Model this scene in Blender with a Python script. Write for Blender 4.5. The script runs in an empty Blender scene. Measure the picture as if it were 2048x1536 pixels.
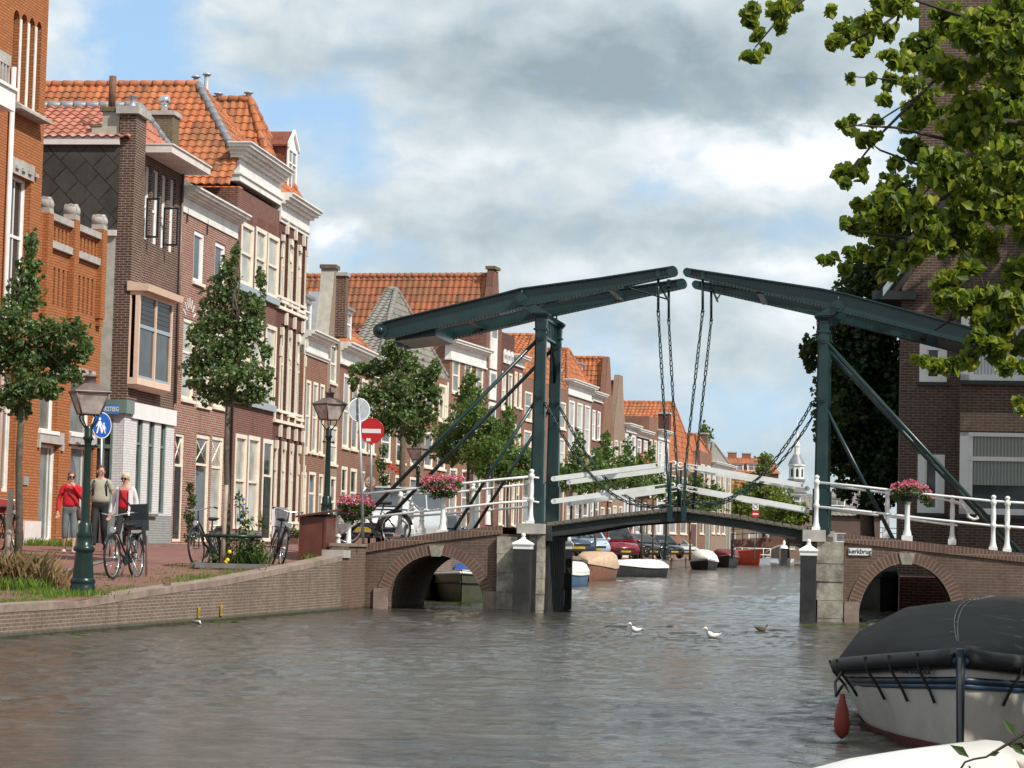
import bpy, math, random
import numpy as np
from mathutils import Vector, Matrix, noise as mnoise
R = math.radians
scene = bpy.context.scene
COL = scene.collection
random.seed(7)

# ------------------------------------------------------------------ camera
F, CX, CY = 4800.0, 1024.0, 768.0          # focal length in pixels of the 2048 x 1536 photograph
EYE, ROLL, PITCH = 1.44, 0.025, math.atan(317.6 / 4800.0)
cam_d = bpy.data.cameras.new('camera')
cam = bpy.data.objects.new('camera', cam_d)
COL.objects.link(cam)
cam_d.sensor_fit = 'HORIZONTAL'
cam_d.sensor_width = 36.0
cam_d.lens = 36.0 * F / 2048.0
cam_d.clip_end = 5000
_r, _f = Vector((1, 0, 0)), Vector((0, math.cos(PITCH), math.sin(PITCH)))
_u = Vector((0, -math.sin(PITCH), math.cos(PITCH)))
_cr = _r * math.cos(ROLL) + _u * math.sin(ROLL)
_cu = -_r * math.sin(ROLL) + _u * math.cos(ROLL)
cam.matrix_world = Matrix(((_cr.x, _cu.x, -_f.x, 0), (_cr.y, _cu.y, -_f.y, 0), (_cr.z, _cu.z, -_f.z, EYE), (0, 0, 0, 1)))
scene.camera = cam

# ------------------------------------------------------------------ sun, sky, exposure
SUNV = Vector((0.62, -0.50, 0.80)).normalized()       # towards the sun
sun_el = math.asin(SUNV.z)
sun_az = math.atan2(SUNV.x, SUNV.y)
sl = bpy.data.lights.new('sun', 'SUN')
sl.energy = 4.25
sl.angle = R(0.55)
sl.color = (1.0, 0.95, 0.87)
so = bpy.data.objects.new('sun', sl)
COL.objects.link(so)
so.rotation_euler = (-SUNV).to_track_quat('-Z', 'Y').to_euler()
scene.view_settings.view_transform = 'Standard'
scene.view_settings.look = 'None'
scene.view_settings.exposure = 0.18
scene.view_settings.gamma = 1.0

W = bpy.data.worlds.new('World')
scene.world = W
W.use_nodes = True
def world_sky():
    nt = W.node_tree
    nt.nodes.clear()
    N, L = nt.nodes.new, nt.links.new
    def val(x):
        n = N('ShaderNodeValue'); n.outputs[0].default_value = x; return n.outputs[0]
    def math_(op, a, b=None, clamp=False):
        n = N('ShaderNodeMath'); n.operation = op; n.use_clamp = clamp
        for i, x in enumerate((a, b)):
            if x is None: continue
            if isinstance(x, (int, float)): n.inputs[i].default_value = x
            else: L(x, n.inputs[i])
        return n.outputs[0]
    def ramp(x, pts):
        n = N('ShaderNodeValToRGB')
        while len(n.color_ramp.elements) < len(pts): n.color_ramp.elements.new(0.5)
        for e, (p, c) in zip(n.color_ramp.elements, pts):
            e.position = p
            e.color = (c, c, c, 1) if isinstance(c, (int, float)) else (*c, 1)
        L(x, n.inputs[0]); return n.outputs[0]
    def mix(f, a, b):
        n = N('ShaderNodeMix'); n.data_type = 'RGBA'
        L(f, n.inputs[0])
        for i, x in ((6, a), (7, b)):
            if isinstance(x, tuple): n.inputs[i].default_value = (*x, 1)
            else: L(x, n.inputs[i])
        return n.outputs[2]
    sky = N('ShaderNodeTexSky')
    sky.sky_type = 'NISHITA'
    sky.sun_disc = False
    sky.sun_elevation = sun_el
    sky.sun_rotation = sun_az
    sky.altitude = 0
    sky.air_density = 1.0; sky.dust_density = 0.6; sky.ozone_density = 1.2
    tc = N('ShaderNodeTexCoord')
    sep = N('ShaderNodeSeparateXYZ'); L(tc.outputs['Generated'], sep.inputs[0])
    az = N('ShaderNodeMath'); az.operation = 'ARCTAN2'
    L(sep.outputs[0], az.inputs[0]); L(sep.outputs[1], az.inputs[1])
    A = math_('MULTIPLY', az.outputs[0], 180 / math.pi)          # bearing, degrees
    E = math_('MULTIPLY', math_('ARCSINE', sep.outputs[2]), 180 / math.pi)
    comb = N('ShaderNodeCombineXYZ'); L(A, comb.inputs[0]); L(math_('MULTIPLY', E, 1.55), comb.inputs[1])
    def nz(scale, detail, rough=0.55, dist=0.0, off=(0, 0, 0)):
        m = N('ShaderNodeMapping'); m.inputs['Location'].default_value = off
        L(comb.outputs[0], m.inputs[0])
        n = N('ShaderNodeTexNoise'); n.inputs['Scale'].default_value = scale; n.inputs['Detail'].default_value = detail
        n.inputs['Roughness'].default_value = rough; n.inputs['Distortion'].default_value = dist
        L(m.outputs[0], n.inputs['Vector']); return n.outputs[0]
    wob = math_('MULTIPLY', math_('SUBTRACT', nz(0.42, 5, 0.6, 0.3), 0.5), 3.4)
    wob2 = math_('MULTIPLY', math_('SUBTRACT', nz(0.42, 5, 0.6, 0.3, (31, 7, 3)), 0.5), 5.0)
    def blob(a, e, ra, re, k=1.0, amp=1.0):
        da = math_('DIVIDE', math_('SUBTRACT', math_('ADD', A, math_('MULTIPLY', wob2, k)), a), ra)
        de = math_('DIVIDE', math_('SUBTRACT', math_('ADD', E, math_('MULTIPLY', wob, 0.8 * k)), e), re)
        d = math_('ADD', math_('MULTIPLY', da, da), math_('MULTIPLY', de, de))
        return math_('MULTIPLY', math_('EXPONENT', math_('MULTIPLY', d, -1.0), 0.0), amp)
    def total(xs):
        t = xs[0]
        for x in xs[1:]: t = math_('ADD', t, x)
        return t
    def px(x, y): return ((x - 1024) / 4800 * 57.3 + 0.3, (1060 + 0.025 * x - y) / 4800 * 57.3)
    # clear blue openings in the cloud
    holes = total([blob(*px(*p), ra, re, k, am) for p, ra, re, k, am in (
        ((250, 70), 1.4, 1.4, 0.6, 0.75), ((230, 220), 2.4, 0.9, 0.5, 0.7), ((590, 215), 1.8, 0.6, 0.7, 0.5), ((640, 330), 1.4, 0.9, 0.7, 0.42),
        ((1250, 380), 1.0, 0.5, 0.8, 0.35), ((1790, 280), 1.0, 1.2, 0.6, 0.4), ((1560, 450), 1.6, 0.5, 0.8, 0.3), ((1180, 700), 1.6, 0.8, 0.8, 0.42),
        ((1480, 830), 2.6, 0.8, 0.7, 0.5), ((700, 520), 1.6, 0.5, 0.8, 0.3))])
    # grey undersides and bright tops
    dark = total([blob(*px(*p), ra, re, k, am) for p, ra, re, k, am in (
        ((1150, 130), 4.8, 1.2, 0.5, 1.3), ((1440, 235), 2.6, 0.6, 0.5, 0.55), ((1560, 110), 1.9, 1.0, 0.5, 0.5), ((980, 470), 3.4, 0.6, 0.7, 0.42),
        ((1420, 455), 2.4, 0.45, 0.7, 0.5), ((600, 120), 2.0, 0.6, 0.7, 0.3), ((1330, 640), 2.2, 0.5, 0.8, 0.25))])
    lite = total([blob(*px(*p), ra, re, k, am) for p, ra, re, k, am in (
        ((1470, 310), 3.0, 0.7, 0.7, 0.8), ((1600, 340), 1.5, 1.0, 0.7, 0.6), ((1590, 540), 1.5, 0.5, 0.7, 0.7), ((1560, 640), 1.5, 0.7, 0.8, 0.5),
        ((900, 330), 1.6, 0.6, 0.9, 0.45), ((650, 470), 0.7, 0.35, 0.6, 0.8), ((80, 90), 1.6, 1.2, 0.5, 0.35), ((760, 60), 2.5, 0.5, 0.7, 0.25), ((1200, 560), 1.8, 0.5, 0.8, 0.4), ((1000, -1400), 45, 15, 0.5, 0.62), ((1380, 330), 2.2, 0.8, 0.7, 0.15), ((760, 300), 1.8, 0.7, 0.8, 0.1))])  # huge overhead blob: unseen bright cloud, added to lighten water and shadows
    fine = nz(0.62, 6, 0.52, 0.25, (5, 2, 0))
    broad = nz(0.33, 5, 0.55, 0.2, (9, 4, 0))
    cover = math_('SUBTRACT', math_('ADD', math_('MULTIPLY', broad, 0.6), math_('MULTIPLY', fine, 0.75)), math_('MULTIPLY', holes, 1.0))
    cover = ramp(cover, [(0.08, 0.0), (0.60, 1.0)])
    tone = math_('ADD', math_('SUBTRACT', math_('MULTIPLY', lite, 0.55), math_('MULTIPLY', dark, 0.42)),
                 math_('ADD', math_('MULTIPLY', math_('SUBTRACT', fine, 0.5), 0.75), 0.42), True)
    cloud = ramp(tone, [(0.0, (2.9, 3.6, 4.0)), (0.36, (4.7, 5.5, 5.9)), (0.68, (6.6, 7.2, 7.55)), (1.0, (8.7, 8.9, 9.1))])
    blue = mix(val(0.62), sky.outputs[0], (3.9, 6.2, 9.0))
    bg = N('ShaderNodeBackground')
    bg.inputs['Strength'].default_value = 0.107
    L(mix(cover, blue, cloud), bg.inputs['Color'])
    out = N('ShaderNodeOutputWorld')
    L(bg.outputs[0], out.inputs['Surface'])
world_sky()

# ------------------------------------------------------------------ from photograph pixels to the place
def ray(x, y):
    xr, yr = (x - CX) / F, (CY - y) / F
    d = _cr * xr + _cu * yr + _f
    return d / d.y
EYEV = Vector((0, 0, EYE))
def P(x, y, Y): return EYEV + ray(x, y) * Y                     # the point at distance Y
def G(x, y, z=0.0):                                            # the point at height z
    d = ray(x, y); return EYEV + d * ((z - EYE) / d.z)
def plan(x, y): d = ray(x, y); return Vector((d.x, 1.0))       # bearing in plan
def S(Y): return Y / F                                         # metres per photo pixel at distance Y
def lerp(a, b, t): return a + (b - a) * t
def interp(tab, x):
    if x <= tab[0][0]: return tab[0][1]
    for (a, va), (b, vb) in zip(tab, tab[1:]):
        if x <= b: return va + (vb - va) * (x - a) / (b - a)
    return tab[-1][1]
GT = [(10, .33), (30, .39), (34, .45), (37, .55), (40.7, .69), (45, .84), (49.5, 1.0), (52, 1.08), (58, 1.15), (66, 1.19), (80, 1.15), (100, .9), (120, .72), (200, .66), (400, .66)]
def ground(Y): return interp(GT, Y)
QUAY = [(15, -10.1), (31.7, -6.72), (40.7, -4.85), (48.4, -3.32), (50.55, -2.98), (83, 1.1), (140, 8.4), (168, 12.1), (215, 18.6), (240, 21.6), (420, 45)]
def quay_x(Y): return interp(QUAY, Y)

class Frame:
    """A vertical plane: local x along it, local y behind it, z up."""
    def __init__(s, p0, p1):
        s.o = Vector((p0[0], p0[1], 0)); t = Vector((p1[0] - p0[0], p1[1] - p0[1], 0))
        s.len = t.length; s.t = t / s.len; s.n = Vector((-s.t.y, s.t.x, 0))
        s.M = Matrix(((s.t.x, s.n.x, 0, s.o.x), (s.t.y, s.n.y, 0, s.o.y), (0, 0, 1, 0), (0, 0, 0, 1)))
    def at(s, x, y, w=0.0):                                    # photo pixel -> (u, z) on the plane w behind
        d = ray(x, y); o = s.o + s.n * w
        k = (o - EYEV).dot(s.n) / d.dot(s.n); p = EYEV + d * k
        return (p - o).dot(s.t), p.z
    def cross(s, x, y, u):                                     # photo pixel -> (w, z) on the plane across at u
        d = ray(x, y); o = s.o + s.t * u
        k = (o - EYEV).dot(s.t) / d.dot(s.t); p = EYEV + d * k
        return (p - o).dot(s.n), p.z
    def pt(s, u, w, z): return s.o + s.t * u + s.n * w + Vector((0, 0, z))
def meet(p, dirn, x, y):                                       # plan line p + k dirn meets the bearing of a pixel
    b = plan(x, y); det = dirn[0] * b.y - dirn[1] * b.x
    k = (-p[0] * b.y + p[1] * b.x) / det
    return (p[0] + dirn[0] * k, p[1] + dirn[1] * k)

# ------------------------------------------------------------------ mesh building
class MB:
    def __init__(s, M=None):
        s.v, s.f, s.mi, s.sm, s.uv, s.M = [], [], [], [], {}, M
    def add(s, pts, faces, m=0, smooth=False, uvs=None):
        b = len(s.v)
        s.v.extend((s.M @ Vector(p)) if s.M is not None else Vector(p) for p in pts)
        for fc in faces:
            s.f.append(tuple(b + i for i in fc)); s.mi.append(m); s.sm.append(smooth)
            if uvs: s.uv[len(s.f) - 1] = [uvs[i] for i in fc]
        return s
    def quad(s, a, b, c, d, m=0): return s.add((a, b, c, d), ((0, 1, 2, 3),), m)
    def poly(s, pts, m=0): return s.add(pts, (tuple(range(len(pts))),), m)
    def box(s, x0, x1, y0, y1, z0, z1, m=0):
        return s.add([(x, y, z) for z in (z0, z1) for y in (y0, y1) for x in (x0, x1)],
                     ((0, 2, 3, 1), (4, 5, 7, 6), (0, 1, 5, 4), (2, 6, 7, 3), (0, 4, 6, 2), (1, 3, 7, 5)), m)
    def hexa(s, lo, hi, m=0):                                  # two matching quads joined
        return s.add(list(lo) + list(hi), ((3, 2, 1, 0), (4, 5, 6, 7), (0, 1, 5, 4), (1, 2, 6, 5), (2, 3, 7, 6), (3, 0, 4, 7)), m)
    def prism(s, pts, off, m=0):                               # flat outline pushed by the vector off
        n = len(pts); off = Vector(off); a = [Vector(p) for p in pts]
        return s.add(a + [p + off for p in a], [tuple(range(n))[::-1], tuple(range(n, 2 * n))] + [(i, (i + 1) % n, n + (i + 1) % n, n + i) for i in range(n)], m)
    def tube(s, pts, r, n=8, m=0, caps=True, smooth=True, closed=False, flat=None):
        pts = [Vector(p) for p in pts]; k = len(pts)
        rs = r if isinstance(r, (list, tuple)) else [r] * k
        vs = []; prev = None
        for i, p in enumerate(pts):
            if closed: t = pts[(i + 1) % k] - pts[i - 1]
            else: t = pts[min(i + 1, k - 1)] - pts[max(i - 1, 0)]
            t = t.normalized() if t.length > 1e-9 else Vector((0, 0, 1))
            if prev is None:
                a = t.cross(Vector((0, 0, 1)) if abs(t.z) < 0.9 else Vector((1, 0, 0))).normalized()
            else:
                a = (prev - t * prev.dot(t))
                a = a.normalized() if a.length > 1e-6 else t.orthogonal().normalized()
            prev = a; b = t.cross(a)
            for j in range(n):
                an = 2 * math.pi * j / n
                vs.append(p + (a * math.cos(an) + b * math.sin(an) * (flat or 1)) * rs[i])
        fs = []
        for i in range(k if closed else k - 1):
            i2 = (i + 1) % k
            for j in range(n):
                fs.append((i * n + j, i * n + (j + 1) % n, i2 * n + (j + 1) % n, i2 * n + j))
        if caps and not closed:
            fs.append(tuple(range(n))[::-1]); fs.append(tuple((k - 1) * n + j for j in range(n)))
        return s.add(vs, fs, m, smooth)
    def bar(s, a, b, r, n=8, m=0): return s.tube((a, b), r, n, m)
    def lathe(s, prof, c=(0, 0, 0), n=16, m=0, smooth=True, ax=None, sq=None):   # prof: (radius, height)
        c = Vector(c); vs = []
        if ax is None: X, Y, Z = Vector((1, 0, 0)), Vector((0, 1, 0)), Vector((0, 0, 1))
        else:
            Z = Vector(ax).normalized(); X = Z.orthogonal().normalized(); Y = Z.cross(X)
        for r, h in prof:
            for j in range(n):
                an = 2 * math.pi * (j + 0.5) / n
                vs.append(c + X * (math.cos(an) * r) + Y * (math.sin(an) * r * (sq or 1)) + Z * h)
        k = len(prof)
        fs = [(i * n + j, i * n + (j + 1) % n, (i + 1) * n + (j + 1) % n, (i + 1) * n + j) for i in range(k - 1) for j in range(n)]
        s.add(vs, fs, m, smooth); e = (k - 1) * n                  # flat ends with points of their own
        s.add(vs[:n], (tuple(range(n))[::-1],), m); return s.add(vs[e:], (tuple(range(n)),), m)
    def ball(s, c, r, n=12, k=8, m=0):
        rx, ry, rz = r if isinstance(r, (tuple, list)) else (r, r, r)
        c = Vector(c); vs = [c + Vector((0, 0, -rz))]
        for i in range(1, k):
            a = math.pi * i / k - math.pi / 2
            for j in range(n):
                b = 2 * math.pi * j / n
                vs.append(c + Vector((rx * math.cos(a) * math.cos(b), ry * math.cos(a) * math.sin(b), rz * math.sin(a))))
        vs.append(c + Vector((0, 0, rz))); e = len(vs) - 1
        fs = [(0, 1 + (j + 1) % n, 1 + j) for j in range(n)] + [(e, e - n + j, e - n + (j + 1) % n) for j in range(n)]
        for i in range(k - 2):
            for j in range(n):
                fs.append((1 + i * n + j, 1 + i * n + (j + 1) % n, 1 + (i + 1) * n + (j + 1) % n, 1 + (i + 1) * n + j))
        return s.add(vs, fs, m, True)
    def loft(s, rings, m=0, smooth=True, closed=True, caps=(True, True)):
        n = len(rings[0]); vs = [p for r in rings for p in r]; fs = []
        for i in range(len(rings) - 1):
            for j in range(n if closed else n - 1):
                fs.append((i * n + j, i * n + (j + 1) % n, (i + 1) * n + (j + 1) % n, (i + 1) * n + j))
        if caps[0]: fs.append(tuple(range(n))[::-1])
        if caps[1]: fs.append(tuple((len(rings) - 1) * n + j for j in range(n)))
        return s.add(vs, fs, m, smooth)
    def wall(s, u0, u1, z0, z1, holes=(), w=0.0, rev=0.14, m=0, mr=None, top=None):
        """a sheet in the local x-z plane with openings and their reveals; top: extra outline points above z1"""
        us = sorted({u0, u1, *[min(max(h[i], u0), u1) for h in holes for i in (0, 1)]})
        zs = sorted({z0, z1, *[min(max(h[i], z0), z1) for h in holes for i in (2, 3)]})
        for a, b in zip(us, us[1:]):
            for c, d in zip(zs, zs[1:]):
                mu, mz = (a + b) / 2, (c + d) / 2
                if any(h[0] < mu < h[1] and h[2] < mz < h[3] for h in holes): continue
                s.quad((a, w, c), (b, w, c), (b, w, d), (a, w, d), m)
        for a, b, c, d, *_ in holes:
            q = m if mr is None else mr
            s.quad((a, w, c), (a, w + rev, c), (a, w + rev, d), (a, w, d), q)
            s.quad((b, w, c), (b, w, d), (b, w + rev, d), (b, w + rev, c), q)
            s.quad((a, w, d), (a, w + rev, d), (b, w + rev, d), (b, w, d), q)
            s.quad((a, w, c), (b, w, c), (b, w + rev, c), (a, w + rev, c), q)
        if top: s.poly([(a, w, c) for a, c in top], m)
        return s
    def build(s, name, mats, parent=None, base=None, sub=0):
        me = bpy.data.meshes.new(name)
        b = base if base is not None else Vector((0, 0, 0))
        me.from_pydata([tuple(p - b) for p in s.v], [], s.f)
        me.polygons.foreach_set('material_index', s.mi)
        me.polygons.foreach_set('use_smooth', s.sm)
        for q in (mats if isinstance(mats, (list, tuple)) else [mats]): me.materials.append(q)
        ul = me.uv_layers.new(name='uv')
        co = s.v; buf = [0.0] * (2 * len(me.loops))
        for pl in me.polygons:
            ex = s.uv.get(pl.index)
            if ex is None:
                n = pl.normal
                if abs(n.z) < 0.75:
                    h = math.hypot(n.x, n.y); tx, ty = -n.y / h, n.x / h
                    if tx * 0.62 + ty * 0.78 < 0: tx, ty = -tx, -ty
            for k, li in enumerate(pl.loop_indices):
                if ex is not None: buf[2 * li], buf[2 * li + 1] = ex[k]
                else:
                    p = co[me.loops[li].vertex_index]
                    if abs(n.z) < 0.75: buf[2 * li], buf[2 * li + 1] = p.x * tx + p.y * ty, p.z
                    else: buf[2 * li], buf[2 * li + 1] = p.x, p.y
        ul.data.foreach_set('uv', buf)
        o = bpy.data.objects.new(name, me)
        COL.objects.link(o)
        if parent is not None: o.parent = parent
        else: o.location = b
        if sub:
            md = o.modifiers.new('sub', 'SUBSURF'); md.levels = md.render_levels = sub
        return o

def tag(o, label=None, cat=None, group=None, kind=None):
    if label: o['label'] = label
    if cat: o['category'] = cat
    if group: o['group'] = group
    if kind: o['kind'] = kind
    return o
class Thing:
    """An Empty at the thing's base; parts are built in world coordinates and stored relative to it."""
    def __init__(s, name, label, cat, base, group=None):
        s.b = Vector(base); s.o = bpy.data.objects.new(name, None)
        COL.objects.link(s.o); s.o.location = s.b
        s.o.empty_display_size = 0.3
        tag(s.o, label, cat, group)
    def part(s, name, mb, mats, parent=None, label=None, sub=0):
        o = mb.build(name, mats, parent or s.o, s.b, sub)
        if label: o['label'] = label
        return o
def solo(name, mb, mats, label, cat, base, group=None, sub=0):
    return tag(mb.build(name, mats, None, Vector(base), sub), label, cat, group)
def kids(o): return [c for c in bpy.data.objects if c.parent == o]
def clone(root, loc, rz=None, label=None, scale=None, group=None):
    """a copy of a thing with copies of its parts and sub-parts"""
    r = root.copy(); COL.objects.link(r); r.location = loc
    if rz is not None: r.rotation_euler = (0, 0, rz)
    if scale is not None: r.scale = scale if isinstance(scale, (tuple, list)) else (scale,) * 3
    if label: r['label'] = label
    if group: r['group'] = group
    for ch in kids(root):
        c = ch.copy(); COL.objects.link(c); c.parent = r
        for g in kids(ch):
            d = g.copy(); COL.objects.link(d); d.parent = c
    return r

# ------------------------------------------------------------------ materials
def new_mat(name):
    m = bpy.data.materials.new(name); m.use_nodes = True
    nt = m.node_tree; b = nt.nodes['Principled BSDF']
    return m, nt, b
def nd(nt, t, **kw):
    n = nt.nodes.new(t)
    for k, v in kw.items(): setattr(n, k, v)
    return n
def mixc(nt, f, a, b, blend='MIX'):
    n = nd(nt, 'ShaderNodeMix', data_type='RGBA', blend_type=blend)
    for i, x in ((0, f), (6, a), (7, b)):
        if isinstance(x, (int, float)): n.inputs[i].default_value = x
        elif isinstance(x, tuple): n.inputs[i].default_value = (*x, 1)
        else: nt.links.new(x, n.inputs[i])
    return n.outputs[2]
def noise(nt, scale, detail=4, rough=0.55, vec=None, dist=0.0):
    n = nd(nt, 'ShaderNodeTexNoise')
    n.inputs['Scale'].default_value = scale; n.inputs['Detail'].default_value = detail
    n.inputs['Roughness'].default_value = rough; n.inputs['Distortion'].default_value = dist
    if vec is None:
        tc = nd(nt, 'ShaderNodeTexCoord'); vec = tc.outputs['Object']
    nt.links.new(vec, n.inputs['Vector'])
    return n.outputs[0]
def rampf(nt, x, p0, p1, v0=0.0, v1=1.0):
    n = nd(nt, 'ShaderNodeMapRange'); n.clamp = True
    for i, v in ((1, p0), (2, p1), (3, v0), (4, v1)): n.inputs[i].default_value = v
    nt.links.new(x, n.inputs[0]); return n.outputs[0]
def bump(nt, bsdf, h, strength=0.3, dist=0.02):
    n = nd(nt, 'ShaderNodeBump'); n.inputs['Strength'].default_value = strength; n.inputs['Distance'].default_value = dist
    nt.links.new(h, n.inputs['Height']); nt.links.new(n.outputs[0], bsdf.inputs['Normal'])
def c3(c, k=1.0): return tuple(min(1, x * k) for x in c)
def plain(name, col, rough=0.6, metal=0.0, var=0.18, scale=6.0, spec=0.4, bmp=0.0, coat=0.0, dirt=None):
    m, nt, b = new_mat(name)
    n = noise(nt, scale, 5, 0.6)
    c = mixc(nt, rampf(nt, n, 0.3, 0.7), c3(col, 1 - var), c3(col, 1 + var))
    if dirt:
        d = noise(nt, 1.3, 6, 0.65)
        c = mixc(nt, rampf(nt, d, 0.5, 0.72, 0, 0.7), c, dirt)
    nt.links.new(c, b.inputs['Base Color'])
    b.inputs['Roughness'].default_value = rough; b.inputs['Metallic'].default_value = metal
    b.inputs['Specular IOR Level'].default_value = spec
    b.inputs['Coat Weight'].default_value = coat
    if bmp: bump(nt, b, noise(nt, scale * 5, 5), bmp, 0.01)
    return m
def brick(name, c1, c2, mortar, bw=0.215, bh=0.066, ms=0.011, stain=(0.12, 0.09, 0.07), st=0.45, msm=0.2, grime=0.0):
    m, nt, b = new_mat(name)
    uv = nd(nt, 'ShaderNodeUVMap'); uv.uv_map = 'uv'
    t = nd(nt, 'ShaderNodeTexBrick')
    t.inputs['Color1'].default_value = (*c1, 1); t.inputs['Color2'].default_value = (*c2, 1); t.inputs['Mortar'].default_value = (*mortar, 1)
    t.inputs['Scale'].default_value = 1.0; t.inputs['Mortar Size'].default_value = ms; t.inputs['Mortar Smooth'].default_value = msm
    t.inputs['Brick Width'].default_value = bw; t.inputs['Row Height'].default_value = bh; t.inputs['Bias'].default_value = -0.1
    nt.links.new(uv.outputs[0], t.inputs['Vector'])
    n1 = noise(nt, 0.7, 6, 0.65); n2 = noise(nt, 9.0, 4, 0.6)
    c = mixc(nt, rampf(nt, n2, 0.35, 0.7, 0, 0.5), t.outputs['Color'], c3(c1, 0.62))
    c = mixc(nt, rampf(nt, n1, 0.48, 0.78, 0, st), c, stain)
    tcs = nd(nt, 'ShaderNodeTexCoord'); mp = nd(nt, 'ShaderNodeMapping'); mp.inputs['Scale'].default_value = (3.2, 3.2, 0.3); nt.links.new(tcs.outputs['Object'], mp.inputs[0])
    c = mixc(nt, rampf(nt, noise(nt, 1.0, 6, 0.65, mp.outputs[0]), 0.5, 0.76, 0, st * 0.8), c, c3(stain, 0.8))   # run-off streaks
    n3 = noise(nt, 2.3, 5, 0.7)
    c = mixc(nt, rampf(nt, n3, 0.6, 0.8, 0, 0.35), c, c3(mortar, 0.9))
    if grime:                                                   # algae and damp close to the water
        tc = nd(nt, 'ShaderNodeTexCoord'); g = nd(nt, 'ShaderNodeNewGeometry'); sp = nd(nt, 'ShaderNodeSeparateXYZ')
        nt.links.new(g.outputs['Position'], sp.inputs[0])
        ad = nd(nt, 'ShaderNodeMath', operation='MULTIPLY_ADD'); nt.links.new(n3, ad.inputs[0]); ad.inputs[1].default_value = -grime * 1.2
        nt.links.new(sp.outputs[2], ad.inputs[2])
        c = mixc(nt, rampf(nt, ad.outputs[0], -grime * 0.65, -grime * 0.15, 0.92, 0.0), c, (0.045, 0.045, 0.022))
    nt.links.new(c, b.inputs['Base Color'])
    b.inputs['Roughness'].default_value = 0.9; b.inputs['Specular IOR Level'].default_value = 0.2
    iv = nd(nt, 'ShaderNodeMath', operation='MULTIPLY'); iv.inputs[1].default_value = -1.0
    nt.links.new(t.outputs['Fac'], iv.inputs[0]); bump(nt, b, iv.outputs[0], 0.6, 0.008)
    return m
def tile_mat(name, c1, c2, c3_, moss=(0.10, 0.085, 0.05), mo=0.6, tw=0.26, th=0.32):
    m, nt, b = new_mat(name)
    uv = nd(nt, 'ShaderNodeUVMap'); uv.uv_map = 'uv'
    dv = nd(nt, 'ShaderNodeVectorMath', operation='DIVIDE'); dv.inputs[1].default_value = (tw, th, 1)
    fl = nd(nt, 'ShaderNodeVectorMath', operation='FLOOR'); nt.links.new(uv.outputs[0], dv.inputs[0]); nt.links.new(dv.outputs[0], fl.inputs[0])
    wn = nd(nt, 'ShaderNodeTexWhiteNoise', noise_dimensions='2D'); nt.links.new(fl.outputs[0], wn.inputs['Vector'])
    c = mixc(nt, rampf(nt, wn.outputs[0], 0.0, 0.75), c1, c2)
    c = mixc(nt, rampf(nt, wn.outputs[0], 0.78, 1.0), c, c3_)
    c = mixc(nt, rampf(nt, noise(nt, 0.9, 7, 0.72), 0.42, 0.72, 0, mo), c, moss)
    c = mixc(nt, rampf(nt, noise(nt, 14, 3, 0.6), 0.4, 0.8, 0, 0.35), c, c3(c1, 0.45))
    nt.links.new(c, b.inputs['Base Color']); b.inputs['Roughness'].default_value = 0.75; b.inputs['Specular IOR Level'].default_value = 0.3
    bump(nt, b, noise(nt, 30, 3), 0.2, 0.01)
    return m
def leaf_mat(name, cols, trans=0.35, rough=0.45):
    m, nt, b = new_mat(name)
    g = nd(nt, 'ShaderNodeNewGeometry'); r = nd(nt, 'ShaderNodeValToRGB')
    el = r.color_ramp.elements
    while len(el) < len(cols): el.new(0.5)
    for i, (e, c) in enumerate(zip(el, cols)): e.position = i / (len(cols) - 1); e.color = (*c, 1)
    nt.links.new(g.outputs['Random Per Island'], r.inputs[0])
    nt.links.new(r.outputs[0], b.inputs['Base Color']); b.inputs['Roughness'].default_value = rough
    b.inputs['Specular IOR Level'].default_value = 0.35
    t = nd(nt, 'ShaderNodeBsdfTranslucent')
    mx = mixc(nt, 0.5, r.outputs[0], (0.30, 0.42, 0.03)); nt.links.new(mx, t.inputs['Color'])
    ms = nd(nt, 'ShaderNodeMixShader'); ms.inputs[0].default_value = trans
    out = nt.nodes['Material Output']
    nt.links.new(b.outputs[0], ms.inputs[1]); nt.links.new(t.outputs[0], ms.inputs[2]); nt.links.new(ms.outputs[0], out.inputs['Surface'])
    return m
def glass_mat(name, col, rough=0.04, var=0.5, scale=1.5, spec=0.6):
    m, nt, b = new_mat(name)
    c = mixc(nt, rampf(nt, noise(nt, scale, 3), 0.35, 0.65), c3(col, 1 - var), c3(col, 1 + var))
    nt.links.new(c, b.inputs['Base Color'])
    b.inputs['Roughness'].default_value = rough; b.inputs['Specular IOR Level'].default_value = spec
    bump(nt, b, noise(nt, 0.8, 2), 0.05, 0.02)
    return m
def curtain_mat(name, col):
    m, nt, b = new_mat(name)
    uv = nd(nt, 'ShaderNodeUVMap'); uv.uv_map = 'uv'
    w = nd(nt, 'ShaderNodeTexWave'); w.inputs['Scale'].default_value = 4.0; w.inputs['Distortion'].default_value = 1.5
    nt.links.new(uv.outputs[0], w.inputs['Vector'])
    c = mixc(nt, w.outputs['Fac'], c3(col, 0.55), col)
    nt.links.new(c, b.inputs['Base Color']); b.inputs['Roughness'].default_value = 0.12
    b.inputs['Specular IOR Level'].default_value = 0.6
    return m

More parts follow.
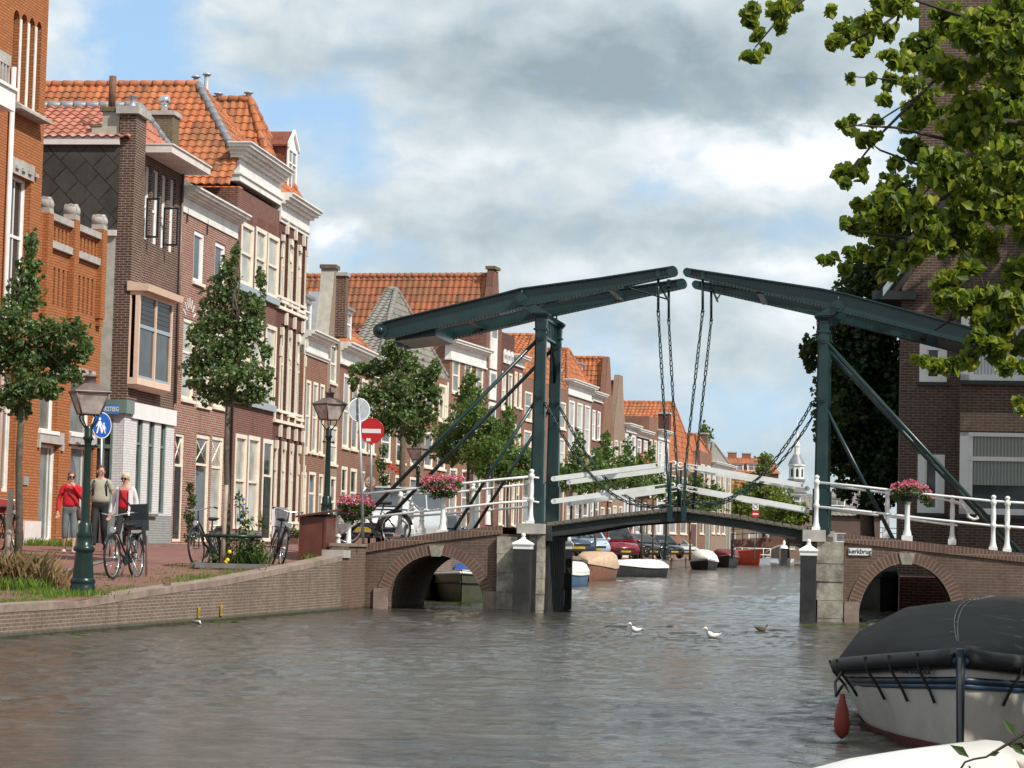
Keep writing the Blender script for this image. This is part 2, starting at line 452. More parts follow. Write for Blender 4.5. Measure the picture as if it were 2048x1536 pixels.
MT = dict(
    orange_brick=brick('orange_brick', (0.50, 0.185, 0.068), (0.39, 0.135, 0.048), (0.19, 0.085, 0.045), stain=(0.30, 0.10, 0.04), st=0.3),
    dark_brick=brick('dark_brick', (0.085, 0.045, 0.032), (0.125, 0.06, 0.042), (0.38, 0.30, 0.25), ms=0.010, st=0.4, stain=(0.05, 0.03, 0.025)),
    red_brick=brick('red_brick', (0.24, 0.085, 0.058), (0.33, 0.125, 0.085), (0.50, 0.40, 0.34), ms=0.013, stain=(0.12, 0.05, 0.04), st=0.35),
    maroon_brick=brick('maroon_brick', (0.16, 0.062, 0.045), (0.22, 0.085, 0.06), (0.30, 0.21, 0.18), ms=0.010, stain=(0.09, 0.04, 0.03), st=0.4),
    plum_brick=brick('plum_brick', (0.11, 0.045, 0.038), (0.155, 0.06, 0.047), (0.17, 0.10, 0.085), ms=0.008, stain=(0.07, 0.035, 0.03), st=0.3),
    brown_brick=brick('brown_brick', (0.26, 0.105, 0.06), (0.19, 0.08, 0.05), (0.34, 0.25, 0.20), ms=0.011, stain=(0.12, 0.06, 0.045), st=0.4),
    tan_brick=brick('tan_brick', (0.30, 0.20, 0.14), (0.24, 0.15, 0.11), (0.40, 0.33, 0.27), ms=0.011, stain=(0.16, 0.11, 0.085), st=0.4),
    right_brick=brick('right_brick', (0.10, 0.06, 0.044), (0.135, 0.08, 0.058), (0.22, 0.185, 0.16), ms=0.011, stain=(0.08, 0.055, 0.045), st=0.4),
    bridge_brick=brick('bridge_brick', (0.15, 0.092, 0.068), (0.19, 0.12, 0.09), (0.22, 0.175, 0.145), ms=0.009, bh=0.058, stain=(0.085, 0.062, 0.048), st=0.6, grime=0.16),
    quay_brick=brick('quay_brick', (0.165, 0.115, 0.09), (0.225, 0.155, 0.12), (0.30, 0.255, 0.215), ms=0.010, bw=0.2, bh=0.052, stain=(0.105, 0.082, 0.062), st=0.75, grime=0.16),
    white_brick=brick('white_brick', (0.78, 0.76, 0.76), (0.70, 0.68, 0.68), (0.55, 0.53, 0.53), ms=0.012, stain=(0.60, 0.57, 0.55), st=0.3),
    grey_brick=brick('grey_brick', (0.36, 0.37, 0.36), (0.31, 0.32, 0.31), (0.24, 0.25, 0.25), ms=0.012, st=0.2),
    paving=brick('paving', (0.27, 0.125, 0.105), (0.21, 0.095, 0.08), (0.16, 0.10, 0.085), bw=0.2, bh=0.1, ms=0.008, stain=(0.26, 0.17, 0.14), st=0.45),
    slate=brick('slate', (0.055, 0.05, 0.045), (0.075, 0.066, 0.058), (0.02, 0.02, 0.02), bw=0.5, bh=0.5, ms=0.02, stain=(0.11, 0.10, 0.09), st=0.6),
    soldier=brick('soldier', (0.19, 0.10, 0.075), (0.13, 0.072, 0.055), (0.27, 0.215, 0.175), bw=0.075, bh=0.24, ms=0.012, stain=(0.11, 0.08, 0.06), st=0.5),
    orange_tile=tile_mat('orange_tile', (0.42, 0.12, 0.048), (0.53, 0.185, 0.075), (0.24, 0.085, 0.045), mo=0.75),
    pink_tile=tile_mat('pink_tile', (0.43, 0.14, 0.09), (0.52, 0.215, 0.145), (0.30, 0.11, 0.075), moss=(0.22, 0.13, 0.10), mo=0.5),
    brown_tile=tile_mat('brown_tile', (0.40, 0.13, 0.06), (0.33, 0.12, 0.06), (0.22, 0.09, 0.05), mo=0.65),
    dark_tile=tile_mat('dark_tile', (0.14, 0.13, 0.13), (0.19, 0.18, 0.17), (0.10, 0.10, 0.10), mo=0.4),
    red_shingle=tile_mat('red_shingle', (0.20, 0.055, 0.035), (0.26, 0.075, 0.045), (0.14, 0.04, 0.03), tw=0.2, th=0.2, mo=0.3),
    cream=plain('cream_paint', (0.80, 0.73, 0.60), 0.45, var=0.08, scale=3, dirt=(0.62, 0.55, 0.43)),
    white=plain('white_paint', (0.82, 0.81, 0.79), 0.4, var=0.06, scale=4),
    old_white=plain('weathered_white_paint', (0.76, 0.75, 0.71), 0.5, var=0.08, scale=3, dirt=(0.50, 0.48, 0.42)),
    peach=plain('peach_paint', (0.78, 0.56, 0.42), 0.45, var=0.06, scale=3),
    concrete=plain('concrete', (0.42, 0.39, 0.36), 0.85, var=0.2, scale=4, bmp=0.2, dirt=(0.27, 0.25, 0.22)),
    cement=plain('cement_render', (0.43, 0.41, 0.35), 0.9, var=0.15, scale=5, bmp=0.5, dirt=(0.34, 0.32, 0.26)),
    stone=plain('bluestone', (0.33, 0.295, 0.24), 0.85, var=0.5, scale=4, bmp=0.9, dirt=(0.12, 0.105, 0.08)),
    kerb=plain('kerb_stone', (0.16, 0.15, 0.14), 0.85, var=0.2, scale=5, bmp=0.3),
    coping=plain('worn_coping', (0.27, 0.20, 0.165), 0.9, var=0.3, scale=4, bmp=0.5, dirt=(0.15, 0.13, 0.09)),
    lead=plain('lead_sheet', (0.23, 0.235, 0.25), 0.5, 0.2, var=0.15),
    zinc=plain('zinc_sheet', (0.42, 0.44, 0.47), 0.4, 0.3, var=0.15),
    grey_paint=plain('blue_grey_paint', (0.32, 0.38, 0.42), 0.45, var=0.08),
    green_grey=plain('green_grey_paint', (0.16, 0.22, 0.20), 0.4, var=0.1),
    pinkwhite=plain('pinkish_white_board', (0.72, 0.64, 0.61), 0.6, var=0.08, dirt=(0.55, 0.48, 0.44)),
    black=plain('black_paint', (0.022, 0.024, 0.026), 0.35, var=0.2),
    tar=plain('tarred_timber', (0.026, 0.026, 0.026), 0.7, var=0.4, scale=3, bmp=0.4, dirt=(0.06, 0.06, 0.055)),
    green=plain('bridge_green_paint', (0.006, 0.027, 0.027), 0.33, var=0.14, scale=3, spec=0.5, coat=0.15, dirt=(0.03, 0.06, 0.05)),
    lampgreen=plain('lamp_green_paint', (0.006, 0.021, 0.016), 0.3, var=0.2, scale=5, coat=0.1),
    chain=plain('chain_iron', (0.035, 0.055, 0.055), 0.5, 0.3, var=0.3, scale=20),
    deck=plain('tarred_deck_edge', (0.035, 0.038, 0.036), 0.7, var=0.4, scale=4),
    plank=plain('worn_deck_planks', (0.16, 0.14, 0.11), 0.85, var=0.3, scale=5, bmp=0.3),
    railwhite=plain('railing_white_paint', (0.80, 0.80, 0.78), 0.35, var=0.05, scale=8, coat=0.2, dirt=(0.62, 0.57, 0.5)),
    wood=plain('red_brown_stained_wood', (0.115, 0.036, 0.022), 0.45, var=0.3, scale=3, coat=0.1),
    wood_lite=plain('weathered_stake', (0.36, 0.28, 0.22), 0.8, var=0.25, scale=6),
    bark=plain('bark', (0.10, 0.078, 0.055), 0.9, var=0.4, scale=14, bmp=0.6, dirt=(0.11, 0.12, 0.06)),
    twig=plain('dark_bark', (0.045, 0.034, 0.024), 0.85, var=0.3, scale=14),
    copper=plain('aged_copper', (0.17, 0.125, 0.11), 0.5, 0.25, var=0.25, scale=6),
    steel=plain('galvanised_steel', (0.45, 0.46, 0.47), 0.38, 0.6, var=0.12, scale=10),
    chrome=plain('bright_steel', (0.65, 0.66, 0.67), 0.2, 0.9, var=0.05),
    rubber=plain('black_rubber', (0.02, 0.02, 0.02), 0.75, var=0.2),
    rust=plain('rusty_iron', (0.16, 0.075, 0.05), 0.75, var=0.35, scale=9, bmp=0.3),
    oldbrickc=brick('lichen_brick', (0.13, 0.10, 0.06), (0.18, 0.13, 0.075), (0.24, 0.20, 0.14), stain=(0.16, 0.14, 0.06), st=0.6),
    glass=glass_mat('window_glass', (0.035, 0.04, 0.045)),
    glass_pale=glass_mat('curtained_glass', (0.42, 0.40, 0.35), 0.1, 0.25),
    glass_mid=glass_mat('net_curtain_glass', (0.17, 0.175, 0.17), 0.08, 0.45),
    glass_grey=glass_mat('grey_green_glass', (0.16, 0.18, 0.17), 0.08, 0.3),
    lampglass=glass_mat('lantern_glass', (0.42, 0.36, 0.32), 0.12, 0.3, 5),
    curtain=curtain_mat('white_net_curtain', (0.62, 0.64, 0.66)),
    greyblind=curtain_mat('grey_blind', (0.36, 0.38, 0.36)),
    blue=plain('sign_blue', (0.02, 0.10, 0.42), 0.35, var=0.05, spec=0.5),
    streetblue=plain('street_sign_blue', (0.06, 0.20, 0.46), 0.4, var=0.06),
    signred=plain('sign_red', (0.52, 0.015, 0.02), 0.35, var=0.05, spec=0.5),
    signwhite=plain('sign_white', (0.80, 0.80, 0.80), 0.4, var=0.03),
    yellow=plain('yellow_paint', (0.50, 0.34, 0.02), 0.6, var=0.2, scale=12, dirt=(0.16, 0.11, 0.04)),
    slatetile=tile_mat('grey_slate_tile', (0.22, 0.205, 0.185), (0.28, 0.26, 0.235), (0.17, 0.16, 0.145), mo=0.4),
    leaf=leaf_mat('street_tree_leaf', [(0.035, 0.062, 0.022), (0.06, 0.105, 0.034), (0.10, 0.155, 0.05), (0.19, 0.25, 0.11)], 0.28),
    leaf_far=leaf_mat('far_tree_leaf', [(0.04, 0.085, 0.02), (0.06, 0.12, 0.028), (0.09, 0.15, 0.035), (0.12, 0.18, 0.045)], 0.3),
    leaf_yel=leaf_mat('yellow_green_leaf', [(0.08, 0.11, 0.02), (0.12, 0.16, 0.028), (0.17, 0.20, 0.035)], 0.35),
    leaf_dark=leaf_mat('dark_tree_leaf', [(0.014, 0.028, 0.011), (0.024, 0.046, 0.015), (0.042, 0.075, 0.022)], 0.2),
    leaf_linden=leaf_mat('linden_leaf', [(0.035, 0.065, 0.011), (0.08, 0.125, 0.018), (0.15, 0.20, 0.026), (0.25, 0.285, 0.034), (0.42, 0.40, 0.05)], 0.5),
    leaf_ivy=leaf_mat('climber_leaf', [(0.03, 0.06, 0.018), (0.05, 0.09, 0.025), (0.08, 0.13, 0.03)], 0.25),
    grass=leaf_mat('grass_blade', [(0.06, 0.13, 0.018), (0.09, 0.18, 0.025), (0.14, 0.23, 0.03), (0.20, 0.24, 0.05)], 0.35),
    drygrass=leaf_mat('dry_grass_blade', [(0.17, 0.09, 0.045), (0.26, 0.16, 0.08), (0.36, 0.25, 0.14), (0.20, 0.11, 0.06)], 0.25),
    pink=leaf_mat('pink_petal', [(0.62, 0.07, 0.19), (0.74, 0.16, 0.28), (0.80, 0.38, 0.45), (0.70, 0.06, 0.12)], 0.2),
    red_petal=leaf_mat('red_petal', [(0.65, 0.03, 0.02), (0.75, 0.06, 0.03)], 0.2),
)
# ------------------------------------------------------------------ water and ground
def water():
    m, nt, b = new_mat('canal_water')
    tc = nd(nt, 'ShaderNodeTexCoord')
    def layer(sx, sy, scale, detail, rough, dist=0.3):
        mp = nd(nt, 'ShaderNodeMapping'); mp.inputs['Scale'].default_value = (sx, sy, 1); mp.inputs['Rotation'].default_value = (0, 0, 0.16)
        nt.links.new(tc.outputs['Object'], mp.inputs[0])
        return noise(nt, scale, detail, rough, mp.outputs[0], dist)
    a = layer(0.5, 1.0, 2.6, 7, 0.68, 0.6); c = layer(0.45, 1.0, 0.9, 3, 0.5); d = layer(0.7, 1.0, 9.0, 4, 0.65)
    e = layer(0.3, 0.8, 0.10, 3, 0.6)
    s1 = nd(nt, 'ShaderNodeMath', operation='MULTIPLY_ADD'); nt.links.new(c, s1.inputs[0]); s1.inputs[1].default_value = 0.7; nt.links.new(a, s1.inputs[2])
    s2 = nd(nt, 'ShaderNodeMath', operation='MULTIPLY_ADD'); nt.links.new(d, s2.inputs[0]); s2.inputs[1].default_value = 0.22; nt.links.new(s1.outputs[0], s2.inputs[2])
    gust = rampf(nt, e, 0.35, 0.65, 0.75, 1.25)
    s3 = nd(nt, 'ShaderNodeMath', operation='MULTIPLY'); nt.links.new(s2.outputs[0], s3.inputs[0]); nt.links.new(gust, s3.inputs[1])
    bump(nt, b, s3.outputs[0], 1.0, WATER_BUMP)
    b.inputs['Base Color'].default_value = (0.050, 0.046, 0.036, 1)
    b.inputs['Roughness'].default_value = 0.07
    b.inputs['IOR'].default_value = 1.33
    # wind ripples as real waves where the eye can reach, one flat sheet around them
    rng = np.random.default_rng(4); ys = [6.0]
    while ys[-1] < 246: ys.append(ys[-1] + max(0.045, 0.30 * ys[-1] ** 2 / 3456))
    Y = np.array(ys)[:, None]; X = np.linspace(-1, 1, 460)[None, :] * (0.235 * Y + 2.5); Y = Y + 0 * X; Z = 0 * X; gust = 0.75 + 0.35 * np.sin(X * 0.31 + Y * 0.11) * np.sin(Y * 0.23 + 1.0) + 0.2 * np.sin(X * 0.9 - Y * 0.35)
    for i in range(46):
        lam = 0.13 * (1.6 / 0.13) ** rng.random(); th = 1.25 + rng.normal() * 0.75; k = 2 * math.pi / lam
        Z = Z + WAVE * lam ** 0.70 / k ** 0.05 * np.sin(k * (X * math.cos(th) + Y * math.sin(th)) + rng.random() * 6.28)
    Z = Z * gust
    n, c = Z.shape; v = np.stack([X, Y, Z], -1).reshape(-1, 3); i = np.arange(n - 1)[:, None] * c + np.arange(c - 1)[None, :]; q = np.stack([i, i + 1, i + c + 1, i + c], -1).reshape(-1, 4)
    fl = np.array([(-260, 2, -0.06), (260, 2, -0.06), (260, 420, -0.06), (-260, 420, -0.06)]); q = np.concatenate([q, np.arange(4)[None] + len(v)]); v = np.concatenate([v, fl])
    me = bpy.data.meshes.new('water'); me.vertices.add(len(v)); me.vertices.foreach_set('co', v.ravel()); me.loops.add(q.size); me.loops.foreach_set('vertex_index', q.ravel())
    me.polygons.add(len(q)); me.polygons.foreach_set('loop_start', np.arange(len(q)) * 4); me.polygons.foreach_set('use_smooth', np.ones(len(q), bool)); me.update(calc_edges=True); me.materials.append(m)
    o = bpy.data.objects.new('water', me); COL.objects.link(o); tag(o, kind='structure')
WATER_BUMP, WAVE = 0.035, 0.0040
water()

def bridge_rise(x, Y):
    k = min(1, max(0, (x + 9.0) / 5.5)) * min(1, max(0, (Y - 50.0) / 1.2)) * min(1, max(0, (61 - Y) / 7))
    return 0.26 * k
def gz(x, Y): return ground(Y) + bridge_rise(x, Y)
def bank():
    mb = MB()
    ys = [12, 18, 24, 28, 31.7, 34, 37, 40.7, 43, 45, 47, 48.4, 49.5, 50.0, 50.55, 51.2, 52, 53.5, 55, 58, 62, 66, 72, 80, 90, 100, 110, 120, 140, 168, 200, 215, 240, 300, 420]
    offs = [0.0, 0.32, 1.0, 2.0, 3.0, 4.0, 5.2, 6.5, 8.5, 12, 20, 60, 240]
    rows = []
    for Y in ys:
        q = quay_x(Y) - 0.02
        rows.append([(q - o, Y, gz(q - o, Y) - 0.004) for o in offs])
    k = len(offs)
    mb.add([p for r in rows for p in r], [(i * k + j, (i + 1) * k + j, (i + 1) * k + j + 1, i * k + j + 1) for i in range(len(rows) - 1) for j in range(k - 1)], 0, True)
    tag(mb.build('pavement', MT['paving']), kind='structure')
    # dark kerb channel along the pavement
    kb = MB()
    a = [Vector((x, y, gz(x, y) + 0.01)) for x, y in ((-8.4, 30), (-8.0, 37), (-7.75, 44), (-7.86, 49.5), (-8.0, 55), (-8.15, 60), (-7.9, 68), (-7.0, 76))]
    for p, q in zip(a, a[1:]):
        n = Vector((-(q - p).y, (q - p).x, 0)).normalized() * 0.09
        kb.quad(p - n, q - n, q + n, p + n)
    tag(kb.build('gutter', MT['kerb']), kind='structure')
    # land beyond the far bridge, one sheet out to the horizon
    lb = MB(); lb.quad((-1500, 419, 0.66), (1500, 419, 0.66), (1500, 3000, 0.66), (-1500, 3000, 0.66))
    tag(lb.build('ground', plain('far_ground', (0.07, 0.09, 0.05), 0.9, scale=0.02)), kind='structure')
    rb = MB()
    rq = [(6, 5.2), (17, 6.6), (48.6, 11.8), (53.6, 12.0), (53.7, 8.75), (90, 14.5), (240, 36), (420, 62)]
    for (y0, x0), (y1, x1) in zip(rq, rq[1:]):
        z0, z1 = (0.75, 0.75) if y0 > 60 or y0 < 40 else (0.9, 0.9)
        rb.quad((x0, y0, z0), (x0 + 200, y0, z0), (x1 + 200, y1, z1), (x1, y1, z1), 0)
        rb.quad((x0, y0, -0.3), (x0, y0, z0), (x1, y1, z1), (x1, y1, -0.3), 1)
    tag(rb.build('quayside', [MT['paving'], MT['maroon_brick']]), kind='structure')
bank()

def quay_walls():
    # near wall: its coping climbs towards the bridge, then steps up beside the railing
    line = [(-260, 1232), (0, 1212), (165, 1203), (300, 1181), (450, 1160), (600, 1131), (684, 1113)]
    t = Thing('quay_wall', 'long brick quay wall with worn coping climbing from the grass verge to the bridge', 'wall', (-4.85, 40.7, 0))
    w, c = MB(), MB()
    top = []
    for x, y in line:
        Y = 48.3
        for _ in range(30):
            d = ray(x, y); Y = 0.5 * Y + 0.5 * interp([(b, a) for a, b in QUAY], d.x * Y)
        p = EYEV + ray(x, y) * Y
        top.append(Vector((quay_x(p.y), p.y, p.z)))
    for a, b in zip(top, top[1:]):
        w.quad((a.x, a.y, -0.4), (b.x, b.y, -0.4), (b.x, b.y, b.z - 0.02), (a.x, a.y, a.z - 0.02))
        n = Vector((-(b - a).y, (b - a).x, 0)).normalized()
        lo = [a - n * 0.007, b - n * 0.007, b + n * 0.36, a + n * 0.36]
        c.hexa([p - Vector((0, 0, 0.09)) for p in lo], [p + Vector((0, 0, 0.015)) for p in lo])
    # foot batter in concrete, green with algae
    ft = MB()
    for a, b in zip(top, top[1:]):
        n = Vector(((b - a).y, -(b - a).x, 0)).normalized() * 0.05
        ft.hexa([Vector((a.x, a.y, -0.3)), Vector((b.x, b.y, -0.3)), Vector((b.x, b.y, -0.3)) + n, Vector((a.x, a.y, -0.3)) + n],
                [Vector((a.x, a.y, 0.07)), Vector((b.x, b.y, 0.07)), Vector((b.x, b.y, 0.04)) + n, Vector((a.x, a.y, 0.04)) + n])
    t.part('wall', w, MT['quay_brick']); t.part('coping', c, MT['coping'])
    t.part('footing', ft, plain('wet_footing', (0.05, 0.05, 0.03), 0.6, var=0.4, scale=6, dirt=(0.05, 0.07, 0.02)))
    e = top[-1]
    # stepped return up to the bridge
    r, rc = MB(), MB()
    p2 = Vector((quay_x(50.55), 50.55, 0)); 
    zs = [(0.0, 0.28, FB.at(700, 1101)[1]), (0.28, 1.0, 1.335)]
    for k0, k1, zt in zs:
        a, b = e.lerp(p2, k0), e.lerp(p2, k1)
        r.quad((a.x, a.y, -0.4), (b.x, b.y, -0.4), (b.x, b.y, zt), (a.x, a.y, zt))
        r.quad((a.x, a.y, -0.4), (a.x - 0.4, a.y + 0.08, -0.4), (a.x - 0.4, a.y + 0.08, zt), (a.x, a.y, zt))
        n = Vector((-(b - a).y, (b - a).x, 0)).normalized()
        lo = [a - n * 0.035, b - n * 0.035, b + n * 0.42, a + n * 0.42]
        for q in lo: q.z = zt
        rc.hexa([q - Vector((0, 0, 0.14 if k0 == 0 else 0.05)) for q in lo], [q + Vector((0, 0, 0.012)) for q in lo], 0 if k0 == 0 else 1)
    t.part('stepped_return', r, MT['bridge_brick']); t.part('return_coping', rc, [MT['concrete'], MT['coping']])
    for x, y in ((397, 1225), (442, 1221)):                     # yellow mooring marks
        p = None; best = 1e9
        for i in range(400):
            Y = 34 + i * 0.04; q = EYEV + ray(x, y) * Y
            if abs(q.x - quay_x(Y)) < best: best, p = abs(q.x - quay_x(Y)), q
        m = MB(); m.box(p.x - 0.0, p.x + 0.02, p.y - 0.1, p.y + 0.1, p.z - 0.09, p.z + 0.09)
        b2 = MB(); b2.box(p.x + 0.018, p.x + 0.024, p.y - 0.035, p.y + 0.035, p.z - 0.05, p.z + 0.045)
        k = m.build('mooring_mark', MT['yellow'], None, p); b3 = b2.build('emblem', MT['kerb'], k, p)
        tag(k, 'small yellow mooring plate low on the quay wall, ' + ('beside the drain pipe' if x < 420 else 'nearer the bridge'), 'mooring plate', 'yellow plates on the quay wall')
    dp = MB(); p = G(397, 1247, 0.03); dp.tube([p + Vector((-0.1, 0, 0.03)), p + Vector((0.02, -0.02, 0.03)), p + Vector((0.04, -0.03, -0.02))], 0.025)
    solo('drain_pipe', dp, MT['steel'], 'short steel drain pipe poking from the quay wall below the yellow plate', 'pipe', p)
    # far quay beyond the bridge
    f = Thing('far_quay_wall', 'low brick quay wall beyond the bridge with cars parked above it', 'wall', (3.8, 103, 0))
    fw, fc = MB(), MB()
    ys = [53.4, 60, 70, 83, 100, 120, 140, 168, 200, 240, 300]
    for a, b in zip(ys, ys[1:]):
        A, B = Vector((quay_x(a), a, ground(a))), Vector((quay_x(b), b, ground(b)))
        fw.quad((A.x, A.y, -0.3), (B.x, B.y, -0.3), B, A)
        n = Vector((-(B - A).y, (B - A).x, 0)).normalized()
        lo = [A - n * 0.03, B - n * 0.03, B + n * 0.4, A + n * 0.4]
        fc.hexa([q - Vector((0, 0, 0.12)) for q in lo], [q + Vector((0, 0, 0.02)) for q in lo])
    f.part('wall', fw, MT['quay_brick']); f.part('coping', fc, MT['coping'])

# ------------------------------------------------------------------ the bridge
BDIR = Vector((math.cos(0.155), -math.sin(0.155)))
FB = Frame((-3.0, 50.6), (-3.0 + BDIR.x, 50.6 + BDIR.y))
BW = 4.2; PW = 3.1
quay_walls()
def fb(x, y, w=0.0): return FB.at(x, y, w)
def arch_side(t, u0, u1, uc, half, rise, ztop, zsp=0.0, skew=0.0):
    """brick side walls, vault and voussoirs of one arch"""
    M = FB.M
    def arc(u):
        k = (u - uc) / half
        return zsp + rise * math.sqrt(max(0, 1 - abs(k) ** 2.15)) if abs(k) < 1 else None
    us = sorted({u0, u1, *[uc + half * math.cos(math.pi * i / 28) for i in range(29)]} | {a for a, _ in ztop if u0 < a < u1})
    zt = lambda u: interp(ztop, u)
    vault = MB(M)
    for w in (0.0, BW):
        wl = MB(M)
        for a, b in zip(us, us[1:]):
            m = (a + b) / 2
            za, zb = ((arc(a) or zsp), (arc(b) or zsp)) if abs(m - uc) < half else (-0.5, -0.5)
            wl.quad((a, w, za), (b, w, zb), (b, w, zt(b) - 0.18), (a, w, zt(a) - 0.18))
        t.part('side_wall', wl, MT['bridge_brick'])
    for w0, w1 in ((-0.035, 0.2), (BW - 0.2, BW + 0.035)):      # soldier course along the edge
        road = MB(M)
        for a, b in zip(us, us[1:]):
            road.hexa([(a, w0, zt(a) - 0.18), (b, w0, zt(b) - 0.18), (b, w1, zt(b) - 0.18), (a, w1, zt(a) - 0.18)],
                      [(a, w0, zt(a)), (b, w0, zt(b)), (b, w1, zt(b)), (a, w1, zt(a))])
        t.part('edge_course', road, MT['soldier'])
    top = MB(M)
    for a, b in zip(us, us[1:]):
        top.quad((a, 0.2, zt(a) - 0.03), (b, 0.2, zt(b) - 0.03), (b, BW - 0.2, zt(b) - 0.03), (a, BW - 0.2, zt(a) - 0.03))
    th = [math.pi * i / 26 for i in range(27)]
    ap = [(uc + half * math.cos(x), arc(uc + half * math.cos(x) * 0.99999) or zsp) for x in th]
    ap = [(ap[0][0], -0.4)] + ap + [(ap[-1][0], -0.4)]
    for (a, c), (b, d) in zip(ap, ap[1:]):
        vault.quad((a, 0, c), (a, BW, c), (b, BW, d), (b, 0, d))
    ring = MB(M); rw = 0.235
    L = 0.0; prev = None; pts = []
    for x in th:
        u, z = uc + half * math.cos(x), zsp + rise * max(0, math.sin(x)) ** 0.93
        n = Vector((math.cos(x) / half, math.sin(x) / rise)).normalized()
        if prev is not None: L += (Vector((u, z)) - prev).length
        prev = Vector((u, z)); pts.append((u, z, u + n.x * rw, z + n.y * rw, L))
    for p, q in zip(pts, pts[1:]):
        ring.add([(p[0], -0.03, p[1]), (q[0], -0.03, q[1]), (q[2], -0.03, q[3]), (p[2], -0.03, p[3])], ((0, 1, 2, 3),), 0, False,
                 [(p[4], 0), (q[4], 0), (q[4], 0.24), (p[4], 0.24)])
        ring.quad((p[2], -0.03, p[3]), (q[2], -0.03, q[3]), (q[2], 0, q[3]), (p[2], 0, p[3]))
        ring.quad((p[0], -0.03, p[1]), (q[0], -0.03, q[1]), (q[0], 0.05, q[1]), (p[0], 0.05, p[1]))
    key = MB(M)
    kz = zsp + rise
    key.prism([(uc - 0.10, -0.05, kz - 0.03), (uc + 0.10, -0.05, kz - 0.03), (uc + 0.16, -0.05, kz + 0.2), (uc - 0.16, -0.05, kz + 0.2)], FB.n * 0.06 if False else (0, 0.06, 0))
    t.part('vault', vault, MT['bridge_brick']); t.part('arch_ring', ring, MT['soldier'])
    t.part('keystone', key, MT['stone']); t.part('roadway', top, MT['paving'])
    for s in (-1, 1):
        sb = MB(M); u = uc + s * (half + 0.13)
        sb.box(u - 0.15, u + 0.15, -0.045, 0.03, -0.3, 0.42)
        t.part('impost', sb, MT['coping'])
def stone_blocks(M, u0, u1, w0, w1, z0, z1, n, seed):
    rd = random.Random(seed); mb = MB(M); z = z0
    for i in range(n):
        h = (z1 - z0) / n * rd.uniform(0.9, 1.1) if i < n - 1 else z1 - z
        j = [rd.uniform(-0.02, 0.02) for _ in range(4)]
        mb.box(u0 + j[0], u1 + j[1], w0 + j[2], w1 + j[3] * 0.3, z + 0.008, z + h)
        z += h
    return mb
ZL = [(fb(700, 1098)[0] - 3, 1.1), (fb(735, 1087)[0] - 0.2, 1.33)] + [fb(*p) for p in ((735, 1087), (868, 1066), (1000, 1051), (1100, 1047))]
uL0, uL1 = 0.0, fb(1000, 1150)[0]
lt = Thing('bridge_abutment', 'brick arch of the bridge at the quay with houses, a green boat behind it', 'bridge abutment', FB.pt(1, 1.5, 0), 'brick arches carrying the ends of the bridge')
ua, ub = fb(773, 1212)[0], fb(968, 1215)[0]
arch_side(lt, -0.05, uL1, (ua + ub) / 2, (ub - ua) / 2, fb(872, 1110)[1], ZL)
u0, u1 = fb(996, 1150)[0], fb(1087, 1150)[0]
zc = fb(1000, 1066)[1]
core = MB(FB.M); core.box(u0 + 0.04, u1 - 0.05, 0.02, PW, -0.5, zc - 0.02)
lt.part('pier', core, MT['bridge_brick'])
lt.part('quoin', stone_blocks(FB.M, u0, fb(1034, 1150)[0], -0.14, 0.12, -0.3, fb(1000, 1073)[1], 5, 1), MT['stone'])
lt.part('quoin', stone_blocks(FB.M, u1 - 0.17, u1, -0.12, 0.25, -0.3, zc - 0.03, 6, 2), MT['stone'])
cap = MB(FB.M); cap.box(fb(1037, 1057)[0], u1 + 0.005, -0.2, 0.4, zc + 0.0, fb(1060, 1047)[1]); cap.box(u0 + 0.3, u1 + 0.0, 0.4, PW, zc, fb(1060, 1047)[1] - 0.01)
lt.part('capstone', cap, MT['concrete'])
tim = MB(FB.M); tim.box(u1 - 0.04, u1 + 0.03, 0.3, PW - 0.1, -0.4, zc - 0.05)
for k in range(7): tim.box(u1 + 0.03, u1 + 0.06, 0.32 + k * 0.37, 0.62 + k * 0.37, -0.4, zc - 0.06)
tim.box(fb(1059, 1150)[0], fb(1074, 1150)[0], -0.16, 0.0, -0.4, zc - 0.02)
lt.part('timber_facing', tim, MT['tar'])
rearq = stone_blocks(FB.M, fb(1117, 1150, PW)[0], fb(1128, 1150, PW)[0], PW - 0.15, PW + 0.1, -0.3, zc - 0.05, 5, 4)
lt.part('quoin', rearq, MT['stone'])

ZR = [fb(*p) for p in ((1600, 1058), (1650, 1063), (1840, 1084), (1960, 1097), (2048, 1107))]
ZR.append((ZR[-1][0] + 6, ZR[-1][1] - 0.6))
uR0 = fb(1687, 1160)[0]
rt = Thing('bridge_abutment', 'shaded brick arch of the bridge behind the covered boat, with the name plate', 'bridge abutment', FB.pt(11, 1.5, 0), 'brick arches carrying the ends of the bridge')
ua, ub = fb(1716, 1238)[0], fb(1909, 1245)[0]
arch_side(rt, uR0, fb(2048, 1150)[0] + 6, (ua + ub) / 2, (ub - ua) / 2, fb(1812, 1126)[1], ZR)
r0, r1 = fb(1634, 1160)[0], fb(1688, 1160)[0]
zr = fb(1660, 1084)[1]
core = MB(FB.M); core.box(r0 - 0.18, r1, 0.02, PW, -0.5, zr - 0.01)
rt.part('pier', core, MT['bridge_brick'])
rt.part('quoin', stone_blocks(FB.M, r0, r1, -0.14, 0.1, -0.3, zr, 5, 8), MT['stone'])
cap = MB(FB.M); cap.box(fb(1606, 1070)[0], fb(1651, 1070)[0], -0.2, 0.4, fb(1630, 1083)[1], fb(1630, 1060)[1]); cap.box(r0 - 0.2, r0 + 0.3, 0.4, PW, zr, fb(1630, 1060)[1] - 0.01)
rt.part('capstone', cap, MT['concrete'])
fl = MB(FB.M); fl.box(r0 - 0.24, r0 - 0.18, 0.1, PW, -0.5, zr); rt.part('timber_facing', fl, MT['tar'])

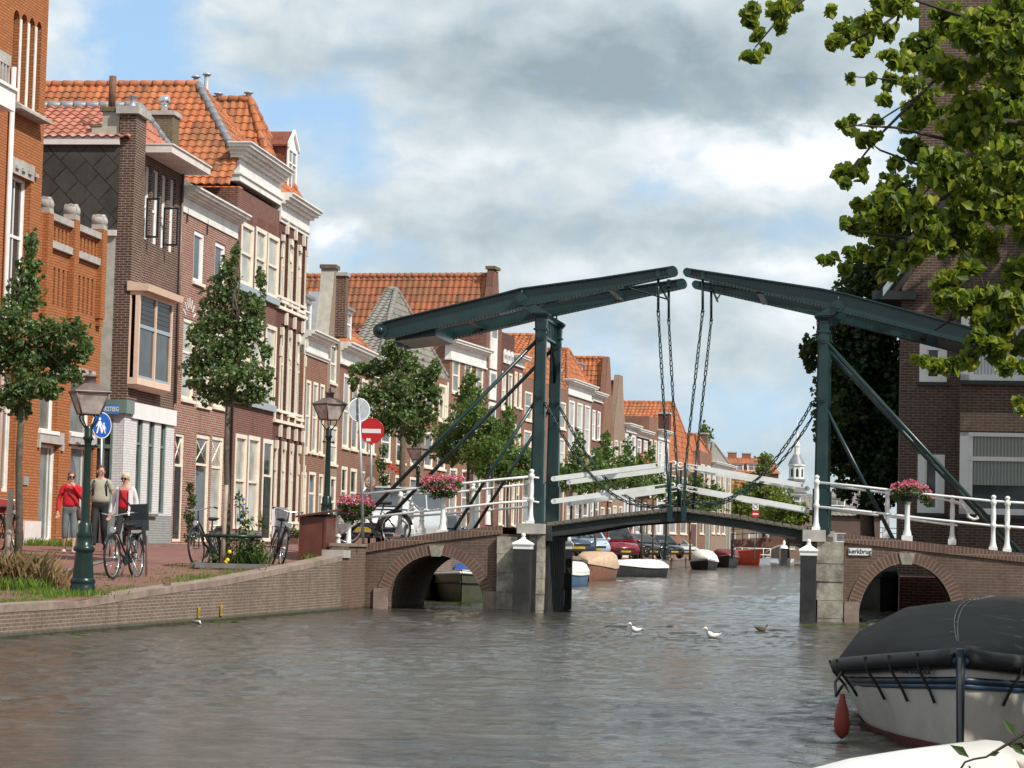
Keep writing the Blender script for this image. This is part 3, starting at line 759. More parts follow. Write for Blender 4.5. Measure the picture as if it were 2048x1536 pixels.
# fender posts with white caps
def fender(label, xl, xr, ycap, ybase, w):
    u0, u1 = fb(xl, 1150, w)[0], fb(xr, 1150, w)[0]; zt = fb((xl + xr) / 2, ybase, w)[1]; zc = fb((xl + xr) / 2, ycap, w)[1]
    uc = (u0 + u1) / 2; h = (u1 - u0) / 2
    t = Thing('fender_post', label, 'fender post', FB.pt(uc, w, 0), 'tarred fender posts with white caps')
    p = MB(FB.M); p.box(uc - h * 0.95, uc + h * 0.95, w - h, w + h, -0.6, zt)
    t.part('post', p, MT['tar'])
    c = MB(FB.M)
    e = h * 1.12
    c.box(uc - e * 0.93, uc + e * 0.93, w - e * 0.93, w + e * 0.93, zt - 0.0, zt + 0.075)
    s = [(e, 0.075), (e * 1.04, 0.10), (e * 0.98, 0.125), (e * 0.45, 0.185), (e * 0.2, 0.215)]
    rings = [[(uc - r, w - r, zt + z), (uc + r, w - r, zt + z), (uc + r, w + r, zt + z), (uc - r, w + r, zt + z)] for r, z in s]
    c.loft(rings, 0, False)
    c.lathe([(0.05, 0.2), (0.055, 0.235), (0.03, 0.25), (0.045, 0.275), (0.05, 0.30), (0.03, 0.325), (0.005, 0.335)], (uc, w, zt), 12)
    t.part('cap', c, MT['white'])
fender('tall tarred fender post with white cap, before the pier by the green boat', 1028, 1062, 1070, 1098, -0.34)
fender('tarred fender post with white cap beside the stone pier with the name plate', 1600, 1633, 1082, 1111, -0.3)
fender('thin looking fender post with white cap, mostly hidden behind the timber pier', 1128, 1144, 1083, 1098, 3.5)

# ---- green drawbridge
db = Thing('drawbridge', 'dark green iron double drawbridge with balance beams, chains and white hand rails', 'drawbridge', FB.pt(6.6, 1.5, 1.5))
GR = MT['green']; WF, WK = 0.28, 2.62
def pf(x, y, w): u, z = fb(x, y, w); return Vector((u, w, z))
def tower(xm, ym, xt, ytop, ybase, side):
    uc = fb(xm, ym, WF)[0]; zt = fb(xt, ytop, WF)[1]; zb = fb(xt, ybase, WF)[1] - 0.03
    for w in (WF, WK):
        p = MB(FB.M)
        def sec(z, hx, hy, ch=0.3):
            return [(uc - hx, w - hy * (1 - ch), z), (uc - hx * (1 - ch), w - hy, z), (uc + hx * (1 - ch), w - hy, z), (uc + hx, w - hy * (1 - ch), z),
                    (uc + hx, w + hy * (1 - ch), z), (uc + hx * (1 - ch), w + hy, z), (uc - hx * (1 - ch), w + hy, z), (uc - hx, w + hy * (1 - ch), z)]
        p.loft([sec(zb, 0.17, 0.17), sec(zb + 0.85, 0.165, 0.165), sec(zb + 0.86, 0.135, 0.135), sec(zt - 0.34, 0.115, 0.115)], 0, False)
        p.loft([sec(zt - 0.34, 0.15, 0.15), sec(zt - 0.31, 0.15, 0.15), sec(zt - 0.30, 0.12, 0.12), sec(zt - 0.1, 0.13, 0.13), sec(zt - 0.02, 0.19, 0.17), sec(zt, 0.19, 0.17)], 0, False)
        p.box(uc - 0.2, uc + 0.2, w - 0.2, w + 0.2, zb - 0.05, zb + 0.05)
        q = db.part('tower_post', p, GR)
        for zz, r in ((zt - 0.47, 0.10), (zb + 2.72, 0.10)):
            k = MB(FB.M)
            k.lathe([(r, -0.19), (r, 0.19)], (uc, w, zz), 16, ax=(0, 1, 0)); k.lathe([(r * 0.6, -0.235), (r * 0.6, 0.235)], (uc, w, zz), 12, ax=(0, 1, 0))
            k.lathe([(r * 1.25, -0.06), (r * 1.25, 0.06)], (uc, w, zz), 16)
            db.part('knuckle', k, GR, q)
        for j in range(6):                                      # bolts down the foot
            pass
    c = MB(FB.M)                                                # lattice girder between the posts
    z1, z2 = zt - 0.02, zt - 0.42
    for z in (z1, z2): c.box(uc - 0.05, uc + 0.05, WF, WK, z - 0.05, z)
    n = 9
    for i in range(n): 
        w = lerp(WF + 0.15, WK - 0.15, i / (n - 1)); c.box(uc - 0.03, uc + 0.03, w - 0.03, w + 0.03, z2, z1 - 0.05)
    for s in (0.35, 2.4):
        c.tube([(uc, WF + 0.1, zt - 1.3), (uc, WF + 0.35, zt - 0.8), (uc, WF + 0.75, zt - 0.46)], 0.03)
        c.tube([(uc, WK - 0.1, zt - 1.3), (uc, WK - 0.35, zt - 0.8), (uc, WK - 0.75, zt - 0.46)], 0.03)
    c.lathe([(0.05, 0), (0.07, 0.03), (0.02, 0.08), (0.015, 0.2)], (uc, WK, zt), 8)
    db.part('cross_girder', c, GR)
    return uc, zt, zb
uTL, zTL, zbL = tower(1076.5, 900, 1075, 628, 1046, -1)
uTR, zTR, zbR = tower(1644, 850, 1645, 633, 1058, 1)

def beam(top, bot, endball, pivot, tip, name_side, tipround):
    """one riveted balance beam and its twin behind; outlines are on the front beam's face"""
    for w in (WF - 0.05, WK - 0.05):
        w0 = WF - 0.05
        T = [Vector((*fb(*p, w0),)) for p in top]; B = [Vector((*fb(*p, w0),)) for p in bot]
        b = MB(FB.M)
        out = [(p.x, w - 0.05, p.y) for p in T] + [(p.x, w - 0.05, p.y) for p in B[::-1]]
        b.prism(out, (0, 0.10, 0))
        for E, d, wd in ((T, 1, 0.15), (B, -1, 0.17)):
            for p, q in zip(E, E[1:]):
                n = 0.028 * d
                b.hexa([(p.x, w - wd, p.y), (q.x, w - wd, q.y), (q.x, w + wd, q.y), (p.x, w + wd, p.y)],
                       [(p.x, w - wd, p.y - n), (q.x, w - wd, q.y - n), (q.x, w + wd, q.y - n), (p.x, w + wd, p.y - n)])
        if tipround:
            c, r = (T[-1] + B[-1]) / 2, (T[-1] - B[-1]).length / 2
            b.lathe([(r, -0.14), (r, 0.14)], (c.x, w, c.y), 20, ax=(0, 1, 0))
        rv = b
        for E, d in ((T, -1), (B, 1)):
            L = sum((q - p).length for p, q in zip(E, E[1:])); n = int(L / 0.075); s = 0
            acc = [0]
            for p, q in zip(E, E[1:]): acc.append(acc[-1] + (q - p).length)
            for i in range(n):
                x = L * (i + 0.5) / n
                for j in range(len(E) - 1):
                    if acc[j] <= x <= acc[j + 1]:
                        p = E[j].lerp(E[j + 1], (x - acc[j]) / (acc[j + 1] - acc[j])); break
                rv.ball((p.x, w - 0.052, p.y + d * 0.055), (0.014, 0.014, 0.014), 5, 3)
                if d > 0: rv.ball((p.x, w - 0.11, p.y - 0.012), (0.014, 0.014, 0.014), 5, 3)
        o = db.part('balance_beam', b, GR)
        if endball:
            k = MB(FB.M); u, z = fb(*endball, w0)
            k.lathe([(0.155, -0.1), (0.165, -0.02), (0.165, 0.06), (0.155, 0.1)], (u, w, z), 22, ax=(0, 1, 0)); k.ball((u, w - 0.12, z), (0.085, 0.07, 0.085), 14, 8)
            db.part('end_disc', k, GR, o)
            cw = MB(FB.M)
        k = MB(FB.M); u, z = fb(*pivot, w0)
        k.lathe([(0.125, -0.19), (0.125, -0.05)], (u, w, z), 20, ax=(0, 1, 0)); k.lathe([(0.07, -0.235), (0.07, -0.19)], (u, w, z), 14, ax=(0, 1, 0)); k.lathe([(0.03, 0.0), (0.035, 0.05), (0.015, 0.07)], (u, w - 0.16, z + 0.12), 8)
        zt = zTL if name_side == 0 else zTR; ut = uTL if name_side == 0 else uTR
        k.prism([(u - 0.11, w - 0.17, z), (u + 0.11, w - 0.17, z), (ut + 0.2, w - 0.17, zt + 0.005), (ut - 0.2, w - 0.17, zt + 0.005)], (0, 0.05, 0))
        k.prism([(u - 0.11, w + 0.12, z), (u + 0.11, w + 0.12, z), (ut + 0.2, w + 0.12, zt + 0.005), (ut - 0.2, w + 0.12, zt + 0.005)], (0, 0.05, 0))
        db.part('pivot_bracket', k, GR)
beam([(766, 645), (800, 636), (1000, 588), (1042, 577), (1200, 556), (1347, 533)], [(770, 679), (796, 675), (1000, 629), (1060, 614), (1200, 584), (1344, 553)], (762, 662), (1045, 600), None, 0, True)
beam([(1966, 660), (1947, 656), (1690, 587), (1640, 577), (1374, 537)], [(1960, 694), (1938, 690), (1680, 625), (1640, 612), (1376, 553)], (1972, 676), (1676, 613), None, 1, True)
# tie between the twin beams, counterweight boxes at the outer ends
for pts, sgn in (((790, 662), (870, 652)), 1), (((1940, 672), (1880, 655)), -1):
    cw = MB(FB.M); (x0, y0), (x1, y1) = pts
    a, b = fb(x0, y0, WF), fb(x1, y1, WF)
    cw.hexa([(a[0], WF + 0.1, a[1] - 0.2), (b[0], WF + 0.1, b[1] - 0.2), (b[0], WK - 0.2, b[1] - 0.2), (a[0], WK - 0.2, a[1] - 0.2)],
            [(a[0], WF + 0.1, a[1] + 0.12), (b[0], WF + 0.1, b[1] + 0.12), (b[0], WK - 0.2, b[1] + 0.12), (a[0], WK - 0.2, a[1] + 0.12)])
    db.part('counterweight', cw, GR)
for x, y in ((930, 632), (1220, 572), (1520, 580), (1850, 652)):
    tb = MB(FB.M); u, z = fb(x, y, WF); tb.box(u - 0.06, u + 0.06, WF, WK - 0.1, z - 0.08, z + 0.04); db.part('cross_tie', tb, GR)
for p, q in (((1318, 568), (1250, 574)), ((1420, 568), (1450, 574))):
    tb = MB(FB.M); tb.tube([pf(*p, WF), pf(p[0], p[1], WF) + Vector((0, WK - WF, -0.12))], 0.025); tb.tube([pf(*p, WF) + Vector((0, WK - WF - 0.2, -0.1)), pf(*q, WF)], 0.018); db.part('cross_tie', tb, GR)

def brace(x0, y0, x1, y1, r):
    for dw, zz in ((0, 0), (WK - WF, 0)):
        b = MB(FB.M); p, q = pf(x0, y0, WF - 0.16), pf(x1, y1, WF - 0.16)
        p.y += dw + 0.1; q.y += dw + 0.1
        b.tube([p, q], r, 10); b.box(q.x - 0.1, q.x + 0.1, q.y - 0.07, q.y + 0.07, q.z - 0.03, q.z + 0.02)
        db.part('brace', b, GR)
brace(1072, 680, 690, 1072, 0.042)
brace(1072, 797, 905, 1062, 0.036)
brace(1645, 676, 2042, 1106, 0.046)
brace(1645, 803, 1787, 1078, 0.036)

def chain_part(name, pts, length=0.145, width=0.085, r=0.0135, m='chain'):
    mb = MB(FB.M); acc = [0]; pts = [Vector(p) for p in pts]
    for p, q in zip(pts, pts[1:]): acc.append(acc[-1] + (q - p).length)
    step = length - 2.6 * r; n = max(2, int(round(acc[-1] / step)))
    def at(x):
        for j in range(len(pts) - 1):
            if x <= acc[j + 1] + 1e-9: return pts[j].lerp(pts[j + 1], (x - acc[j]) / max(1e-9, acc[j + 1] - acc[j]))
        return pts[-1]
    rd = random.Random(len(pts) * 31 + n)
    for i in range(n):
        a, b = at(acc[-1] * i / n), at(acc[-1] * (i + 1) / n); c = (a + b) / 2; t = (b - a).normalized()
        s = Vector((0, 1, 0)) if abs(t.y) < 0.9 else Vector((1, 0, 0)); x = t.cross(s).normalized(); y = t.cross(x)
        an = (math.pi / 2 if i % 2 else 0) + 0.6 + rd.uniform(-0.3, 0.3); d = x * math.cos(an) + y * math.sin(an)
        h, q = length / 2 - width / 2, width / 2 - r
        ring = []
        for k in range(10):
            an2 = 2 * math.pi * k / 10; ring.append(c + t * ((h if math.sin(an2) >= 0 else -h) + math.sin(an2) * q) + d * math.cos(an2) * q)
        mb.tube(ring, r, 5, 0, False, True, True)
    db.part(name, mb, MT[m])
def lift(xr, yt, yr, xc, yc, xb, yb, xd, yd, w):
    rod = MB(FB.M); p = pf(xr, yt, w); q = pf(xr, yr, w)
    rod.tube([p, q], 0.028, 8); rod.ball(q, 0.04, 8, 6); rod.box(p.x - 0.04, p.x + 0.04, p.y - 0.06, p.y + 0.06, p.z - 0.02, p.z + 0.14)
    db.part('hanger_rod', rod, GR)
    c0, c1 = pf(xr, yr, w), pf(xb, yb, w)
    chain_part('lift_chain', [c0, c1])
    r2 = MB(FB.M); r2.tube([c1, pf(xd, yd, w)], [0.03, 0.026], 8); db.part('lower_rod', r2, GR)
lift(1316.5, 552, 622, 0, 0, 1333, 905, 1339, 1022, WF - 0.1)
lift(1337.5, 572, 640, 0, 0, 1352, 905, 1358, 1022, WK - 0.1)
lift(1405.5, 556, 622, 0, 0, 1374, 905, 1367, 1016, WF - 0.1)
lift(1422.5, 574, 640, 0, 0, 1394, 905, 1386, 1020, WK - 0.1)
def sag(p, q, drop, n=16):
    return [p.lerp(q, i / n) - Vector((0, 0, drop * 4 * (i / n) * (1 - i / n))) for i in range(n + 1)]
for (a, b, w, dr) in (((1090, 805), (1338, 1008), WF - 0.12, 0.75), ((1120, 815), (1350, 1010), WK - 0.05, 0.72), ((1626, 803), (1372, 1002), WF - 0.12, 0.72), ((1640, 808), (1385, 1004), WK - 0.05, 0.72)):
    chain_part('slack_chain', sag(pf(*a, w), pf(*b, w), dr), 0.15, 0.085, 0.014)

# lifting leaves and their white hand boards
def leaf_deck(pts_top, pts_bot):
    g = MB(FB.M); pl = MB(FB.M)
    T = [fb(*p, WF) for p in pts_top]; B = [fb(*p, WF) for p in pts_bot]
    for w0, w1 in ((WF - 0.05, WF + 0.1), (1.35, 1.5), (WK - 0.1, WK + 0.05)):
        g.prism([(a, w0, z - 0.075) for a, z in T] + [(a, w0, z) for a, z in B[::-1]], (0, w1 - w0, 0))
    for (a, z), (b, y) in zip(T, T[1:]):
        pl.hexa([(a, WF - 0.12, z - 0.07), (b, WF - 0.12, y - 0.07), (b, WK + 0.12, y - 0.07), (a, WK + 0.12, z - 0.07)], [(a, WF - 0.12, z), (b, WF - 0.12, y), (b, WK + 0.12, y), (a, WK + 0.12, z)])
        n = max(1, int(abs(b - a) / 0.16))
        for i in range(n):
            u = lerp(a, b, (i + 0.1) / n); v = lerp(a, b, (i + 0.9) / n); zu, zv = lerp(z, y, (i + 0.1) / n), lerp(z, y, (i + 0.9) / n)
            pl.hexa([(u, WF - 0.13, zu - 0.05), (v, WF - 0.13, zv - 0.05), (v, WK + 0.1, zv - 0.05), (u, WK + 0.1, zu - 0.05)], [(u, WF - 0.13, zu + 0.018), (v, WF - 0.13, zv + 0.018), (v, WK + 0.1, zv + 0.018), (u, WK + 0.1, zu + 0.018)])
    o = db.part('bridge_leaf', g, MT['deck']); db.part('deck_planking', pl, MT['plank'], o)
leaf_deck([(1094, 1047), (1230, 1029), (1355, 1016)], [(1094, 1074), (1150, 1068), (1250, 1050), (1345, 1043), (1356, 1043)])
leaf_deck([(1356, 1016), (1480, 1033), (1616, 1056)], [(1357, 1043), (1375, 1043), (1480, 1056), (1570, 1076), (1616, 1084)])
hinge = MB(FB.M); u = fb(1090, 1060, WF)[0]; hinge.box(u - 0.05, u + 0.16, WF - 0.15, WK + 0.1, zbL - 0.34, zbL - 0.02); db.part('hinge_girder', hinge, MT['deck'])
hinge = MB(FB.M); u = fb(1612, 1070, WF)[0]; hinge.box(u - 0.1, u + 0.2, WF - 0.1, WK + 0.1, zbR - 0.34, zbR - 0.02); db.part('hinge_girder', hinge, MT['deck'])
for x in (1341, 1369):
    for w in (WF - 0.14, WK + 0.05):
        k = MB(FB.M); u, z = fb(x, 1024, WF); k.prism([(u - 0.06, w, z + 0.12), (u + 0.06, w, z + 0.12), (u + 0.05, w, z - 0.2), (u - 0.05, w, z - 0.2)], (0, 0.08, 0)); k.box(u - 0.02, u + 0.02, w + 0.01, w + 0.06, z, z + 1.02)
        db.part('centre_stanchion', k, GR)
def hand_board(x0, y0, x1, y1, hb, slot):
    for w in (WF - 0.1, WK + 0.02):
        p, q = Vector(fb(x0, y0, WF)), Vector(fb(x1, y1, WF)); d = (q - p).normalized(); n = Vector((-d.y, d.x))
        n = n if n.y > 0 else -n
        m = MB(FB.M); h = hb / 2; e = q - d * slot
        def seg(a, b, lo, hi, w0=w, t=0.055):
            m.prism([(a.x + n.x * lo, w0, a.y + n.y * lo), (b.x + n.x * lo, w0, b.y + n.y * lo), (b.x + n.x * hi, w0, b.y + n.y * hi), (a.x + n.x * hi, w0, a.y + n.y * hi)], (0, t, 0))
        seg(p + d * h, e, -h, h)
        m.lathe([(h, 0), (h, 0.055)], (p.x + d.x * h, w, p.y + d.y * h), 14, ax=(0, 1, 0))
        seg(e, q - d * h, h * 0.55, h); seg(e, q - d * h, -h, -h * 0.55)   # forked end that slides on the other half
        m.tube([(q.x - d.x * h + n.x * h * 0.8 * math.cos(k) + d.x * h * math.sin(k), w + 0.027, q.y - d.y * h + n.y * h * 0.8 * math.cos(k) + d.y * h * math.sin(k)) for k in [i * math.pi / 6 for i in range(7)]], 0.02, 6)
        db.part('hand_board', m, MT['railwhite'])
hand_board(1103, 958.5, 1352, 926, 0.105, 0.42); hand_board(1103, 1003.5, 1350, 970, 0.105, 0.42)
hand_board(1612, 972, 1356, 929, 0.105, 0.42); hand_board(1612, 1019, 1356, 973, 0.105, 0.42)

# ---- white railings on the brick ends
def rail_post(t, u, w, zb, zt, rails, ball=True, r=0.05):
    m = MB(FB.M); h = zt - zb
    m.box(u - 0.085, u + 0.085, w - 0.085, w + 0.085, zb - 0.06, zb + 0.06)
    prof = [(0.075, 0.06), (0.07, 0.09), (0.052, 0.16), (0.045, 0.30), (0.045, h * 0.40), (0.062, h * 0.42), (0.062, h * 0.47), (0.045, h * 0.49), (0.055, h * 0.58), (0.05, h * 0.72), (0.042, h * 0.82),
            (0.062, h * 0.84), (0.062, h * 0.90), (0.04, h * 0.915)]
    if ball: prof += [(0.035, h * 0.93), (0.055, h * 0.955), (0.05, h * 0.98), (0.02, h)]
    else: prof += [(0.05, h * 0.93), (0.03, h * 0.96), (0.01, h * 0.965)]
    m.lathe(prof, (u, w, zb), 14)
    t.part('post', m, MT['railwhite'])
def rail(t, pts, w, r=0.026):
    m = MB(FB.M); m.tube([(*[fb(x, y, w)[0]], w, fb(x, y, w)[1]) for x, y in pts], r, 8); t.part('rail', m, MT['railwhite'])
W0, W1 = 0.1, 2.85
def post_px(t, x, yb, yt, w, ball=True): u, zb = fb(x, yb, w); zt = fb(x, yt, w)[1]; rail_post(t, u, w, zb, zt, None, ball)
a = Thing('bridge_railing', 'white iron railing above the arch beside the brown cabinet, its end curled down', 'railing', FB.pt(1.5, W0, 1.4), 'white railings on the brick ends of the bridge')
post_px(a, 1061, 1047, 938, W0); post_px(a, 675, 1118, 1066, -0.35, False)
for pr in ([(1062, 953), (1000, 959), (868, 973), (728, 988)], [(1062, 1001), (1000, 1006), (868, 1020), (728, 1036)]): rail(a, pr, W0)
rail(a, [(728, 1036), (704, 1052), (676, 1071)], W0); rail(a, [(1062, 954), (1078, 956)], W0, 0.02); rail(a, [(1062, 1002), (1078, 1005)], W0, 0.02)
m = MB(FB.M); m.tube([Vector((fb(x, y, W0)[0], W0, fb(x, y, W0)[1])) for x, y in ((676, 1012), (672, 1022), (671, 1040), (673, 1056), (668, 1064), (660, 1065), (658, 1060))], [0.045, 0.042, 0.038, 0.036, 0.034, 0.03, 0.03], 8); a.part('curled_end', m, MT['railwhite'])
b = Thing('bridge_railing', 'white iron railing along the back edge of the bridge, nearer the houses', 'railing', FB.pt(1.5, W1, 1.4), 'white railings on the brick ends of the bridge')
post_px(b, 799, 1064, 980, W1, False); post_px(b, 944, 1054, 966, W1); post_px(b, 822, 1063, 1000, 3.6, False); post_px(b, 843, 1062, 1015, 4.4)
for pr in ([(1095, 964), (1000, 974.5), (899, 986), (799, 989)], [(1095, 1010), (1000, 1018.5), (899, 1027), (799, 1034)]): rail(b, pr, W1)
for q in (((799, 990), (822, 1003), (843, 1023)), ((799, 1038), (822, 1052), (834, 1062))):
    m = MB(FB.M); m.tube([pf(*q[0], W1), pf(*q[1], 3.6), pf(*q[2], 4.4)], 0.024, 8); b.part('rail', m, MT['railwhite'])
c = Thing('bridge_railing', 'white iron railing above the shaded arch, near edge of the bridge', 'railing', FB.pt(9.5, W0, 1.3), 'white railings on the brick ends of the bridge')
post_px(c, 1632, 1060, 950, W0); post_px(c, 1986, 1100, 990, W0); post_px(c, 2014, 1103, 992, W0)
for pr in ([(1632, 964.5), (1720, 973), (1840, 987), (1982, 1002), (2014, 1004), (2080, 1008)], [(1632, 1013), (1720, 1022), (1840, 1036), (1982, 1051), (2014, 1053), (2080, 1058)]): rail(c, pr, W0)
d = Thing('bridge_railing', 'white iron railing in front of the dark brick house, ending in a curl', 'railing', FB.pt(9.5, W1, 1.3), 'white railings on the brick ends of the bridge')
post_px(d, 1774, 1070, 975, W1, False); post_px(d, 1904, 1084, 990, W1)
for pr in ([(1650, 971), (1774, 986), (1850, 993), (1904, 1002)], [(1650, 1019), (1774, 1032), (1850, 1043), (1915, 1051)]): rail(d, pr, W1)
m = MB(FB.M); m.tube([pf(x, y, W1) for x, y in ((1904, 1003), (1922, 1007), (1933, 1020), (1937, 1034), (1948, 1039), (1956, 1036), (1955, 1031))], [0.04, 0.04, 0.036, 0.034, 0.032, 0.03, 0.03], 8); d.part('curled_end', m, MT['railwhite'])

# name plate
FONT_M = plain('lettering_black', (0.03, 0.03, 0.03), 0.6, var=0.05)
def lettering(name, s, frame, u, w, z, size, mat, parent, base, bold=0.0, sx=1.0, align='CENTER', rev=False):
    cu = bpy.data.curves.new(name, 'FONT'); cu.body = s; cu.size = size; cu.align_x = align; cu.align_y = 'CENTER'; cu.extrude = 0.003; cu.offset = bold
    tmp = bpy.data.objects.new(name, cu); COL.objects.link(tmp)
    dg = bpy.context.evaluated_depsgraph_get(); me = bpy.data.meshes.new_from_object(tmp.evaluated_get(dg))
    bpy.data.objects.remove(tmp); me.materials.clear(); me.materials.append(mat)
    o = bpy.data.objects.new(name, me); COL.objects.link(o)
    M = frame.M if isinstance(frame, Frame) else frame
    L = Matrix(((sx, 0, 0, u), (0, 0, -1, w), (0, 1, 0, z), (0, 0, 0, 1)))
    o.parent = parent; o.matrix_local = Matrix.Translation(-Vector(base)) @ M @ L
    return o
u0, z0 = fb(1697, 1110); u1, z1 = fb(1743, 1097)
base = FB.pt((u0 + u1) / 2, -0.02, (z0 + z1) / 2)
t = Thing('name_plate', 'small white plate reading kerkbrug on the brick beside the shaded arch', 'sign', base)
m = MB(FB.M); m.box(u0, u1, -0.03, 0.0, z0, z1); pl = t.part('plate', m, MT['signwhite'])
lettering('lettering', 'kerkbrug', FB, (u0 + u1) / 2, -0.032, (z0 + z1) / 2 + 0.005, 0.135, FONT_M, t.o, base, 0.002, 0.92)
# ------------------------------------------------------------------ houses
def inside(poly, x, y):
    r = False; j = len(poly) - 1
    for i in range(len(poly)):
        (xi, yi), (xj, yj) = poly[i], poly[j]
        if (yi > y) != (yj > y) and x < (xj - xi) * (y - yi) / (yj - yi) + xi: r = not r
        j = i
    return r
def tile_surface(mb, pts, tw=0.26, th=0.32, m=0, step=0.035, amp=0.05):
    """pantiles over a planar outline; pts[0] -> pts[1] runs along the eave"""
    pts = [Vector(p) for p in pts]; o = pts[0]; e1 = (pts[1] - o).normalized()
    n = None
    for q in pts[2:]:
        n = e1.cross(q - o)
        if n.length > 1e-4: break
    n = n.normalized(); e2 = n.cross(e1)
    if n.z < 0: n = -n
    P2 = [((p - o).dot(e1), (p - o).dot(e2)) for p in pts]
    sg = 1 if max(p[1] for p in P2) > -min(p[1] for p in P2) else -1
    if sg < 0: e2 = -e2; P2 = [(a, -b) for a, b in P2]
    x0, x1, y1 = min(p[0] for p in P2), max(p[0] for p in P2), max(p[1] for p in P2)
    mb.poly([p - n * 0.01 for p in pts], m)
    prof = [(0, 0.0), (0.18, 0.8), (0.42, 1.0), (0.66, 0.35), (0.85, 0.02), (1, 0.0)]
    i0, i1 = int(math.floor(x0 / tw)), int(math.ceil(x1 / tw))
    rd = random.Random(int(abs(o.x * 100)) + 3)
    for j in range(int(math.ceil(y1 / th))):
        for i in range(i0, i1):
            cx, cy = (i + 0.5) * tw, (j + 0.5) * th
            if not inside(P2, cx, cy): continue
            jz = rd.uniform(-0.006, 0.008)
            lo, hi, lip = [], [], []
            for x, h in prof:
                b = o + e1 * ((i + x) * tw); z = h * amp
                lo.append(b + e2 * (j * th - 0.02) + n * (z + step + jz)); hi.append(b + e2 * ((j + 1) * th) + n * (z + 0.004)); lip.append(b + e2 * (j * th - 0.02) + n * (z - 0.005))
            k = len(prof); uv = [(cx, cy)] * (3 * k)
            mb.add(lo + hi + lip, [(q, q + 1, k + q + 1, k + q) for q in range(k - 1)] + [(2 * k + q, 2 * k + q + 1, q + 1, q) for q in range(k - 1)], m, False, uv)
def ridge_caps(mb, a, b, r=0.125, m=0, seg=0.36):
    a, b = Vector(a), Vector(b); L = (b - a).length; n = max(1, int(L / seg)); t = (b - a) / n
    for i in range(n):
        mb.tube([a + t * i, a + t * (i + 0.12), a + t * (i + 1.06)], [r * 1.08, r * 1.1, r * 0.9], 8, m)
def cornice(t, fr, u0, u1, ztop, layers, mat, name='cornice', ends=(1, 1), w0=0.0, back=0.25):
    """layers from the top down: (height, projection)"""
    mb = MB(fr.M); z = ztop
    for h, d in layers:
        mb.box(u0 - d * ends[0], u1 + d * ends[1], w0 - d, w0 + back, z - h, z); z -= h
    return t.part(name, mb, mat)
FASCIA = [(0.05, 0.50), (0.07, 0.46), (0.05, 0.40), (0.06, 0.30), (0.05, 0.22), (0.04, 0.12), (0.42, 0.05), (0.05, 0.10), (0.12, 0.06)]
RW = random.Random(19)
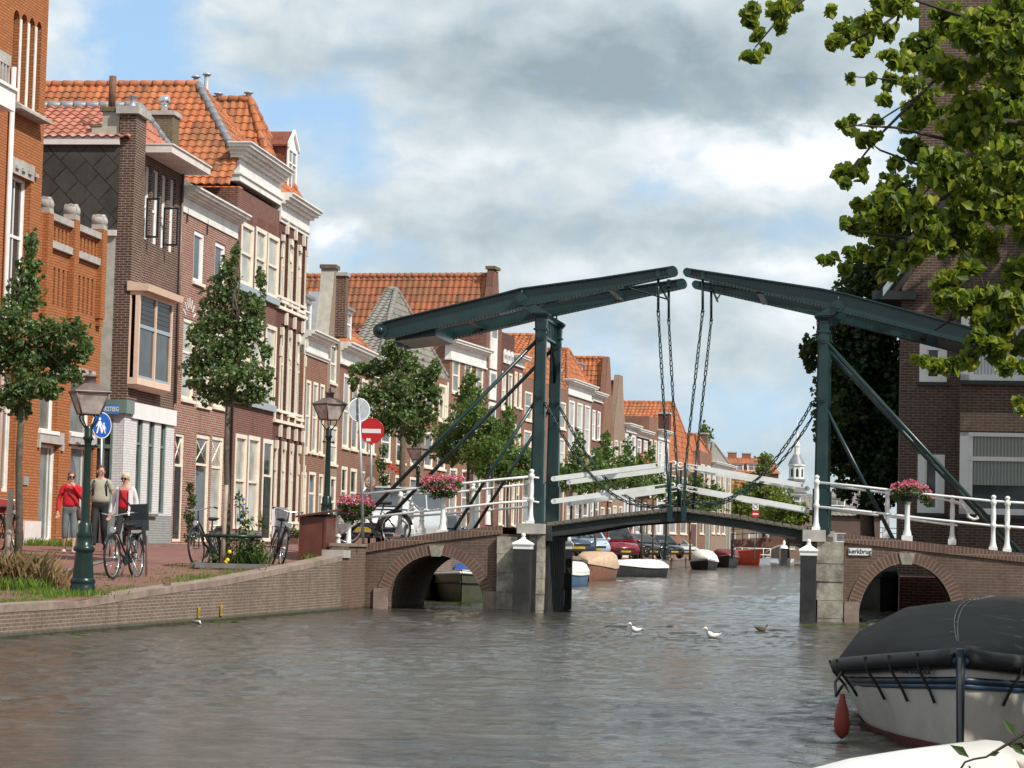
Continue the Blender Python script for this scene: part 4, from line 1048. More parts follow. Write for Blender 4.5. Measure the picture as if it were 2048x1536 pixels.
class House:
    def __init__(s, name, label, p0, p1, ytop, depth, wallmat, zb=None, group=None, ztop=None):
        s.fr = Frame(p0, p1); s.L = s.fr.len; s.D = depth; s.m = wallmat
        s.zb = (ground(p0[1]) if zb is None else zb) - 0.1
        s.zt = ztop if ztop is not None else s.fr.at(*ytop)[1]
        s.t = Thing(name, label, 'house', (p0[0], p0[1], s.zb), group)
        s.holes = []; s.todo = []
    def win(s, x0, x1, yt, yb, **k):
        ym, xc = (yt + yb) / 2, (x0 + x1) / 2
        u0, u1 = s.fr.at(x0, ym)[0], s.fr.at(x1, ym)[0]
        return s.win_m(u0, u1, s.fr.at(xc, yb)[1], s.fr.at(xc, yt)[1], **k)
    def win_m(s, u0, u1, z0, z1, **k):
        s.holes.append((u0, u1, z0, z1)); s.todo.append(((u0, u1, z0, z1), k))
    def finish(s, top=None, wallname='wall', sides=True, rev=0.16):
        M = s.fr.M; w = MB(M)
        w.wall(0, s.L, s.zb, s.zt, s.holes, 0.0, rev, 0, None, top)
        if sides:
            w.quad((0, 0, s.zb), (0, s.D, s.zb), (0, s.D, s.zt), (0, 0, s.zt)); w.quad((s.L, 0, s.zb), (s.L, s.D, s.zb), (s.L, s.D, s.zt), (s.L, 0, s.zt))
            w.quad((0, s.D, s.zb), (s.L, s.D, s.zb), (s.L, s.D, s.zt), (0, s.D, s.zt)); w.quad((0, 0.2, s.zt - 0.02), (s.L, 0.2, s.zt - 0.02), (s.L, s.D, s.zt - 0.02), (0, s.D, s.zt - 0.02))
        s.wall = s.t.part(wallname, w, s.m)
        for h, k in s.todo: s.window(h, **k)
        return s
    def window(s, h, frame='cream', pane='glass', fw=0.09, rails=(0.5,), mulls=(), proud=0.0, sill='cream', lintel=None, arch=False, kind='window', cross=False, depth=0.07, inner=0.045, door=None, twin=None):
        u0, u1, z0, z1 = h; M = s.fr.M; W = u1 - u0; H = z1 - z0
        if pane == 'glass_mid': pane = RW.choice(('glass_mid', 'glass_mid', 'glass', 'glass_pale', 'glass_grey'))
        f = MB(M); a, b = 0.03 - proud, 0.03 - proud + depth
        f.box(u0, u0 + fw, a, b, z0, z1); f.box(u1 - fw, u1, a, b, z0, z1)
        f.box(u0 + fw, u1 - fw, a, b, z1 - fw, z1); f.box(u0 + fw, u1 - fw, a, b, z0, z0 + fw * 0.8)
        c, d = a + 0.03, b - 0.005
        iu0, iu1, iz0, iz1 = u0 + fw, u1 - fw, z0 + fw * 0.8, z1 - fw
        f.box(iu0, iu0 + inner, c, d, iz0, iz1); f.box(iu1 - inner, iu1, c, d, iz0, iz1)
        for r in rails: f.box(iu0, iu1, c - 0.012, d, iz0 + (iz1 - iz0) * r - 0.04, iz0 + (iz1 - iz0) * r + 0.03)
        for r in mulls: f.box(iu0 + (iu1 - iu0) * r - 0.02, iu0 + (iu1 - iu0) * r + 0.02, c, d - 0.004, iz0, iz1)
        if cross:                                              # glazing bars crossed in the top light
            zc = iz0 + (iz1 - iz0) * rails[-1] + 0.03
            for p, q in (((iu0, zc), (iu1, iz1)), ((iu1, zc), (iu0, iz1))):
                f.tube([(p[0], c + 0.02, p[1]), (q[0], c + 0.02, q[1])], 0.022, 4)
        if arch:
            n = 8; R_ = W / 2
            for sgn in (-1, 1):
                pts = [(u0 + W / 2 + sgn * R_, a, z1)]
                pts += [(u0 + W / 2 + sgn * R_ * math.cos(math.pi / 2 * i / n), a, z1 - R_ + R_ * math.sin(math.pi / 2 * i / n)) for i in range(n + 1)]
                f.prism(pts, (0, depth, 0))
        o = s.t.part(kind, f, MT[frame])
        p = MB(M); p.quad((u0 + 0.02, b - 0.02, z0 + 0.02), (u1 - 0.02, b - 0.02, z0 + 0.02), (u1 - 0.02, b - 0.02, z1 - 0.02), (u0 + 0.02, b - 0.02, z1 - 0.02))
        s.t.part('pane', p, MT[pane], o)
        if door:
            p = MB(M); zd = iz0 + (iz1 - iz0) * (rails[-1] if rails else 1) - 0.04
            p.box(iu0, iu1, c - 0.005, c + 0.02, iz0, zd)
            for k0, k1 in ((0.08, 0.45), (0.52, 0.93)): p.box(iu0 + W * 0.14, iu1 - W * 0.14, c - 0.02, c, lerp(iz0, zd, k0), lerp(iz0, zd, k1))
            s.t.part('door_leaf', p, MT[door], o)
        if sill:
            q = MB(M); q.box(u0 - 0.05, u1 + 0.05, -0.07, 0.12, z0 - 0.09, z0 - 0.001); s.t.part('sill', q, MT[sill], o)
        if lintel:
            q = MB(M); q.box(u0 - 0.1, u1 + 0.1, -0.012, 0.05, z1 + 0.002, z1 + 0.22); s.t.part('lintel', q, MT[lintel], o)
        return o
    def roof(s, kind, zr, wr, ze=None, over=0.12, mat='orange_tile', capmat=None, capleft=None, tiles=True, umid=None, D=None, tw=0.26, th=0.32, ext=0.0, cap0=0.05):
        """ridge runs back from the street; hipped at the street end when kind is 'hip'"""
        M = s.fr.M; L = s.L; D = D or s.D; um = L / 2 if umid is None else umid; ze = s.zt if ze is None else ze
        mb = MB(M); bk = []
        fl, frr, rf, rb = (-over, 0.05, ze), (L + over, 0.05, ze), (um, wr, zr), (um, D, zr)
        bl, br = (-over, D, ze), (L + over, D, ze)
        # tile generation works on local coordinates, the transform is applied when points are added
        tile_surface(mb, [fl, bl, rb, rf], tw, th) if tiles else mb.poly([fl, bl, rb, rf])
        mb.poly([frr, br, rb, rf])
        if ext: k = (zr - ze) / (um + over) * ext; tile_surface(mb, [(-over - ext, 0.05, ze - k), (-over - ext, D, ze - k), bl, fl], tw, th)
        if kind == 'hip':
            tile_surface(mb, [fl, frr, rf], tw, th) if tiles else mb.poly([fl, frr, rf])
        mb.poly([bl, br, rb])
        if kind == 'gable': mb.poly([(0, 0.06, ze), (L, 0.06, ze), rf])
        o = s.t.part('roof', mb, MT[mat])
        cp = MB(M)
        lift = Vector((0, 0, 0.03))
        ridge_caps(cp, Vector(rb) + lift, Vector(rf) + lift)
        s.t.part('ridge', cp, MT[capmat or mat], o)
        if kind == 'hip':
            for e, mm in ((fl, capleft), (frr, None)):
                q = MB(M); ridge_caps(q, Vector(e).lerp(Vector(rf), cap0) + lift, Vector(rf) + lift); s.t.part('hip_ridge', q, MT[mm or capmat or mat], o)
        return o
    def chimney(s, u0, u1, w0, w1, z0, z1, mat='brown_brick', pots=0, cap='concrete', pot='copper', poth=0.4):
        m = MB(s.fr.M); m.box(u0, u1, w0, w1, z0, z1 - 0.12)
        o = s.t.part('chimney', m, MT[mat])
        c = MB(s.fr.M); c.box(u0 - 0.06, u1 + 0.06, w0 - 0.06, w1 + 0.06, z1 - 0.12, z1); s.t.part('chimney_cap', c, MT[cap], o)
        for i in range(pots):
            q = MB(s.fr.M); uu = lerp(u0, u1, (i + 0.5) / pots); ww = (w0 + w1) / 2
            q.lathe([(0.10, 0), (0.09, poth), (0.12, poth + 0.02), (0.12, poth + 0.06)], (uu, ww, z1), 10); s.t.part('chimney_pot', q, MT[pot], o)
        return o
    def dormer(s, u0, u1, w0, w1, z0, z1, side='pinkwhite', roofmat='lead', win='white', gabled=False):
        M = s.fr.M; m = MB(M)
        m.box(u0, u1, w0 + 0.05, w1, z0, z1)
        o = s.t.part('dormer', m, MT[side])
        f = MB(M); f.box(u0 - 0.03, u0 + 0.1, w0, w0 + 0.06, z0, z1); f.box(u1 - 0.1, u1 + 0.03, w0, w0 + 0.06, z0, z1); f.box(u0 + 0.1, u1 - 0.1, w0, w0 + 0.06, z1 - 0.12, z1); f.box(u0 + 0.1, u1 - 0.1, w0, w0 + 0.06, z0, z0 + 0.1)
        f.box((u0 + u1) / 2 - 0.03, (u0 + u1) / 2 + 0.03, w0 + 0.01, w0 + 0.05, z0 + 0.1, z1 - 0.12); f.box(u0 + 0.1, u1 - 0.1, w0 + 0.01, w0 + 0.05, lerp(z0, z1, 0.62), lerp(z0, z1, 0.66))
        s.t.part('window_frame', f, MT[win], o)
        p = MB(M); p.quad((u0 + 0.08, w0 + 0.045, z0 + 0.08), (u1 - 0.08, w0 + 0.045, z0 + 0.08), (u1 - 0.08, w0 + 0.045, z1 - 0.1), (u0 + 0.08, w0 + 0.045, z1 - 0.1)); s.t.part('pane', p, MT['glass_mid'], o)
        r = MB(M)
        if gabled:
            um = (u0 + u1) / 2; h = (u1 - u0) * 0.42
            for k in (0, 1):
                e = (u0 - 0.12) if k == 0 else (u1 + 0.12)
                r.hexa([(e, w0 - 0.02, z1 - 0.03), (um, w0 - 0.02, z1 + h), (um, w1, z1 + h), (e, w1, z1 - 0.03)], [(e, w0 - 0.02, z1 + 0.03), (um, w0 - 0.02, z1 + h + 0.07), (um, w1, z1 + h + 0.07), (e, w1, z1 + 0.03)])
            s.t.part('dormer_roof', r, MT[roofmat], o)
            g = MB(M); g.poly([(u0, w0 + 0.02, z1), (u1, w0 + 0.02, z1), (um, w0 + 0.02, z1 + h)])
            for e in (u0 - 0.14, u1 + 0.14): g.hexa([(e, w0 - 0.06, z1 - 0.06), (um, w0 - 0.06, z1 + h - 0.02), (um, w0 + 0.02, z1 + h - 0.02), (e, w0 + 0.02, z1 - 0.06)], [(e, w0 - 0.06, z1 + 0.09), (um, w0 - 0.06, z1 + h + 0.13), (um, w0 + 0.02, z1 + h + 0.13), (e, w0 + 0.02, z1 + 0.09)])
            s.t.part('gable_trim', g, MT['white'], o)
        else:
            r.box(u0 - 0.12, u1 + 0.12, w0 - 0.14, w1, z1, z1 + 0.1); s.t.part('dormer_roof', r, MT[roofmat], o)

# plan of the left row: the street front as a chain of facade lines
tA = plan(1700, 1102)
q12 = plan(349, 800) * 66.7
q01 = meet(q12, tA, 248, 790); q0r = meet(q12, tA, 205, 600); q0l = meet(q12, tA, -95, 700); q0m = meet(q12, tA, 75, 600)
q23 = meet(q12, tA, 474, 470); q34 = meet(q12, tA, 557, 480); q45 = meet(q12, tA, 616, 440)
tB = plan(1600, 1100)
q5b = meet(q45, tB, 656, 690); q56 = meet(q45, tB, 681, 690); q67 = meet(q45, tB, 761, 730)
tC = plan(2000, 1108); q78 = meet(q67, tC, 901, 705)
tD = plan(2300, 1115); q89 = meet(q78, tD, 972, 715); q910 = meet(q78, tD, 1003, 700)
tE = plan(2150, 1112)
def chainE(x, y): return meet(q910, tE, x, y)

# ---- orange corner building with a tall part and a terrace part
def orange_building():
    mt = MT['orange_brick']
    H = House('brick_house', 'tall orange brick building with arched slit windows and a brick terrace balustrade', q0l, q0r, (150, 452), 5.0, mt)
    fr = H.fr; um = fr.at(75, 600)[0]; M = fr.M
    zt = fr.at(60, -120)[1]; zter = fr.at(150, 452)[1]
    tall = MB(M); holes = []
    slits = ((24, 36, 18, 200), (40, 52, 26, 212), (56, 67, 34, 222), (71, 81, 42, 232))
    for x0, x1, yt, yb in slits:
        a, b = fr.at(x0, 130)[0], fr.at(x1, 130)[0]; holes.append((a, b, fr.at((x0 + x1) / 2, yb)[1], fr.at((x0 + x1) / 2, yt)[1]))
    big = []
    def hole(x0, x1, yt, yb):
        ym, xc = (yt + yb) / 2, (x0 + x1) / 2
        return (fr.at(x0, ym)[0], fr.at(x1, ym)[0], fr.at(xc, yb)[1], fr.at(xc, yt)[1])
    w1 = hole(19, 58, 352, 615); w2 = hole(7, 31, 745, 984)
    tall.wall(0, um, H.zb, zt, holes + [w1, w2], 0.0, 0.3)
    tall.quad((um, 0, zter - 1), (um, 5, zter - 1), (um, 5, zt), (um, 0, zt)); tall.quad((0, 5, H.zb), (um, 5, H.zb), (um, 5, zt), (0, 5, zt)); tall.quad((0, 0, zt), (um, 0, zt), (um, 5, zt), (0, 5, zt))
    H.t.part('tall_wall', tall, mt)
    for a, b, c, d in holes:
        f = MB(M); r = (b - a) / 2
        for sg in (-1, 1):
            pts = [(a + r + sg * r, 0, d)] + [(a + r + sg * r * math.cos(math.pi / 2 * i / 8), 0, d - r + r * math.sin(math.pi / 2 * i / 8)) for i in range(9)]
            f.prism(pts, (0, 0.29, 0))
        o = H.t.part('slit_window', f, mt)
        p = MB(M); p.quad((a, 0.28, c), (b, 0.28, c), (b, 0.28, d), (a, 0.28, d)); H.t.part('pane', p, MT['glass_mid'], o)
    for (a, b, c, d), (a2, *_r) in zip(holes, holes[1:]):
        m = MB(M); m.box(b + 0.002, a2 - 0.002, -0.02, 0.02, c, d - 0.15); H.t.part('mullion', m, MT['old_white'])
    s = MB(M); a, b, c, d = holes[0][0] - 0.15, holes[-1][1] + 0.05, min(h[2] for h in holes), 0
    s.hexa([(a, -0.32, c - 0.18), (b, -0.32, c - 0.18), (b, 0.05, c - 0.18), (a, 0.05, c - 0.18)], [(a, -0.32, c - 0.12), (b, -0.32, c - 0.12), (b, 0.05, c + 0.1), (a, 0.05, c + 0.1)]); H.t.part('sloping_sill', s, MT['concrete'])
    H.window(w1, frame='white', pane='glass', rails=(0.55,), mulls=(0.55,), sill='white', fw=0.07, proud=-0.12)
    H.window(w2, frame='old_white', pane='glass_grey', rails=(0.7,), sill=None, fw=0.1, proud=-0.12)
    l = MB(M); l.box(w1[0] - 0.1, w1[1] + 0.12, -0.03, 0.1, w1[3] + 0.005, w1[3] + 0.36)
    for i in range(4): l.box(w1[0] + 0.1 + i * 0.42, w1[0] + 0.3 + i * 0.42, -0.08, 0.0, w1[3] + 0.12, w1[3] + 0.2)
    H.t.part('stone_lintel', l, MT['concrete'])
    ua, za = fr.at(-40, 190); ub, zb2 = fr.at(30, 222, -0.55)
    cnp = MB(M); cnp.box(0, ub, -0.55, -0.003, zb2 - 0.02, zb2 + 0.42); cnp.box(0, ub + 0.04, -0.6, -0.003, zb2 + 0.42, zb2 + 0.49); H.t.part('canopy', cnp, MT['white'])
    bl = MB(M); u, z = fr.at(6, 160); bl.box(0, u + 0.3, -0.06, 0.0, z + 0.35, z + 0.6)
    for i in range(5): bl.box(u - 0.6 + i * 0.2, u - 0.52 + i * 0.2, -0.05, -0.002, z - 0.6, z + 0.35)
    H.t.part('upper_rail', bl, MT['concrete'])
    u, z = fr.at(9, 420); pp = MB(M); pp.tube([(u, -0.09, z - 7.2), (u, -0.09, z + 3.2)], 0.06, 8); H.t.part('downpipe', pp, MT['pinkwhite'])
    # terrace part
    lo = MB(M); hs = []
    hs += [hole(80, 115, 750, 861), hole(141, 186, 755, 868), hole(78, 115, 889, 1082), hole(139, 184, 892, 1082)]
    gh = []
    for i in range(6): gh.append(hole(100 + i * 7.6, 103.6 + i * 7.6, 452 + i * 2.6, 494 + i * 2.6))
    for i in range(6): gh.append(hole(160 + i * 7.2, 163.4 + i * 7.2, 472 + i * 2.6, 512 + i * 2.4))
    sl = [hole(97 + i * 9, 101 + i * 9, 532 + i * 2.6, 608 + i * 3) for i in range(5)] + [hole(156 + i * 8.6, 160 + i * 8.6, 550 + i * 2.6, 624 + i * 3) for i in range(5)]
    lo.wall(um, H.L, H.zb, zter, hs + gh + sl, 0.0, 0.3)
    lo.quad((H.L, 0, H.zb), (H.L, 5, H.zb), (H.L, 5, zter - 1.2), (H.L, 0, zter - 1.2)); lo.quad((um, 0.3, zter - 0.3), (um, 0.3, H.zb), (H.L, 0.3, H.zb), (H.L, 0.3, zter - 0.3))
    lo.quad((H.L, 0, zter - 1.2), (H.L, 0.3, zter - 1.2), (H.L, 0.3, zter), (H.L, 0, zter)); lo.quad((um, 0, zter), (H.L, 0, zter), (H.L, 0.3, zter), (um, 0.3, zter))
    H.t.part('terrace_wall', lo, mt)
    for h in hs[:2]: H.window(h, frame='white', pane='glass_grey', rails=(), sill='white', fw=0.06, proud=-0.1)
    for h in hs[2:]: H.window(h, frame='old_white', pane='glass_grey', rails=(), mulls=(0.8,), sill=None, fw=0.07, proud=-0.1, kind='shop_window')
    def band(x0, x1, yt, yb, d=0.05, mat='concrete', name='stone_band'):
        m = MB(M); a, b, c, e = hole(x0, x1, yt, yb); m.box(a, b, -d, 0.06, c, e); H.t.part(name, m, MT[mat])
    band(92, 208, 447, 460, 0.1); band(97, 206, 501, 515, 0.1); band(100, 188, 733, 756); band(76, 125, 863, 887); band(137, 190, 869, 891); band(44, 77, 1042, 1094, 0.06, 'pinkwhite', 'plinth'); band(74, 78, 880, 895, 0.051); band(121, 125, 886, 902, 0.051)
    for x, yt in ((93, 432), (147, 446), (203, 466)):                  # piers with carved stones
        u = fr.at(x - 4, 500)[0]; zc = fr.at(x, yt - 5)[1]
        m = MB(M); m.box(u - 0.17, u + 0.17, -0.14, 0.2, fr.at(x, 640)[1], zc); m.box(u - 0.13, u + 0.13, -0.12, 0.02, fr.at(x, 655)[1], fr.at(x, 640)[1])
        o = H.t.part('pier', m, mt)
        c = MB(M); c.box(u - 0.15, u + 0.17, -0.13, 0.18, zc, zc + 0.12)
        c.lathe([(0.15, -0.14), (0.17, -0.12), (0.17, 0.16), (0.12, 0.18)], (u, 0.02, zc + 0.22), 14, ax=(0, 1, 0)); c.lathe([(0.17, -0.14), (0.17, 0.14)], (u, 0.02, zc + 0.22), 12, ax=(1, 0, 0)); H.t.part('carved_stone', c, MT['concrete'], o)
    pl = MB(M); a, b, c, e = hole(46, 55, 953, 970); pl.box(a, b, -0.03, 0.0, c, e); H.t.part('letter_plate', pl, MT['steel'])
orange_building()

# ---- dark corner house at the alley
def corner_house():
    H = House('brick_house', 'dark brick corner house with peach bay window, white ground floor, slate-hung side', q01, q12, (300, 300), 9.0, MT['dark_brick'])
    fr = H.fr; M = fr.M; t = H.t
    H.zt = fr.at(318, 318)[1]
    for x0, x1, yt, yb in ((289, 301, 330, 480), (305, 319, 339, 490), (322, 334, 349, 498), (339, 350, 357, 506)):
        H.win(x0, x1, yt, yb, frame='white', pane='glass', rails=(0.45,), fw=0.05, sill=None, proud=-0.05)
    H.win(266, 278, 322, 762, frame='peach', pane='glass_mid', rails=(0.12, 0.24, 0.36, 0.5, 0.62, 0.74, 0.87), fw=0.06, sill=None, proud=0.05)
    zg = fr.at(300, 835)[1]; zs = fr.at(300, 1026)[1]
    gl = []
    for x0, x1 in ((269, 281), (293, 305), (317, 328)):
        u0, u1 = fr.at(x0, 940)[0], fr.at(x1, 940)[0]
        H.win_m(u0, u1, zs, zg, frame='green_grey', pane='glass', rails=(0.72,), fw=0.05, sill=None, proud=0.04)
    H.finish(rev=0.2, sides=False)
    # painted ground floor skin, butted round the openings
    zw = fr.at(300, 812)[1]; zgrey = fr.at(300, 1030)[1]
    skin = MB(M); skin.wall(0.0, H.L - 0.02, zgrey, zw - 0.01, [(a, b, c, d) for (a, b, c, d) in H.holes if d <= zw], -0.03, 0.03); t.part('painted_brick', skin, MT['white_brick'])
    base = MB(M); base.wall(0.0, H.L - 0.02, H.zb, zgrey - 0.003, [], -0.035, 0.03); t.part('grey_base', base, MT['grey_brick'])
    lb = MB(M); lb.box(0.55, H.L - 0.02, -0.09, -0.031, zw - 0.42, zw); t.part('white_beam', lb, MT['white'])
    ss = MB(M); ss.box(fr.at(268, 1030)[0], fr.at(308, 1030)[0], -0.12, -0.037, zgrey - 0.04, zgrey + 0.03); t.part('stone_sill', ss, MT['kerb'])
    # side towards the alley
    W = lambda x, y: fr.cross(x, y, 0.0)
    side = MB(M)
    wq = W(237, 400)[0]; zsl = W(160, 470)[1]; ztop = W(160, 290)[1]
    D = 9.0
    side.quad((0, 0, zw), (0, wq, zw), (0, wq, H.zt), (0, 0, H.zt), 0)
    wc = W(226, 640)[0]
    side.quad((0, wq, zw), (0, wc, zw), (0, wc, zsl), (0, wq, zsl), 0)
    o = t.part('side_wall', side, MT['dark_brick'])
    cem = MB(M); cem.quad((-0.004, wc, zw - 0.3), (-0.004, D, zw - 0.3), (-0.004, D, zsl), (-0.004, wc, zsl)); t.part('rendered_side', cem, MT['cement'])
    cb = MB(M); cb.box(-0.1, 0.02, wq + 0.01, D, zsl - 0.02, zsl + 0.13); t.part('ledge', cb, MT['pinkwhite'])
    sl = MB(M); s45 = 0.7071
    pts = [(-0.02, wq, zsl + 0.13), (-0.02, D, zsl + 0.13), (-0.02, D, ztop), (-0.02, wq, ztop)]
    sl.add(pts, ((0, 1, 2, 3),), 0, False, [((p[1] + p[2]) * s45, (p[1] - p[2]) * s45) for p in pts]); t.part('slate_hanging', sl, MT['slate'])
    fa = MB(M); fa.box(-0.12, 0.05, wq, D, ztop, ztop + 0.2); fa.box(-0.15, 0.05, wq, D, ztop + 0.2, ztop + 0.25); t.part('fascia', fa, MT['pinkwhite'])
    lw = MB(M); lw.quad((-0.03, -0.03, zgrey), (-0.03, D, zgrey), (-0.03, D, zw - 0.01), (-0.03, -0.03, zw - 0.01)); t.part('painted_side', lw, MT['white_brick'])
    lw = MB(M); lw.quad((-0.035, -0.035, H.zb), (-0.035, D, H.zb), (-0.035, D, zgrey - 0.003), (-0.035, -0.035, zgrey - 0.003)); t.part('grey_base', lw, MT['grey_brick'])
    gb = MB(M); gb.box(-0.16, 0.55, -0.13, -0.036, zw - 0.33, zw + 0.02); gb.box(-0.16, -0.036, -0.036, 1.2, zw - 0.33, zw + 0.02); t.part('corner_beam', gb, MT['green_grey'])
    dr = MB(M); a, b = W(222, 960)[0], W(190, 960)[0]; z0, z1 = H.zb + 0.1, W(210, 838)[1]
    dr.box(-0.06, -0.036, a, b, z0, z1); k = t.part('side_shop_front', dr, MT['glass']); fr2 = MB(M)
    for w in (a, (a + b) / 2, b): fr2.box(-0.09, -0.061, w - 0.03, w + 0.03, z0, z1)
    zz = W(210, 893)[1]; fr2.box(-0.095, -0.061, a, b, zz - 0.05, zz + 0.05); t.part('window_frame', fr2, MT['green_grey'], k)
    # corner chimney column
    zc = fr.at(275, 232)[1]; cc = MB(M); uc = fr.at(286, 300)[0]
    cc.box(-0.012, uc, -0.07, W(239, 300)[0], zw, zc); k = t.part('corner_column', cc, MT['dark_brick'])
    c2 = MB(M); c2.box(-0.1, uc + 0.12, -0.16, W(239, 300)[0] + 0.1, zc, zc + 0.2); t.part('column_cap', c2, MT['concrete'], k)
    fl = MB(M); u, z = 0.35, zc + 0.2; fl.lathe([(0.12, 0), (0.07, 0.12), (0.075, 0.3), (0.12, 0.31), (0.12, 0.34)], (u, 0.15, z), 12); t.part('flue', fl, MT['zinc'], k)
    # grey chimney on the side wall with a rusty pipe
    a, b = W(238, 250)[0], W(203, 250)[0]; z0, z1 = ztop + 0.2, W(215, 222)[1]
    ch = MB(M); ch.box(0.06, 0.55, a + 0.01, b, z0, z1); ch.box(0.06, 0.4, b, b + 0.28, z0, z0 + 0.3); k = t.part('side_chimney', ch, MT['cement'])
    c2 = MB(M); c2.box(0.0, 0.6, a - 0.0, b + 0.06, z1, z1 + 0.12); c2.box(0.04, 0.5, b, b + 0.32, z0 + 0.3, z0 + 0.36); t.part('chimney_cap', c2, MT['oldbrickc'], k)
    pp = MB(M); wm = W(217, 200)[0]; pp.tube([(0.3, wm, z1 + 0.1), (0.3, wm, W(217, 148)[1])], 0.095, 12); t.part('stove_pipe', pp, MT['rust'], k)
    # roof
    wr, zr = fr.cross(284, 214, H.L / 2)
    H.roof('hip', zr, max(0.6, wr), ze=ztop + 0.18, mat='pink_tile', capmat='lead', D=10, cap0=0.22)
    # flat canopy and bay
    u0, z0 = fr.at(288, 306); uR = H.L + 0.12; cz = fr.at(345, 335, -0.0)[1]
    cn = MB(M); zc0 = fr.at(334, 285, -0.75)[1]; cn.box(uc + 0.02, uR, -0.78, 0.12, zc0 - 0.2, zc0); cn.box(uc + 0.0, uR + 0.03, -0.82, 0.12, zc0, zc0 + 0.04); k = t.part('canopy', cn, MT['pinkwhite'])
    sf = MB(M); 
    for i in range(8): sf.box(uc + 0.05, uR - 0.05, -0.74 + i * 0.095, -0.66 + i * 0.095, zc0 - 0.215, zc0 - 0.201)
    t.part('soffit', sf, MT['pinkwhite'], k)
    pj = -0.34
    b0, b1 = fr.at(277, 690, pj)[0], fr.at(344, 690, pj)[0]; bz0, bz1 = fr.at(310, 776, pj)[1], fr.at(310, 592, pj)[1]
    by = MB(M); fwd = 0.085
    by.box(b0, b1, pj, -0.001, bz0, bz0 + 0.17); by.box(b0, b1, pj, -0.001, bz1 - 0.1, bz1)
    for u in (b0, (b0 + b1) / 2 - fwd / 2, b1 - fwd): by.box(u, u + fwd, pj, pj + 0.12, bz0 + 0.17, bz1 - 0.1)
    by.box(b0, b0 + 0.1, -0.1, -0.001, bz0 + 0.17, bz1 - 0.1); by.box(b1 - 0.1, b1, -0.1, -0.001, bz0 + 0.17, bz1 - 0.1)
    by.hexa([(b0 + 0.05, pj + 0.1, bz0 - 0.1), (b1 - 0.05, pj + 0.1, bz0 - 0.1), (b1 - 0.05, -0.001, bz0 - 0.1), (b0 + 0.05, -0.001, bz0 - 0.1)], [(b0, pj, bz0), (b1, pj, bz0), (b1, -0.001, bz0), (b0, -0.001, bz0)])
    k = t.part('bay_window', by, MT['peach'])
    rf = MB(M); rf.hexa([(b0 - 0.06, pj - 0.22, bz1), (b1 + 0.1, pj - 0.22, bz1), (b1 + 0.1, -0.001, bz1), (b0 - 0.06, -0.001, bz1)], [(b0 - 0.08, pj - 0.26, bz1 + 0.17), (b1 + 0.14, pj - 0.26, bz1 + 0.17), (b1 + 0.14, -0.001, bz1 + 0.25), (b0 - 0.08, -0.001, bz1 + 0.25)]); t.part('bay_roof', rf, MT['peach'], k)
    for i, (ua, ub) in enumerate(((b0 + fwd, (b0 + b1) / 2 - fwd / 2), ((b0 + b1) / 2 + fwd / 2, b1 - fwd))):
        p = MB(M); p.quad((ua, pj + 0.06, bz0 + 0.17), (ub, pj + 0.06, bz0 + 0.17), (ub, pj + 0.06, bz1 - 0.1), (ua, pj + 0.06, bz1 - 0.1)); t.part('pane', p, MT['glass'], k)
        zb_ = lerp(bz0, bz1, 0.66); p = MB(M); 
        for j in range(7): p.box(ua + 0.02, ub - 0.02, pj + 0.04, pj + 0.055, zb_ + j * 0.125, zb_ + j * 0.125 + 0.11)
        t.part('blind', p, MT['black'], k)
        p = MB(M); p.box(ua, ub, pj + 0.02, pj + 0.05, zb_ - 0.12, zb_ - 0.02); t.part('sash_rail', p, MT['grey_paint'], k); p = MB(M); p.box(ua, ub, pj + 0.02, pj + 0.05, bz0 + 0.17, bz0 + 0.24); t.part('sash_rail', p, MT['grey_paint'], k)
    for x, ya, yb, wd in ((287, 393, 474, 0.36), (322, 412, 490, 0.42)):   # open casements
        u = fr.at(x, (ya + yb) / 2)[0]; z0, z1 = fr.at(x, yb)[1], fr.at(x, ya)[1]
        c = MB(M); th = 0.05
        u += 0.2
        c.box(u, u + 0.04, -wd, -0.0, z1 - th, z1); c.box(u, u + 0.04, -wd, -0.0, z0, z0 + th); c.box(u, u + 0.04, -wd, -wd + th, z0, z1); c.box(u, u + 0.04, -th, 0, z0, z1)
        t.part('open_casement', c, MT['black'])
    sg = MB(M); u, z = fr.at(260, 798); sg.box(u - 0.14, u + 0.12, -0.05, -0.031, z - 0.1, z + 0.12); t.part('number_plate', sg, MT['grey_paint'])
    dp = MB(M); dp.tube([(H.L - 0.12, -0.06, zw + 0.2), (H.L - 0.12, -0.06, zc0 - 0.22)], 0.04, 8); t.part('downpipe', dp, MT['copper'])
    # street name sign stands on the beam: a thing of its own
    Fs = Frame(tuple((fr.pt(-0.17, 1.2, 0)).xy), tuple((fr.pt(-0.17, 0.0, 0)).xy))
    a, z0 = Fs.at(196, 828); b, z1 = Fs.at(238, 809)
    bse = Fs.pt((a + b) / 2, 0, (z0 + z1) / 2)
    sn = Thing('street_sign', 'blue street name sign reading KERKSTEEG on the green corner beam', 'street sign', bse)
    m = MB(Fs.M); m.box(a, b, -0.03, 0.0, z0, z1); sn.part('plate', m, MT['streetblue'])
    lettering('lettering', 'KERKSTEEG', Fs, (a + b) / 2, -0.032, (z0 + z1) / 2, 0.165, MT['signwhite'], sn.o, bse, 0.003, 0.66)
corner_house()

